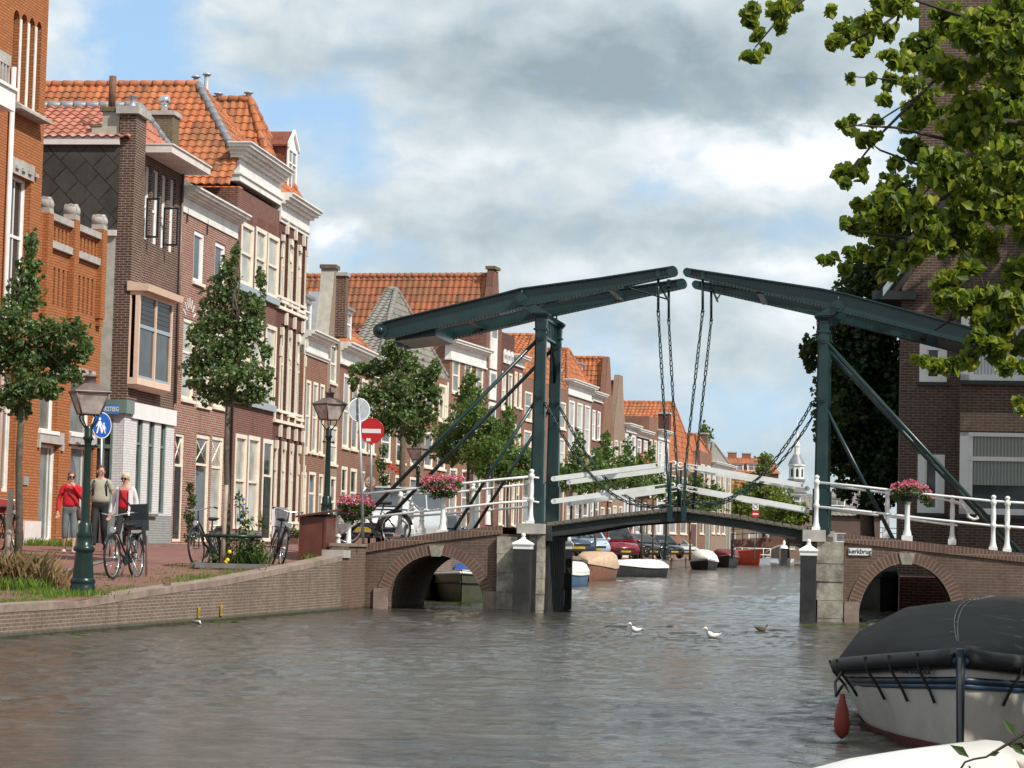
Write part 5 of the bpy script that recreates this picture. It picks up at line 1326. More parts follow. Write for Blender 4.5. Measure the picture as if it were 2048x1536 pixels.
# ---- the row beyond
def red_house():
    H = House('brick_house', 'lower red brick house with white arc patterns over its first floor windows', q12, q23, (410, 402), 9.0, MT['red_brick'])
    fr = H.fr
    for x0, x1, yt, yb in ((387, 408, 463, 566), (429, 450, 486, 592)): H.win(x0, x1, yt, yb, frame='white', fw=0.13, rails=(), mulls=(0.85,), proud=0.0)
    for x0, x1, yt, yb in ((365, 390, 637, 800), (396, 421, 651, 812), (428, 451, 664, 815)): H.win(x0, x1, yt, yb, frame='cream', pane='glass_pale', fw=0.12, rails=(0.6,), proud=0.0)
    H.win(348, 366, 866, 1083, frame='cream', pane='glass', rails=(0.72,), cross=True, fw=0.09, sill=None, door='tar', kind='door')
    H.win(390, 418, 868, 1083, frame='cream', pane='glass', rails=(0.74,), cross=True, fw=0.13, sill=None, kind='door')
    H.win(422, 446, 872, 1056, frame='cream', pane='glass_pale', rails=(0.68,), cross=True, fw=0.12)
    H.finish()
    M = fr.M
    for xc, y in ((379, 622), (409, 632), (440, 642)):               # arcs of pale bricks
        u, z = fr.at(xc, y); m = MB(M)
        for i in range(7):
            an = math.pi * (0.14 + 0.72 * i / 6); r0, r1 = 0.42, 0.70
            c, s_ = math.cos(an), math.sin(an); nx, nz = -s_ * 0.028, c * 0.028
            zz = z - 0.32
            m.hexa([(u + c * r0 - nx, -0.012, zz + s_ * r0 - nz), (u + c * r1 - nx, -0.012, zz + s_ * r1 - nz), (u + c * r1 + nx, -0.012, zz + s_ * r1 + nz), (u + c * r0 + nx, -0.012, zz + s_ * r0 + nz)],
                   [(u + c * r0 - nx, 0.0, zz + s_ * r0 - nz), (u + c * r1 - nx, 0.0, zz + s_ * r1 - nz), (u + c * r1 + nx, 0.0, zz + s_ * r1 + nz), (u + c * r0 + nx, 0.0, zz + s_ * r0 + nz)])
        H.t.part('brick_arc', m, MT['old_white'])
    zc = fr.at(358, 350, -0.45)[1]
    cornice(H.t, fr, 0.0, H.L, zc, [(0.05, 0.46), (0.08, 0.40), (0.06, 0.30), (0.06, 0.2), (0.05, 0.1), (0.42, 0.04)], MT['old_white'], ends=(0.0, 0.0))
    for x, ya, yb in ((373, 415, 445), (413, 440, 470)):
        u, z0 = fr.at(x, yb); z1 = fr.at(x, ya)[1]; m = MB(fr.M); m.box(u - 0.025, u + 0.025, -0.04, 0, z0, z1); H.t.part('wall_anchor', m, MT['black'])
    zr = zc + 1.3
    H.roof('hip', zr, 2.2, ze=zc - 0.05, mat='dark_tile', D=9.0, over=0.0)
    w, z = fr.cross(330, 224, 0.3)
    H.chimney(0.1, 0.75, w - 0.3, w + 0.45, zc - 0.5, z, 'oldbrickc')
    cw = MB(fr.M); cw.lathe([(0.1, 0), (0.1, 0.14), (0.13, 0.15), (0.13, 0.19), (0.1, 0.2)], (0.4, w + 0.05, z), 12); cw.ball((0.4, w + 0.05, z + 0.34), (0.17, 0.17, 0.17), 16, 8); H.t.part('chimney_cowl', cw, MT['chrome'])
    dp = MB(fr.M); u = H.L - 0.1; dp.tube([(u, -0.06, H.zb), (u, -0.06, zc - 0.8)], 0.04, 6); H.t.part('downpipe', dp, MT['black'])
red_house()

def tall_house():
    H = House('brick_house', 'tall brick house with tall cream windows, deep white entablature and orange hipped roof', q23, q34, (520, 400), 11.0, MT['maroon_brick'])
    fr = H.fr
    ws = [((481, 506, 447, 572), (510, 532, 457, 583), (534, 557, 470, 596)), ((476, 499, 626, 792), (502, 525, 638, 805), (529, 551, 650, 818)), ((468, 491, 868, 1058), (494, 517, 872, 1061))]
    for row in ws:
        for w in row: H.win(*w, frame='cream', pane='glass_pale', fw=0.13, inner=0.07, rails=(0.52,), proud=0.05, sill=None, depth=0.1)
    H.win(523, 543, 878, 1083, frame='cream', pane='glass', fw=0.14, rails=(0.66,), proud=0.05, sill=None, door='tar', kind='door')
    H.finish(rev=0.2)
    M = fr.M
    for y in (604, 824):
        a, z = fr.at(520, y - 12); m = MB(M); m.box(0, H.L, -0.12, 0.02, z - 0.1, z + 0.1); H.t.part('sill_band', m, MT['grey_paint'])
    m = MB(M); z = fr.at(500, 1072)[1]; m.box(0.05, H.L - 1.2, -0.06, 0.02, z - 0.1, z + 0.12); H.t.part('plinth', m, MT['kerb'])
    for x, y in ((498, 436), (522, 448), (545, 460)):
        u, z = fr.at(x, y); m = MB(M); m.box(u - 0.5, u + 0.5, -0.006, 0.01, z - 0.14, z + 0.16); H.t.part('flat_arch', m, plain('flat_arch_brick', (0.15, 0.055, 0.04), 0.8))
    zc = fr.at(516, 294, -0.42)[1]
    cornice(H.t, fr, 0.0, H.L + 0.02, zc, [(0.04, 0.5), (0.1, 0.44), (0.09, 0.36), (0.1, 0.24), (0.1, 0.14), (0.46, 0.02), (0.05, 0.1), (0.2, 0.05)], MT['old_white'], name='entablature', ends=(1, 0))
    wr, zr = fr.cross(396, 170, H.L / 2)
    H.roof('hip', zr, wr, ze=zc - 0.5, ext=0.85, mat='orange_tile', capleft='lead', D=14, over=0.05)
    for x, y in ((392, 152), (414, 147)):
        w, z = fr.cross(x, y, H.L / 2 + 0.5); q = MB(M); q.tube([(H.L / 2 + 0.5, w, zr - 1.2), (H.L / 2 + 0.5, w, z - 0.05)], 0.085, 10); q.lathe([(0.05, -0.06), (0.15, -0.05), (0.15, -0.02), (0.03, 0.04)], (H.L / 2 + 0.5, w, z), 12); H.t.part('flue', q, MT['zinc'])
tall_house()

def striped_house():
    H = House('brick_house', 'narrow plum brick house with cream bands, arched windows and heavy white cornice', q34, q45, (590, 440), 11.0, MT['plum_brick'])
    fr = H.fr; M = fr.M
    rows = (((563, 576, 466, 603), (580, 593, 478, 612), (597, 609, 490, 622)), ((560, 574, 648, 822), (577, 590, 656, 830), (594, 607, 664, 838)), ((549, 561, 872, 1055), (565, 577, 876, 1057), (580, 592, 880, 1059), (595, 605, 883, 1060)))
    for row in rows:
        for w in row: H.win(*w, frame='cream', pane='glass', fw=0.03, inner=0.02, rails=(0.55,), arch=True, sill='cream', proud=-0.08)
    H.finish(rev=0.22)
    for ri, row in enumerate(rows):
        for (x0, x1, yt, yb) in row:
            ym, xc = (yt + yb) / 2, (x0 + x1) / 2
            u0, u1, z0, z1 = fr.at(x0, ym)[0], fr.at(x1, ym)[0], fr.at(xc, yb)[1], fr.at(xc, yt)[1]
            for s_, e in ((u0, -1), (u1, 1)):
                m = MB(M)
                m.box(min(s_, s_ + e * 0.14), max(s_, s_ + e * 0.14), -0.07, 0.0, lerp(z0, z1, 0.62), lerp(z0, z1, 0.74))
                m.box(min(s_, s_ + e * 0.16), max(s_, s_ + e * 0.16), -0.11, 0.0, lerp(z0, z1, 0.86), lerp(z0, z1, 0.95))
                m.box(min(s_, s_ + e * 0.09), max(s_, s_ + e * 0.06), -0.04, 0.0, z0, lerp(z0, z1, 0.62))
                m.box(min(s_, s_ + e * 0.06), max(s_, s_ + e * 0.06), -0.04, 0.0, lerp(z0, z1, 0.74), lerp(z0, z1, 0.86)); H.t.part('stone_trim', m, MT['cream'])
            uc = (u0 + u1) / 2; m = MB(M); m.box(uc - 0.07, uc + 0.07, -0.1, 0, z1 - 0.02, z1 + 0.38); H.t.part('keystone', m, MT['cream'])
    for y in (628, 850, 1066):
        z = fr.at(590, y)[1]; m = MB(M); m.box(0, H.L, -0.1, 0.02, z - 0.06, z + 0.04); m.box(0, H.L, -0.06, 0.02, z + 0.3, z + 0.38)
        for i in range(5): m.box(0.1 + i * (H.L - 0.3) / 4, 0.2 + i * (H.L - 0.3) / 4, -0.05, 0.0, z + 0.04, z + 0.3)
        H.t.part('string_course', m, MT['cream'])
    zc = fr.at(600, 395, -0.4)[1]
    cornice(H.t, fr, 0.03, H.L, zc, [(0.05, 0.46), (0.1, 0.4), (0.1, 0.3), (0.1, 0.18), (0.42, 0.05), (0.06, 0.1), (0.12, 0.05)], MT['old_white'], name='entablature', ends=(0, 1))
    wr, zr = fr.cross(500, 200, H.L / 2)
    H.roof('hip', zr, wr, ze=zc - 0.2, mat='orange_tile', D=13, over=0.05)
    z0, z1 = fr.at(585, 372, 0.35)[1], fr.at(585, 296, 0.35)[1]; ud, ue = fr.at(577, 330, 0.35)[0], fr.at(594, 330, 0.35)[0]
    H.dormer(ud, ue, 0.35, 2.2, z0 - 0.2, z1, side='red_shingle', roofmat='red_shingle', gabled=True)
    for x, y in ((437, 192), (497, 190)):
        w, z = fr.cross(x, y, H.L / 2); q = MB(M); q.lathe([(0.1, -0.2), (0.1, 0.05), (0.17, 0.06), (0.17, 0.09), (0.05, 0.12)], (H.L / 2, w, z), 10); H.t.part('flue', q, MT['zinc'])
striped_house()

def low_house():
    H = House('brick_house', 'low brick house with white cornice, cream windows and small pink dormer', q45, q5b, (635, 700), 8.0, MT['brown_brick'])
    fr = H.fr
    for w in ((611, 621, 760, 902), (625, 635, 764, 905), (639, 648, 768, 908)): H.win(*w, frame='cream', pane='glass_mid', fw=0.1, rails=(0.5,), proud=0.03)
    for w in ((602, 612, 944, 1050), (617, 631, 944, 1036), (637, 646, 948, 1036)): H.win(*w, frame='cream', pane='glass', fw=0.1, rails=(0.55,), proud=0.03)
    H.finish()
    zc = fr.at(620, 655, -0.35)[1]
    cornice(H.t, fr, 0, H.L, zc, [(0.05, 0.42), (0.08, 0.36), (0.08, 0.24), (0.06, 0.12), (0.42, 0.03), (0.07, 0.1), (0.08, 0.05)], MT['old_white'], ends=(0, 0))
    H.roof('hip', fr.cross(615, 585, H.L / 2)[1], 3.2, ze=zc - 0.1, mat='orange_tile', D=8, over=0.0)
    w, z0 = fr.cross(620, 655, H.L * 0.4); _, z1 = fr.cross(620, 597, H.L * 0.4)
    H.dormer(H.L * 0.15, H.L * 0.6, 0.3, 2.6, zc, z1)
low_house()
def gable_house():
    H = House('brick_house', 'very narrow brick house whose gable rises into a grey weathered stack', q5b, q56, (668, 700), 8.0, MT['tan_brick'])
    fr = H.fr; L = H.L
    zt = fr.at(668, 585)[1]; zk = fr.at(662, 532)[1]
    H.zt = fr.at(668, 690)[1]
    for w in ((661, 673, 688, 766), (657, 674, 852, 928), (660, 671, 953, 1052)): H.win(*w, frame='cream', pane='glass_mid', fw=0.1, proud=0.03)
    H.finish(top=[(0, H.zt), (L, H.zt), (L * 0.72, zt), (L * 0.62, zk), (L * 0.38, zk), (L * 0.28, zt)])
    m = MB(fr.M)
    m.prism([(0.0, 0.01, H.zt), (L, 0.01, H.zt), (L * 0.72, 0.01, zt), (L * 0.62, 0.01, zk), (L * 0.38, 0.01, zk), (L * 0.28, 0.01, zt)], (0, 0.5, 0)); H.t.part('gable_back', m, MT['cement'])
    c = MB(fr.M); c.box(L * 0.34, L * 0.66, -0.06, 0.56, zk, zk + 0.14); H.t.part('chimney_cap', c, MT['oldbrickc'])
    H.roof('gable', zt - 0.4, 0.5, ze=H.zt - 0.3, mat='orange_tile', D=8, over=0.0)
    lead = MB(fr.M); lead.hexa([(-0.06, 0.5, H.zt), (L * 0.28 - 0.06, 0.5, zt), (L * 0.28, 0.5, zt), (0, 0.5, H.zt)], [(-0.06, 0.9, H.zt), (L * 0.28 - 0.06, 0.9, zt), (L * 0.28, 0.9, zt), (0, 0.9, H.zt)]); H.t.part('flashing', lead, MT['zinc'])
    w, z = fr.cross(687, 545, L * 0.5)
    H.chimney(L * 0.5, L * 0.5 + 0.5, w - 0.1, w + 0.3, zt - 1.6, z, 'dark_brick')
gable_house()
def dormer_house():
    H = House('brick_house', 'brick house with white cornice and pale box dormer, half behind the dense tree', q56, q67, (720, 740), 9.0, MT['brown_brick'])
    fr = H.fr
    for w in ((686, 699, 748, 895), (704, 717, 753, 899), (722, 735, 758, 903), (739, 751, 763, 906)): H.win(*w, frame='cream', pane='glass_mid', fw=0.12, proud=0.03)
    for w in ((682, 694, 933, 1030), (700, 713, 937, 1032)): H.win(*w, frame='cream', pane='glass', fw=0.12, proud=0.03)
    H.win(720, 732, 940, 1065, frame='cream', fw=0.12, sill=None, door='green_grey', kind='door')
    H.finish()
    zc = fr.at(700, 682, -0.4)[1]
    cornice(H.t, fr, 0, H.L, zc, [(0.06, 0.46), (0.1, 0.4), (0.08, 0.26), (0.06, 0.12), (0.45, 0.03), (0.08, 0.1)], MT['old_white'], ends=(0, 0))
    wr, zr = fr.cross(742, 614, H.L / 2)
    H.roof('hip', zr, max(1.5, wr), ze=zc - 0.1, mat='orange_tile', D=9, over=0.0)
    w, z1 = fr.cross(700, 618, H.L * 0.3)
    H.dormer(H.L * 0.12, H.L * 0.45, 0.35, 3.0, zc, z1)
dormer_house()

def generic(label, p0, p1, ytop, brickm, rows=(), ncol=3, frame='cream', pane='glass_mid', roof=None, cor=None, depth=9, sill='cream', wfrac=0.62, mat='orange_tile', tiles=True, tw=0.26, th=0.32, fw=0.11, doors=True, gable=None, group=None, rail=(0.5,)):
    """rows: (photo y of the window tops, of their feet), read at the middle of the house"""
    H = House('brick_house', label, p0, p1, ytop, depth, MT[brickm], group=group)
    fr = H.fr; xc = ytop[0]
    for i, (yt, yb) in enumerate(rows):
        z0, z1 = fr.at(xc, yb)[1], fr.at(xc, yt)[1]
        for j in range(ncol):
            c = H.L * (j + 0.5) / ncol; h = H.L / ncol * wfrac / 2
            if i == len(rows) - 1 and j == ncol - 1 and doors: H.win_m(c - h, c + h, H.zb + 0.12, z1, frame=frame, pane='glass', fw=fw, sill=None, rails=(0.75,), door=('tar', 'green_grey', 'wood')[int(p0[1]) % 3], kind='door', proud=0.03)
            else: H.win_m(c - h, c + h, z0, z1, frame=frame, pane=pane, fw=fw, sill=sill, rails=rail, proud=0.03)
    top = None
    if gable: top = [(0, H.zt), (H.L, H.zt)] + [(H.L * k, fr.at(xc, y)[1]) for k, y in gable]
    H.finish(top=top)
    if gable:
        m = MB(fr.M); m.prism([(a, 0.012, z) for a, z in top], (0, 0.3, 0)); H.t.part('gable', m, MT[brickm])
    if cor:
        cornice(H.t, fr, 0, H.L, H.zt + 0.02, [(0.06, 0.42), (0.1, 0.36), (0.08, 0.22), (0.06, 0.1), (cor, 0.03), (0.08, 0.09)], MT['old_white'], ends=(0.8, 0.3))
    if roof:
        kind, x, y, back = roof
        w, z = fr.cross(x, y, H.L / 2)
        H.roof(kind, z, 0.3 if kind == 'gable' else max(0.8, w), ze=H.zt - (0.1 if not gable else 0.3), mat=mat, D=depth + back, over=0.0, tiles=tiles, tw=tw, th=th)
    return H
# brown house behind the dense tree, with a slate gable roof
H7 = generic('brown brick house with a grey slate roof behind the dense tree', q67, q78, (830, 735), 'brown_brick', [(752, 828), (858, 930), (955, 1040)], 5, roof=('hip', 792, 580, -7.6), mat='slatetile', tw=0.3, th=0.3)
q = MB(H7.fr.M)
for k in range(3): q.box(H7.L - 1.4 + k * 0.42, H7.L - 1.2 + k * 0.42, -0.05, 0, H7.zt - 2.2, H7.zt - 0.2 - 0.3 * (2 - k))
H7.t.part('slit_frame', q, MT['cream'])
H8 = generic('flat topped brick house with a bold white cornice and three upper windows', q78, q89, (935, 690), 'brown_brick', [(721, 791), (825, 905), (940, 1050)], 3, cor=0.55, wfrac=0.6, sill='cream', depth=11)
H9 = generic('tall narrow gabled brick house with a white hoist strip, long orange roof behind', q89, q910, (987, 655), 'maroon_brick', [], 1, roof=('gable', 982, 552, 12), depth=10, mat='brown_tile', tw=0.3, th=0.42, gable=[(0.98, 640), (0.72, 575), (0.66, 540), (0.34, 540), (0.28, 575), (0.02, 640)])
m = MB(H9.fr.M); 
for ya, yb in ((640, 738), (742, 800), (805, 905), (930, 1050)): m.box(H9.L * 0.22, H9.L * 0.66, -0.06, 0.01, H9.fr.at(985, yb)[1], H9.fr.at(985, ya)[1])
hs = H9.t.part('hoist_doors', m, MT['old_white'])
m = MB(H9.fr.M)
for ya, yb in ((655, 675), (748, 775), (812, 840), (940, 990)): m.box(H9.L * 0.28, H9.L * 0.6, -0.066, -0.06, H9.fr.at(985, yb)[1], H9.fr.at(985, ya)[1])
H9.t.part('pane', m, MT['glass_mid'], hs)
m = MB(H9.fr.M); z = H9.fr.at(987, 538)[1]; m.box(H9.L * 0.32, H9.L * 0.68, -0.1, 0.4, z, z + 0.15); H9.t.part('gable_cap', m, MT['oldbrickc'])
a, b, c, d = q910, chainE(1028, 740), chainE(1046, 760), chainE(1062, 770)
H10 = generic('dark brick house with white round-topped panels under a plain parapet', a, b, (1015, 668), 'plum_brick', [(745, 820), (850, 920), (950, 1050)], 2, depth=9)
m = MB(H10.fr.M)
for k in (0.15, 0.42, 0.69):
    u = H10.L * k; z0, z1 = H10.fr.at(1015, 728)[1], H10.fr.at(1015, 700)[1]; w_ = H10.L * 0.2
    m.box(u, u + w_, -0.06, 0.0, z0, z1 - w_ / 2); m.lathe([(w_ / 2, -0.06), (w_ / 2, 0.0)], (u + w_ / 2, 0, z1 - w_ / 2), 14, ax=(0, 1, 0))
H10.t.part('round_panel', m, MT['old_white'])
H10.chimney(0.5, 1.3, 1.5, 2.2, H10.zt - 0.2, H10.fr.at(1018, 655)[1], 'oldbrickc')
H11 = generic('small brick house with a short white cornice, tucked beside the bridge tower', b, c, (1037, 712), 'maroon_brick', [(745, 815), (850, 910), (945, 1050)], 2, cor=0.2, depth=7)
H12 = generic('brown brick house hidden behind the green bridge tower, with large orange roof', c, chainE(1137, 770), (1095, 765), 'brown_brick', [(795, 850), (870, 930), (950, 1050)], 4, roof=('hip', 1115, 672, 3), depth=10)
H12.chimney(H12.L - 0.9, H12.L - 0.2, 0.4, 1.1, H12.zt - 1, H12.fr.at(1128, 735)[1], 'brown_brick')
H13 = generic('pale brick house with cream cornice and three tall white windows', chainE(1137, 770), chainE(1184, 790), (1165, 768), 'tan_brick', [(808, 905), (930, 985), (1000, 1060)], 3, frame='white', cor=0.5, depth=9, wfrac=0.7, pane='glass_pale', roof=('hip', 1150, 700, 1))
w, z1 = H13.fr.cross(1182, 728, H13.L * 0.8)
H13.dormer(H13.L * 0.62, H13.L * 1.0, 0.6, 3.2, H13.zt - 0.2, z1)
H14 = generic('lilac brick house with a small cream cornice and plain white windows', chainE(1184, 790), chainE(1204, 800), (1195, 787), 'maroon_brick', [(822, 880), (900, 960), (985, 1060)], 2, frame='white', cor=0.15, depth=7)
H15 = generic('gabled brick house whose tiled verge stands edge-on above an orange roof', chainE(1204, 800), chainE(1229, 800), (1216, 880), 'brown_brick', [(850 + 30, 930), (955, 1000), (1015, 1062)], 2, frame='cream', roof=('gable', 1212, 717, 4), gable=[(1.0, 880), (0.62, 735), (0.55, 713), (0.4, 713), (0.0, 880)], depth=9)
H16 = generic('grey weathered gable house with a lichen-stained chimney top', chainE(1229, 800), chainE(1252, 800), (1240, 860), 'tan_brick', [(882, 925), (950, 995), (1012, 1064)], 2, frame='cream', roof=('gable', 1232, 765, 3), gable=[(1.0, 860), (0.72, 775), (0.68, 750), (0.36, 750), (0.0, 860)], depth=8, mat='brown_tile')
H17 = generic('white plastered house front with little white cornices', chainE(1252, 800), chainE(1273, 860), (1262, 850), 'white_brick', [(870, 915), (940, 985), (1005, 1066)], 2, frame='white', cor=0.15, depth=7)
q = MB(H17.fr.M); w, z = H17.fr.cross(1264, 788, 1.0); q.tube([(1.0, 2.5, H17.zt - 0.5), (1.0, 2.5, z)], 0.13, 8); H17.t.part('stove_pipe', q, MT['zinc'])
H18 = generic('low brick house with a red awning hung over its window', chainE(1273, 860), chainE(1298, 870), (1286, 862), 'plum_brick', [(880, 912), (940, 985), (1005, 1066)], 2, frame='white', cor=0.1, depth=7)
m = MB(H18.fr.M); z = H18.fr.at(1284, 905)[1]; m.hexa([(0.4, -0.8, z - 0.9), (3.2, -0.8, z - 0.9), (3.2, 0, z - 0.2), (0.4, 0, z - 0.2)], [(0.4, -0.8, z - 0.82), (3.2, -0.8, z - 0.82), (3.2, 0, z - 0.1), (0.4, 0, z - 0.1)]); H18.t.part('awning', m, MT['signred'])
H19 = generic('brown brick house with a stone-capped parapet in front of the big red roof', chainE(1298, 870), chainE(1316, 880), (1307, 835), 'brown_brick', [(880, 925), (950, 995), (1012, 1066)], 2, depth=7)
H20 = generic('tall white fronted house below the big red roof', chainE(1316, 880), chainE(1338, 890), (1327, 862), 'white_brick', [(882, 935), (955, 1000), (1015, 1068)], 2, frame='white', cor=0.3, depth=7, pane='glass_mid')
H21 = generic('dark brick house under a big red roof with a hipped end', chainE(1338, 890), chainE(1400, 920), (1370, 935), 'brown_brick', [(955, 1000), (1020, 1068)], 3, roof=('hip', 1346, 806, 8), depth=12, mat='orange_tile', tw=0.3, th=0.4)
H21.chimney(H21.L * 0.2, H21.L * 0.2 + 0.8, 0.5, 1.3, H21.zt - 1, H21.fr.at(1345, 822)[1], 'plum_brick')
H22 = generic('narrow brick house with a stained chimney and a half hidden orange roof', chainE(1400, 920), chainE(1424, 930), (1412, 905), 'brown_brick', [(930, 975), (1000, 1068)], 2, roof=('hip', 1416, 870, 2), depth=7, tiles=False, frame='cream')
H22.chimney(H22.L * 0.75, H22.L * 0.75 + 0.7, 0.2, 1.0, H22.zt - 2, H22.fr.at(1421, 866)[1], 'oldbrickc')
H23 = generic('cream fronted house with grey slate gable roof near the far trees', chainE(1424, 930), chainE(1464, 950), (1445, 928), 'tan_brick', [(945, 985), (1000, 1068)], 4, roof=('hip', 1436, 886, 2), depth=9, mat='slatetile', tiles=False, frame='cream', cor=0.3)

# ---- far end: houses beyond the second bridge and the church
def far_house(label, x0, x1, yb, ye, yr, Y, brickm, mat, dorm=(), chim=(), depth=9):
    a, b = P(x0, (yb + ye) / 2, Y), P(x1, (yb + ye) / 2, Y)
    H = House('brick_house', label, (a.x, a.y), (b.x, b.y), ((x0 + x1) / 2, ye), depth, MT[brickm], zb=0.6)
    n = max(2, int(H.L / 3.2))
    for i in range(n):
        c = H.L * (i + 0.5) / n
        for z in (H.zb + 1.0, H.zb + 4.0):
            if z + 1.8 < H.zt: H.win_m(c - 0.55, c + 0.55, z, z + 1.7, frame='white', pane='glass_mid', fw=0.1)
    H.finish()
    M = H.fr.M; zr = H.fr.at((x0 + x1) / 2, yr)[1]; r = MB(M); L = H.L; D = depth
    tile_surface(r, [(-0.2, -0.3, H.zt - 0.1), (L + 0.2, -0.3, H.zt - 0.1), (L - 0.4, D / 2, zr), (0.4, D / 2, zr)], 0.5, 0.5)
    r.poly([(-0.2, D, H.zt), (L + 0.2, D, H.zt), (L - 0.4, D / 2, zr), (0.4, D / 2, zr)]); r.poly([(-0.2, -0.3, H.zt - 0.1), (0.4, D / 2, zr), (-0.2, D, H.zt)]); r.poly([(L + 0.2, -0.3, H.zt - 0.1), (L - 0.4, D / 2, zr), (L + 0.2, D, H.zt)])
    H.t.part('roof', r, MT[mat])
    for x, yt, ybm in dorm:
        u = H.fr.at(x, yt)[0]; z0, z1 = H.fr.at(x, ybm)[1], H.fr.at(x, yt)[1]; H.dormer(u - 0.75, u + 0.75, 0.6, 3.5, z0, z1, side='white')
    for x, yt in chim:
        u, z = H.fr.at(x, yt); H.chimney(u - 0.5, u + 0.5, D / 2 - 0.4, D / 2 + 0.4, zr - 1, z, 'brown_brick')
    return H
far_house('orange roofed house with two white dormers beyond the far trees', 1450, 1556, 1085, 945, 912, 285, 'brown_brick', 'orange_tile', ((1475, 927, 942), (1509, 927, 942)), ((1474, 900), (1503, 902)), 12)
far_house('low far house with a plain orange roof among the trees', 1440, 1530, 1085, 985, 960, 262, 'tan_brick', 'orange_tile', (), (), 7)
far_house('grey slate roofed house with a white dormer, seen between tower and tree', 1560, 1640, 1092, 1018, 985, 250, 'tan_brick', 'slatetile', ((1588, 992, 1003),), ())
far_house('long grey roofed house with one white dormer beyond the bridge railing', 1655, 1760, 1095, 1030, 982, 230, 'right_brick', 'slatetile', ((1676, 996, 1012),), (), 10)
def church():
    Y = 520
    c = P(1592, 1000, Y); zb = 0.66; s = S(Y)
    t = Thing('church_tower', 'far white and grey church tower with arcaded lantern and thin spire', 'church tower', (c.x, Y, zb))
    z = lambda y: P(1592, y, Y).z
    def oct_(mb, y0, y1, r0, r1, n=8): mb.lathe([(r0 * s, z(y0) - zb), (r1 * s, z(y1) - zb)], (c.x, Y, zb), n, smooth=False)
    m = MB(); m.box(c.x - 19 * s, c.x + 19 * s, Y - 19 * s, Y + 19 * s, zb, z(985)); t.part('base', m, MT['right_brick'])
    m = MB(); oct_(m, 985, 962, 20, 17); oct_(m, 962, 958, 18.5, 18.5); o = t.part('skirt_roof', m, MT['lead'])
    m = MB(); oct_(m, 958, 932, 15.5, 15.5); oct_(m, 932, 929, 18, 18)
    o = t.part('lantern', m, MT['old_white'])
    for k in range(8):
        an = 2 * math.pi * (k + 0.0) / 8; d = Vector((math.cos(an), math.sin(an), 0)); e = Vector((-d.y, d.x, 0)); r = 15.5 * math.cos(math.pi / 8) * s + 0.03
        w = MB(); pc = Vector((c.x, Y, 0)) + d * r; hw = 2.6 * s
        w.add([pc - e * hw + Vector((0, 0, z(954))), pc + e * hw + Vector((0, 0, z(954))), pc + e * hw + Vector((0, 0, z(940))), pc + Vector((0, 0, z(936))), pc - e * hw + Vector((0, 0, z(940)))], ((0, 1, 2, 3, 4),)); t.part('opening', w, MT['black'], o)
    m = MB(); m.lathe([(17 * s, z(929) - zb), (14 * s, z(921) - zb), (9 * s, z(913) - zb), (7 * s, z(909) - zb)], (c.x, Y, zb), 12); t.part('dome', m, MT['lead'])
    m = MB(); oct_(m, 909, 893, 5.5, 5.5); oct_(m, 893, 890, 7, 7); t.part('upper_lantern', m, MT['old_white'])
    m = MB(); m.lathe([(6 * s, z(890) - zb), (3 * s, z(882) - zb), (2 * s, z(876) - zb), (2.6 * s, z(872) - zb), (1.2 * s, z(868) - zb), (0.5 * s, z(835) - zb)], (c.x, Y, zb), 10); m.ball((c.x, Y, z(858)), 2.4 * s, 8, 6); t.part('spire', m, MT['white'])
church()

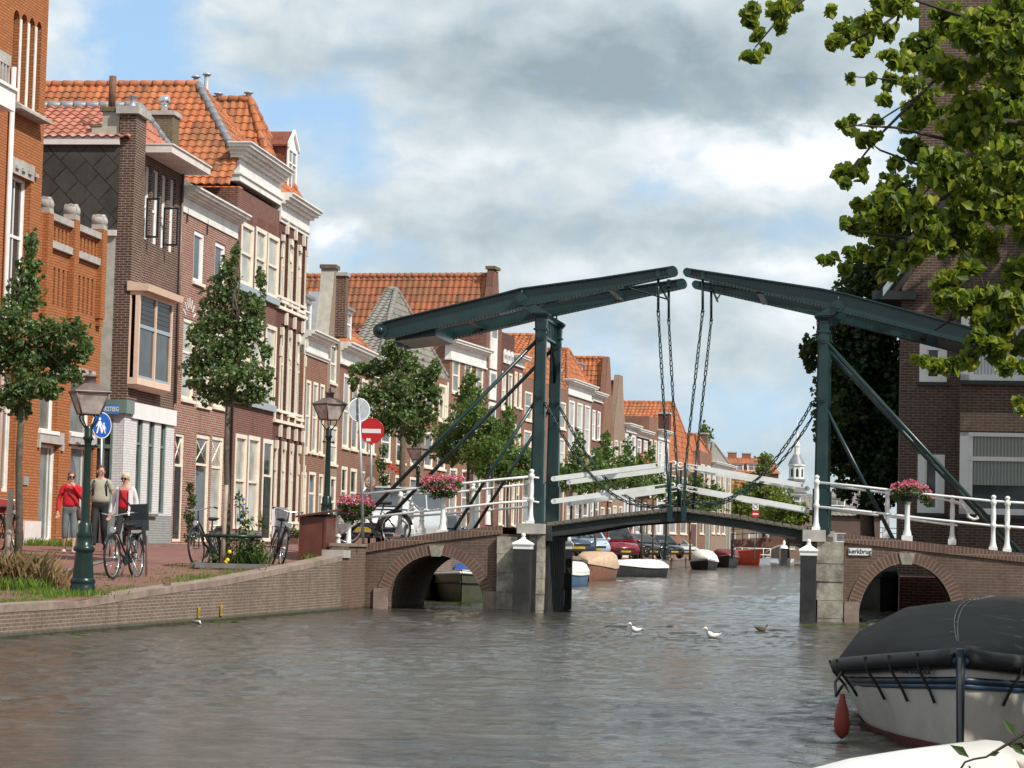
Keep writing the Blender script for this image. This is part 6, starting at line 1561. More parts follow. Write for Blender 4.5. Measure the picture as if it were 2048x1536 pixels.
# ---- big house at the near side of the bridge
def bank_house():
    Y = 57.5
    a, b = P(1800, 850, Y), P(1920, 850, Y); dv = Vector((BDIR.x, BDIR.y))
    p1 = (a.x + dv.x * 9.5, a.y + dv.y * 9.5)
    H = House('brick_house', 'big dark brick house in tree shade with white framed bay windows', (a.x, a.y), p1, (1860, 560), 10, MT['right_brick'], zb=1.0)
    fr = H.fr; M = fr.M
    H.zt = fr.at(1840, 575)[1]
    ub = fr.at(1921, 850)[0]
    for w in ((1839, 1894, 686, 764), (1835, 1889, 909, 1026)): H.win(*w, frame='white', pane='glass', fw=0.17, rails=(), sill='black', proud=0.05)
    zpk = fr.at(1990, 260)[1]
    uk = 5.2
    slope = (fr.at(1860, 452)[1] - fr.at(1772, 575)[1]) / (fr.at(1860, 452)[0] - fr.at(1772, 575)[0])
    zpk = H.zt + slope * uk
    H.finish(top=[(0, H.zt), (9.5, H.zt), (9.5, zpk), (uk, zpk)], sides=True)
    # tall chimney stack part rising behind the leaves
    u0, u1 = fr.at(1838, 200, 2)[0], fr.at(1915, 200, 2)[0]
    st = MB(M); st.box(u0, u0 + 4.5, 1.6, 5, H.zt, fr.at(1850, -90, 2)[1]); H.t.part('upper_wall', st, MT['right_brick'])
    g = MB(M); ga, gz0 = fr.at(1866, 408, -0.3); gb, _ = fr.at(1912, 408, -0.3); g.box(ga, gb, -0.35, 0, gz0 - 0.2, gz0 + 0.02); H.t.part('gutter', g, MT['black'])
    # bargeboard on the sloping verge, dark eave
    bb = MB(M); e0, e1 = (fr.at(1766, 580, -0.35)), (fr.at(1862, 446, -0.35))
    bb.hexa([(e0[0], -0.4, e0[1] - 0.16), (e1[0], -0.4, e1[1] - 0.16), (e1[0], 0.1, e1[1] - 0.16), (e0[0], 0.1, e0[1] - 0.16)], [(e0[0], -0.4, e0[1] + 0.05), (e1[0], -0.4, e1[1] + 0.05), (e1[0], 0.1, e1[1] + 0.05), (e0[0], 0.1, e0[1] + 0.05)]); H.t.part('bargeboard', bb, MT['grey_paint'])
    ev = MB(M); x0 = fr.at(1744, 592)[0]; ev.box(x0, fr.at(1832, 592)[0], -0.3, 3, fr.at(1780, 601)[1], fr.at(1780, 584)[1]); H.t.part('eave', ev, MT['black'])
    rs = MB(M); rs.poly([(e0[0] - 0.1, -0.3, e0[1] + 0.06), (e1[0] + 3, -0.3, e1[1] + 0.06 + slope * 3), (e1[0] + 3, 10, e1[1] + 0.06 + slope * 3), (e0[0] - 0.1, 10, e0[1] + 0.06)]); H.t.part('roof', rs, MT['slatetile'])
    # two-storey bay
    pj = -1.1; ub0 = fr.at(1921, 850, pj)[0]; ub1 = ub0 + 4.6
    bw = []
    def bh(x0, x1, yt, yb): ym = (yt + yb) / 2; return (fr.at(x0, ym, pj)[0], fr.at(x1, ym, pj)[0], fr.at((x0 + x1) / 2, yb, pj)[1], fr.at((x0 + x1) / 2, yt, pj)[1])
    hs = [bh(1922, 2120, 602, 762), bh(1919, 2120, 866, 1030)]
    bay = MB(M); zt = fr.at(1980, 590, pj)[1]
    bay.wall(ub0, ub1, H.zb, zt, hs, pj, 0.2); bay.quad((ub0, pj, H.zb), (ub0, 0, H.zb), (ub0, 0, zt), (ub0, pj, zt)); bay.quad((ub1, pj, H.zb), (ub1, 0, H.zb), (ub1, 0, zt), (ub1, pj, zt)); bay.quad((ub0, pj, zt), (ub1, pj, zt), (ub1, 0, zt), (ub0, 0, zt))
    o = H.t.part('bay', bay, MT['right_brick'])
    bd = MB(M); z0, z1 = fr.at(1980, 863, pj)[1], fr.at(1980, 826, pj)[1]; bd.box(ub0 - 0.01, ub1 + 0.01, pj - 0.02, pj, z0 + 0.003, z1); H.t.part('pale_band', bd, MT['tan_brick'], o)
    for i, (a_, b_, c_, d_) in enumerate(hs):
        f = MB(M); q0, q1 = pj - 0.02, pj + 0.1
        f.box(a_, a_ + 0.2, q0, q1, c_, d_); f.box(b_ - 0.12, b_, q0, q1, c_, d_); f.box(a_, b_, q0, q1, d_ - 0.09, d_); f.box(a_, b_, q0, q1, c_, c_ + 0.14)
        zr_ = lerp(c_, d_, 0.68); f.box(a_ + 0.2, b_ - 0.12, q0 + 0.02, q1, zr_ - 0.05, zr_ + 0.05); f.box(a_ + 0.2, a_ + 0.3, q0 + 0.03, q1, c_ + 0.14, d_ - 0.09)
        f.box(a_ + 1.7, a_ + 1.8, q0 + 0.02, q1 - 0.01, c_ + 0.14, zr_ - 0.05)
        k = H.t.part('bay_window', f, MT['white'])
        p = MB(M); p.quad((a_ + 0.1, pj + 0.06, c_ + 0.05), (b_ - 0.05, pj + 0.06, c_ + 0.05), (b_ - 0.05, pj + 0.06, d_ - 0.05), (a_ + 0.1, pj + 0.06, d_ - 0.05)); H.t.part('pane', p, MT['curtain' if i == 0 else 'greyblind'], k)
        if i == 1:
            pl = MB(M); z_ = lerp(c_, d_, 0.36); pl.quad((a_ + 0.3, pj + 0.052, c_ + 0.14), (b_ - 0.2, pj + 0.052, c_ + 0.14), (b_ - 0.2, pj + 0.052, z_), (a_ + 0.3, pj + 0.052, z_)); H.t.part('dark_lower_pane', pl, MT['glass'], k)
        s = MB(M); s.box(a_ - 0.05, b_, pj - 0.12, pj + 0.02, c_ - 0.1, c_ - 0.002); H.t.part('sill', s, MT['black'], k)
bank_house()
# ------------------------------------------------------------------ trees and plants
def rdir(rd):
    z = rd.uniform(-1, 1); a = rd.uniform(0, 2 * math.pi); r = math.sqrt(1 - z * z)
    return Vector((r * math.cos(a), r * math.sin(a), z))
def leaf(mb, c, n, along, s, wf=0.42, lobes=False, m=0):
    n = n.normalized(); a = along - n * along.dot(n)
    a = a.normalized() if a.length > 1e-4 else n.orthogonal().normalized()
    b = n.cross(a); f = n * (s * 0.13)
    if lobes:                                                  # broad heart shape, a little cupped
        pts = [c - a * s * 0.42, c - a * s * 0.5 + b * s * 0.3 + f, c + b * s * 0.5 + f * 1.4, c + a * s * 0.3 + b * s * 0.3 + f, c + a * s * 0.62 - f,
               c + a * s * 0.3 - b * s * 0.3 + f, c - b * s * 0.5 + f * 1.4, c - a * s * 0.5 - b * s * 0.3 + f]
        mb.add(pts, ((0, 1, 2, 3, 4), (0, 4, 5, 6, 7)), m)
    else:
        mb.add([c - a * s * 0.5, c + b * s * wf + f, c + a * s * 0.55, c - b * s * wf + f], ((0, 1, 2), (0, 2, 3)), m)
def clump(mb, c, r, n, s, rd, lobes=False, up=0.5, shell=2.0, hang=0.0):
    for _ in range(n):
        d = rdir(rd); k = rd.random() ** (1 / shell)
        p = Vector((c[0] + d.x * r[0] * k, c[1] + d.y * r[1] * k, c[2] + d.z * r[2] * k))
        nn = rdir(rd) + d * 0.5 + Vector((0, 0, up))
        leaf(mb, p, nn, rdir(rd) + Vector((0, 0, -hang)), s * rd.uniform(0.65, 1.2), rd.uniform(0.36, 0.5), lobes)
def limb(mb, a, b, r0, r1, rd, bend=0.12, n=5, seg=6):
    a, b = Vector(a), Vector(b); L = (b - a).length; off = rdir(rd) * L * bend
    pts = [a.lerp(b, i / n) + off * math.sin(math.pi * i / n) for i in range(n + 1)]
    mb.tube(pts, [lerp(r0, r1, i / n) for i in range(n + 1)], seg)
    return pts
def px_tree(label, trunk, clusters, Y, dens, ls, lmat='leaf', group=None, r0=0.075, seed=1, name='street_tree', cat='tree', zb=None, deep=0.9, lobes=False, up=0.5, hang=0.0, barkm='bark', fork=0.25):
    """a tree whose clumps stand round a trunk at distance Y; clump centres and radii as read in the photograph"""
    rd = random.Random(seed); s = S(Y)
    (xt, yt), (xb, yb) = trunk
    base = P(xb, yb, Y)
    base.z = (gz(base.x, Y) if zb is None else zb)
    top = P(xt, yt, Y)
    t = Thing(name, label, cat, base, group)
    tr = MB(); pts = [base - Vector((0, 0, 0.1)), base.lerp(top, 0.33) + Vector((0.02, 0, 0)), base.lerp(top, 0.66) - Vector((0.02, 0, 0)), top]
    hi = min(clusters, key=lambda c: c[1]); lead = P(hi[0], hi[1], Y)
    tr.tube(pts, [r0 * 1.25, r0, r0 * 0.92, r0 * 0.85], 9)
    tr.tube([top, top.lerp(lead, 0.5) + Vector((0.05, 0.05, 0)), lead], [r0 * 0.85, r0 * 0.5, r0 * 0.15], 7)
    cr = MB()
    if Y > 70 and Y < 150: clusters = [(xt + (c[0] - xt) * 1.5, c[1], c[2] * 1.45, c[3] * 1.05) for c in clusters]
    for x, y, rx, ry in clusters:
        dy = rd.uniform(-1, 1) * deep * (0.35 + 0.65 * min(1, rx / 50)) * s * 55
        c = P(x, y, Y + dy); R_ = (rx * s * 1.05, max(rx, ry) * s * 1.1, ry * s * 1.05)
        k = rd.uniform(fork * 0.2, 0.75); o = top.lerp(lead, min(k, 0.9)) if c.z > top.z + 0.15 else top
        limb(tr, o, c, r0 * 0.38, r0 * 0.12, rd, 0.12)
        n = int(dens * rx * ry)
        clump(cr, c, R_, n, ls, rd, lobes, up, 2.0, hang)
        for _ in range(max(3, n // 28)):                       # loose sprays that break the outline
            d = rdir(rd); e = c + Vector((d.x * R_[0], d.y * R_[1], d.z * R_[2])) * rd.uniform(1.0, 1.3)
            clump(cr, e, (R_[0] * 0.2, R_[0] * 0.2, R_[2] * 0.2), 6, ls, rd, lobes, up)
    t.part('trunk', tr, MT[barkm]); t.part('crown', cr, MT[lmat])
    return t
ROW = 'young street trees along the quay'
px_tree('young tree with a pale stake, in the dry grass by the street lamp', ((44, 800), (32, 1165)), [(62, 490, 14, 26), (56, 540, 24, 30), (48, 595, 36, 36), (22, 645, 42, 38), (95, 665, 40, 30), (148, 662, 30, 20), (165, 700, 20, 26), (120, 715, 44, 28), (48, 715, 52, 34), (-8, 700, 36, 44), (138, 750, 32, 18), (62, 772, 46, 28), (14, 795, 36, 24), (98, 785, 26, 16), (42, 822, 22, 16)], 38, 0.40, 0.088, group=ROW, r0=0.06, seed=3)
px_tree('young tree growing in the planter beside two bicycles', ((456, 800), (452, 1132)), [(472, 505, 10, 18), (455, 540, 20, 26), (522, 560, 11, 22), (450, 588, 38, 30), (508, 608, 24, 26), (436, 640, 42, 30), (500, 655, 34, 30), (398, 668, 26, 22), (450, 698, 60, 28), (532, 702, 12, 20), (398, 730, 32, 24), (468, 748, 60, 28), (530, 752, 14, 20), (438, 788, 44, 20), (504, 792, 32, 22), (392, 765, 20, 14)], 45, 0.48, 0.09, group=ROW, r0=0.055, seed=5)
px_tree('bushy street tree behind the no entry sign', ((806, 870), (806, 1045)), [(786, 700, 22, 20), (805, 728, 34, 26), (758, 742, 26, 20), (722, 738, 20, 14), (848, 758, 24, 24), (808, 782, 52, 34), (742, 790, 26, 24), (868, 790, 14, 24), (788, 828, 44, 26), (842, 828, 34, 26), (762, 852, 34, 20), (824, 870, 34, 18), (708, 765, 10, 16), (716, 805, 12, 16), (870, 740, 12, 20)], 61, 0.56, 0.115, group=ROW, r0=0.085, seed=7)
px_tree('slender street tree between the two braces of the drawbridge', ((937, 930), (937, 1052)), [(938, 762, 10, 24), (938, 800, 20, 26), (940, 835, 28, 28), (925, 872, 40, 26), (955, 900, 32, 28), (908, 905, 26, 22), (968, 855, 14, 22)], 76, 0.6, 0.13, 'leaf_far', ROW, 0.055, 9)
px_tree('street tree close to the green bridge tower, by the end of the white railing', ((1016, 960), (1016, 1050)), [(1018, 838, 9, 24), (1010, 875, 20, 26), (1018, 912, 28, 26), (990, 935, 26, 20), (1042, 925, 14, 22), (1020, 948, 30, 14)], 88, 0.62, 0.15, 'leaf_far', ROW, 0.055, 11)
px_tree('street tree rising over the white hand boards just beyond the bridge tower', ((1161, 985), (1161, 1100)), [(1160, 882, 7, 22), (1156, 915, 14, 24), (1160, 950, 30, 24), (1186, 940, 14, 18), (1138, 952, 18, 22), (1160, 975, 30, 12)], 102, 0.42, 0.17, 'leaf_far', ROW, 0.055, 13)
px_tree('street tree in front of the grey gable house', ((1216, 975), (1216, 1100)), [(1213, 880, 7, 18), (1214, 910, 14, 22), (1209, 942, 24, 22), (1227, 955, 20, 18), (1215, 968, 26, 10)], 114, 0.45, 0.19, 'leaf_far', ROW, 0.055, 15)
px_tree('street tree in front of the white plastered house', ((1260, 975), (1260, 1100)), [(1257, 895, 7, 18), (1255, 925, 15, 20), (1266, 952, 20, 20), (1246, 965, 18, 14)], 124, 0.5, 0.2, 'leaf_far', ROW, 0.055, 17)
px_tree('street tree in front of the tall white fronted house', ((1306, 985), (1306, 1105)), [(1303, 905, 6, 16), (1304, 935, 11, 20), (1312, 965, 20, 20), (1290, 982, 16, 14), (1315, 990, 18, 10)], 137, 0.5, 0.21, 'leaf_far', ROW, 0.055, 19)
px_tree('street tree half hidden behind the braces, between the slender trees', ((985, 960), (985, 1050)), [(982, 880, 8, 20), (985, 910, 16, 22), (975, 935, 18, 20), (998, 940, 16, 18)], 82, 0.62, 0.14, 'leaf_far', ROW, 0.055, 31)
px_tree('street tree in front of the gabled brick house', ((1190, 985), (1190, 1100)), [(1190, 915, 6, 18), (1190, 945, 14, 20), (1180, 965, 14, 14), (1198, 968, 14, 14)], 108, 0.45, 0.18, 'leaf_far', ROW, 0.055, 33)
px_tree('street tree in front of the house with the red awning', ((1284, 985), (1284, 1105)), [(1283, 920, 6, 16), (1284, 950, 13, 18), (1276, 972, 12, 12), (1292, 974, 12, 12)], 131, 0.5, 0.2, 'leaf_far', ROW, 0.055, 35)
px_tree('rounder street tree above the middle of the drawbridge, before the big red roof', ((1380, 1025), (1380, 1105)), [(1352, 980, 18, 20), (1392, 965, 20, 20), (1404, 992, 34, 22), (1432, 990, 20, 20), (1366, 1008, 28, 14), (1420, 1012, 30, 12)], 156, 0.7, 0.23, 'leaf', ROW, 0.07, 21)
FAR = 'yellow green trees by the far bridge'
px_tree('tallest yellow green tree by the far bridge, its top before the dormered orange roof', ((1528, 1050), (1528, 1090)), [(1532, 918, 16, 14), (1526, 940, 16, 16), (1516, 965, 24, 14), (1500, 985, 34, 20), (1545, 985, 30, 20), (1470, 1000, 18, 24), (1500, 1015, 34, 18), (1530, 1030, 40, 18)], 245, 0.9, 0.36, 'leaf_yel', FAR, 0.2, 23, zb=0.7)
px_tree('low spreading yellow tree by the far bridge, below the church tower', ((1575, 1050), (1575, 1090)), [(1556, 1005, 28, 18), (1590, 1020, 28, 14), (1560, 1032, 40, 16), (1605, 1030, 14, 14), (1590, 1042, 28, 10)], 236, 0.9, 0.36, 'leaf_yel', FAR, 0.2, 25, zb=0.7)
px_tree('grey green tree top rising behind the stained chimney', ((1413, 920), (1413, 1080)), [(1408, 858, 7, 14), (1418, 872, 10, 18), (1408, 885, 10, 16), (1414, 905, 14, 18)], 262, 0.6, 0.4, 'leaf_far', None, 0.25, 27, zb=0.7)
px_tree('big dark tree filling the gap between the bridge tower and the brick house', ((1735, 940), (1735, 1080)), [(1806, 470, 30, 40), (1772, 520, 36, 34), (1745, 568, 26, 32), (1700, 640, 50, 40), (1640, 690, 30, 20), (1612, 702, 12, 18), (1622, 728, 14, 18), (1765, 640, 50, 55), (1700, 740, 60, 50), (1775, 745, 50, 60), (1680, 830, 42, 55), (1760, 850, 60, 60), (1702, 920, 44, 40), (1765, 945, 50, 45), (1655, 905, 16, 40), (1690, 980, 22, 20), (1745, 1010, 36, 22), (1640, 860, 14, 26), (1720, 690, 60, 40), (1800, 600, 30, 60), (1670, 780, 40, 50), (1720, 800, 60, 60), (1730, 900, 60, 60), (1790, 820, 30, 80), (1790, 930, 30, 60), (1765, 455, 42, 36), (1800, 400, 44, 44), (1722, 545, 34, 34), (1695, 590, 34, 34), (1660, 650, 20, 20), (1740, 720, 60, 60)], 65, 0.42, 0.17, 'leaf_dark', None, 0.2, 29, name='bank_tree', zb=0.9, deep=0.7)

# ---- linden whose boughs hang into the picture
def linden():
    rd = random.Random(41)
    base = Vector((8.4, 15.0, 0.75)); crown = MB(); wood = MB()
    t = Thing('linden_tree', 'overhanging linden boughs with large yellow green leaves above the covered boat', 'tree', base)
    top = base + Vector((-0.1, 0.1, 4.3))
    wood.tube([base - Vector((0, 0, 0.1)), base + Vector((0.05, 0, 2)), top], [0.3, 0.24, 0.2], 12)
    def twig(pts, Y0, Y1, r0, r1):
        n = len(pts); q = [P(x, y, lerp(Y0, Y1, i / (n - 1))) for i, (x, y) in enumerate(pts)]
        wood.tube(q, [lerp(r0, r1, i / (n - 1)) for i in range(n)], 5); return q
    hubs = []
    for tip, r in (((2150, 560), 0.03), ((2140, 260), 0.04), ((2120, 60), 0.035), ((2100, -120), 0.03), ((2130, 700), 0.025)):
        q = P(tip[0], tip[1], 14.3); limb(wood, top, q, r * 1.8, r, rd, 0.05)
    twigs = [([(2140, 260), (1980, 330), (1880, 400), (1790, 520), (1750, 560)], 14.3, 13.6, 0.021, 0.006), ([(2140, 260), (2000, 240), (1900, 280), (1790, 255), (1700, 250)], 14.3, 13.2, 0.019, 0.004),
             ([(2120, 60), (2000, 90), (1880, 150), (1830, 200), (1760, 270), (1700, 345)], 14.3, 13.4, 0.019, 0.005), ([(2120, 60), (1950, 40), (1830, 0), (1760, 55), (1690, 88)], 14.3, 13.8, 0.015, 0.005),
             ([(2100, -120), (1850, -80), (1640, -25), (1560, 35), (1510, 95)], 14.3, 14.0, 0.015, 0.004), ([(2150, 560), (2020, 590), (1900, 640), (1870, 660)], 14.3, 14.6, 0.017, 0.006),
             ([(2150, 560), (2030, 680), (1950, 715), (1830, 722)], 14.3, 14.4, 0.013, 0.004), ([(2140, 260), (1990, 420), (1870, 480), (1760, 470), (1690, 460)], 14.3, 13.9, 0.019, 0.005),
             ([(1880, 150), (1840, 190), (1760, 240), (1690, 256)], 13.6, 13.4, 0.008, 0.003), ([(1830, 200), (1800, 160), (1690, 152)], 13.5, 13.3, 0.006, 0.003), ([(2130, 700), (2050, 790), (2030, 815)], 14.3, 14.2, 0.008, 0.004),
             ([(1950, 360), (1840, 330), (1760, 300), (1740, 285)], 13.9, 13.5, 0.012, 0.003), ([(1900, 640), (1930, 560), (1880, 540)], 14.5, 14.4, 0.012, 0.004)]
    for a in twigs: twig(*a)
    cl = [(1497, 38, 26), (1512, 72, 16), (1505, 112, 18), (1556, 22, 28), (1584, 8, 24), (1560, 52, 14), (1510, 20, 14), (1530, 95, 10),
          (1690, 60, 30), (1668, 88, 20), (1722, 80, 22), (1742, 40, 28), (1776, 62, 26), (1800, 22, 34), (1766, 12, 26), (1660, 20, 12), (1720, 105, 12),
          (1738, 152, 14), (1700, 155, 9), (1782, 165, 18), (1776, 116, 22), (1806, 124, 22), (1770, 200, 14), (1684, 246, 11), (1700, 262, 9), (1703, 240, 8), (1752, 243, 15), (1738, 282, 20), (1756, 275, 12),
          (1688, 344, 20), (1712, 345, 22), (1728, 326, 11), (1690, 362, 12), (1676, 352, 10),
          (1842, 105, 48), (1888, 150, 58), (1950, 60, 70), (2022, 110, 70), (1848, 215, 44), (1890, 40, 40), (1932, 240, 75), (2020, 260, 80), (1836, 300, 34), (1882, 345, 62), (1960, 380, 80), (2034, 420, 75), (1828, 165, 26), (2030, 20, 60), (2000, 190, 60), (2020, 330, 60),
          (1776, 372, 26), (1740, 408, 24), (1716, 412, 18), (1792, 402, 36), (1702, 450, 20), (1724, 464, 14), (1690, 445, 10), (1752, 470, 22), (1730, 508, 20), (1664, 522, 14), (1650, 520, 9), (1690, 535, 14), (1702, 505, 14), (1760, 510, 18), (1790, 450, 28),
          (1790, 330, 22), (1802, 418, 38), (1766, 440, 34), (1812, 502, 38), (1738, 444, 24), (1772, 545, 24), (1826, 245, 28), (1850, 432, 48), (1904, 470, 58), (1840, 490, 24), (1968, 490, 44), (1896, 566, 34), (1884, 600, 26), (1920, 612, 40), (1966, 600, 52), (2034, 556, 52), (1998, 650, 50), (2042, 690, 34), (2020, 620, 46), (1930, 540, 30),
          (1826, 720, 10), (1848, 724, 13), (1874, 734, 18), (1902, 732, 22), (1936, 712, 28), (1960, 690, 30), (2012, 735, 22), (1990, 700, 30), (2044, 738, 14), (2044, 822, 10), (2036, 802, 8), (2100, 60, 60), (2120, 210, 60), (2110, 350, 60), (2130, 480, 60), (2110, 610, 50), (2230, 140, 70), (2240, 330, 70), (2230, 520, 60)]
    for x, y, r in cl:
        Y = 13.9 + rd.uniform(-0.7, 0.8); c = P(x, y, Y); s = S(Y)
        n = int((0.095 if r > 35 else 0.10) * r * r) + 4; kk = int(r / 5) + 3
        for _ in range(kk):                                    # sprays of drooping leaves with air between them
            d = rdir(rd) * (r * s * 0.75 * rd.random() ** 0.4); q = rd.uniform(0.25, 0.55) if r > 12 else 0.6
            clump(crown, c + d, (r * s * q * 1.2, r * s * q * 1.4, r * s * q * 0.8), max(2, n // kk), 0.06, rd, True, 0.5, 2.2, 0.9)
        if r > 26:
            for _ in range(4):
                d = rdir(rd); e = c + Vector((d.x, d.y, d.z)) * r * s; limb(wood, c, e, 0.008, 0.003, rd, 0.1, 3, 4)
    # the rest of the crown, outside the picture: it shades the boat and the bank
    for i in range(44):
        c = Vector((rd.uniform(4.7, 11.5), rd.uniform(14.8, 20.5), rd.uniform(3.9, 6.6)))
        if c.x < c.y * 0.232 + 0.75 and c.z < c.y * 0.29 + 1.5: continue
        limb(wood, top, c, 0.06, 0.02, rd, 0.08, 4, 4); clump(crown, c, (1.0, 1.0, 0.75), 120, 0.17, rd, True, 0.7, 2.0, 0.8)
    t.part('trunk', wood, MT['twig']); t.part('crown', crown, MT['leaf_linden'])
linden()
# unseen second linden, added beside the big house so its crown shades the front
def shade_linden():
    rd = random.Random(77); base = Vector((18, 50, 0.9)); t = Thing('linden_tree', 'tall linden out of view on the bank, added to shade the big dark brick house', 'tree', base)
    w, c = MB(), MB(); top = base + Vector((0, 0, 5.5)); w.tube([base, top], [0.35, 0.26], 10)
    for i in range(120):
        p = Vector((rd.uniform(12.6, 22), rd.uniform(45.5, 55), rd.uniform(4.6, 17)))
        t_ = (p.z - 1.7) / SUNV.z; q = p - SUNV * t_
        if (p.x < p.y * 0.2135 + 1.9 and p.z < 10) or (5 < q.x < 14.5 and 47.5 < q.y < 51.8): continue
        limb(w, top, p, 0.1, 0.02, rd, 0.08, 4, 4); clump(c, p, (1.5, 1.5, 1.1), 95, 0.36, rd, True, 0.6)
    t.part('trunk', w, MT['twig']); t.part('crown', c, MT['leaf_linden'])
shade_linden()

# ---- grass, weeds and planting
def blades(mb, p, n, h, spread, rd, wd=0.012, lean=0.5):
    for _ in range(n):
        a = rd.uniform(0, 6.28); r = spread * math.sqrt(rd.random()); b = p + Vector((math.cos(a) * r, math.sin(a) * r, 0)); hh = h * rd.uniform(0.5, 1.15)
        ld = Vector((rd.uniform(-1, 1), rd.uniform(-1, 1), 0)) * lean * hh; sd = Vector((rd.uniform(-1, 1), rd.uniform(-1, 1), 0)).normalized() * wd
        mb.add([b - sd, b + sd, b + ld * 0.35 + Vector((0, 0, hh * 0.6)) + sd * 0.7, b + ld + Vector((0, 0, hh))], ((0, 1, 2), (0, 2, 3)))
def quay_grass():
    rd = random.Random(5); mb = MB()
    for i in range(1100):
        Y = rd.uniform(30.5, 48.8)
        k = mnoise.noise(Vector((Y * 0.55, 3.1, 0))) + 0.25
        if k < 0.1 and rd.random() > 0.12: continue
        o = 0.36 + abs(rd.gauss(0, 0.22)); x = quay_x(Y) - o
        blades(mb, Vector((x, Y, gz(x, Y))), 4, 0.035 + 0.06 * max(0, k), 0.16, rd, 0.006)
    for i in range(150):                                       # round the lamp foot and by the brown cabinet
        x, Y = rd.gauss(-6.6, 0.35), rd.gauss(35.6, 0.35); blades(mb, Vector((x, Y, gz(x, Y))), 4, 0.10, 0.12, rd, 0.007)
    for i in range(200):
        p = G(rd.uniform(605, 668), rd.uniform(1109, 1120), 1.06)
        if p.x > quay_x(p.y) - 0.4: continue
        blades(mb, Vector((p.x, p.y, gz(p.x, p.y))), 5, 0.15, 0.12, rd)
    for i in range(120):
        p = Vector((rd.uniform(-11.0, -9.7), rd.uniform(54, 55.5), 0)); blades(mb, Vector((p.x, p.y, gz(p.x, p.y))), 5, 0.18, 0.1, rd)
    tag(mb.build('grass', MT['grass']), kind='stuff')
    st = MB()                                                   # moss and weeds in the paving joints
    for i in range(500):
        Y = rd.uniform(36, 48); x = quay_x(Y) - rd.uniform(0.6, 2.6); blades(st, Vector((x, Y, gz(x, Y))), 2, 0.045, 0.15, rd, 0.01)
    tag(st.build('grass', MT['grass']), kind='stuff')
    w = MB()
    for x, y, n in ((880, 1208, 50), (930, 1206, 60), (955, 1210, 40), (155, 1272, 12), (395, 1247, 16), (470, 1243, 14), (540, 1238, 14), (1740, 1247, 30), (1660, 1249, 26), (1612, 1250, 18)):
        for _ in range(n):
            p = G(x + rd.gauss(0, 22), y + rd.gauss(0, 1.2), 0.006); r = rd.uniform(0.03, 0.09)
            if p.x < quay_x(p.y) + 0.06: continue
            w.add([p + Vector((r * math.cos(k * 1.05 + 0.3), r * math.sin(k * 1.05 + 0.3), 0.004)) for k in range(6)], ((0, 1, 2, 3, 4, 5),))
    tag(w.build('duckweed', MT['grass']), kind='stuff')
quay_grass()
def dry_tuft():
    rd = random.Random(9); mb = MB()
    for x, y, n, h in ((0, 1165, 240, .62), (22, 1172, 260, .7), (45, 1178, 250, .72), (70, 1184, 240, .66), (95, 1180, 190, .52), (-25, 1170, 200, .6), (60, 1160, 200, .6), (110, 1172, 90, .4)):
        p = P(x, y, 37.2); p.z = gz(p.x, p.y); blades(mb, p, int(n * 0.5), h * 0.78, 0.34, rd, 0.0035, 0.7)
    t = Thing('grass_clump', 'big clump of dry ornamental grass round the tree at the quay edge', 'grass', (P(45, 1178, 37.2).x, 37.2, 0.56))
    t.part('blades', mb, MT['drygrass'])
    g = MB()
    for x in (5, 40, 70): p = P(x, 1185, 36.6); p.z = gz(p.x, p.y); blades(g, p, 90, .2, .3, rd, 0.01)
    t.part('green_shoots', g, MT['grass'])
dry_tuft()
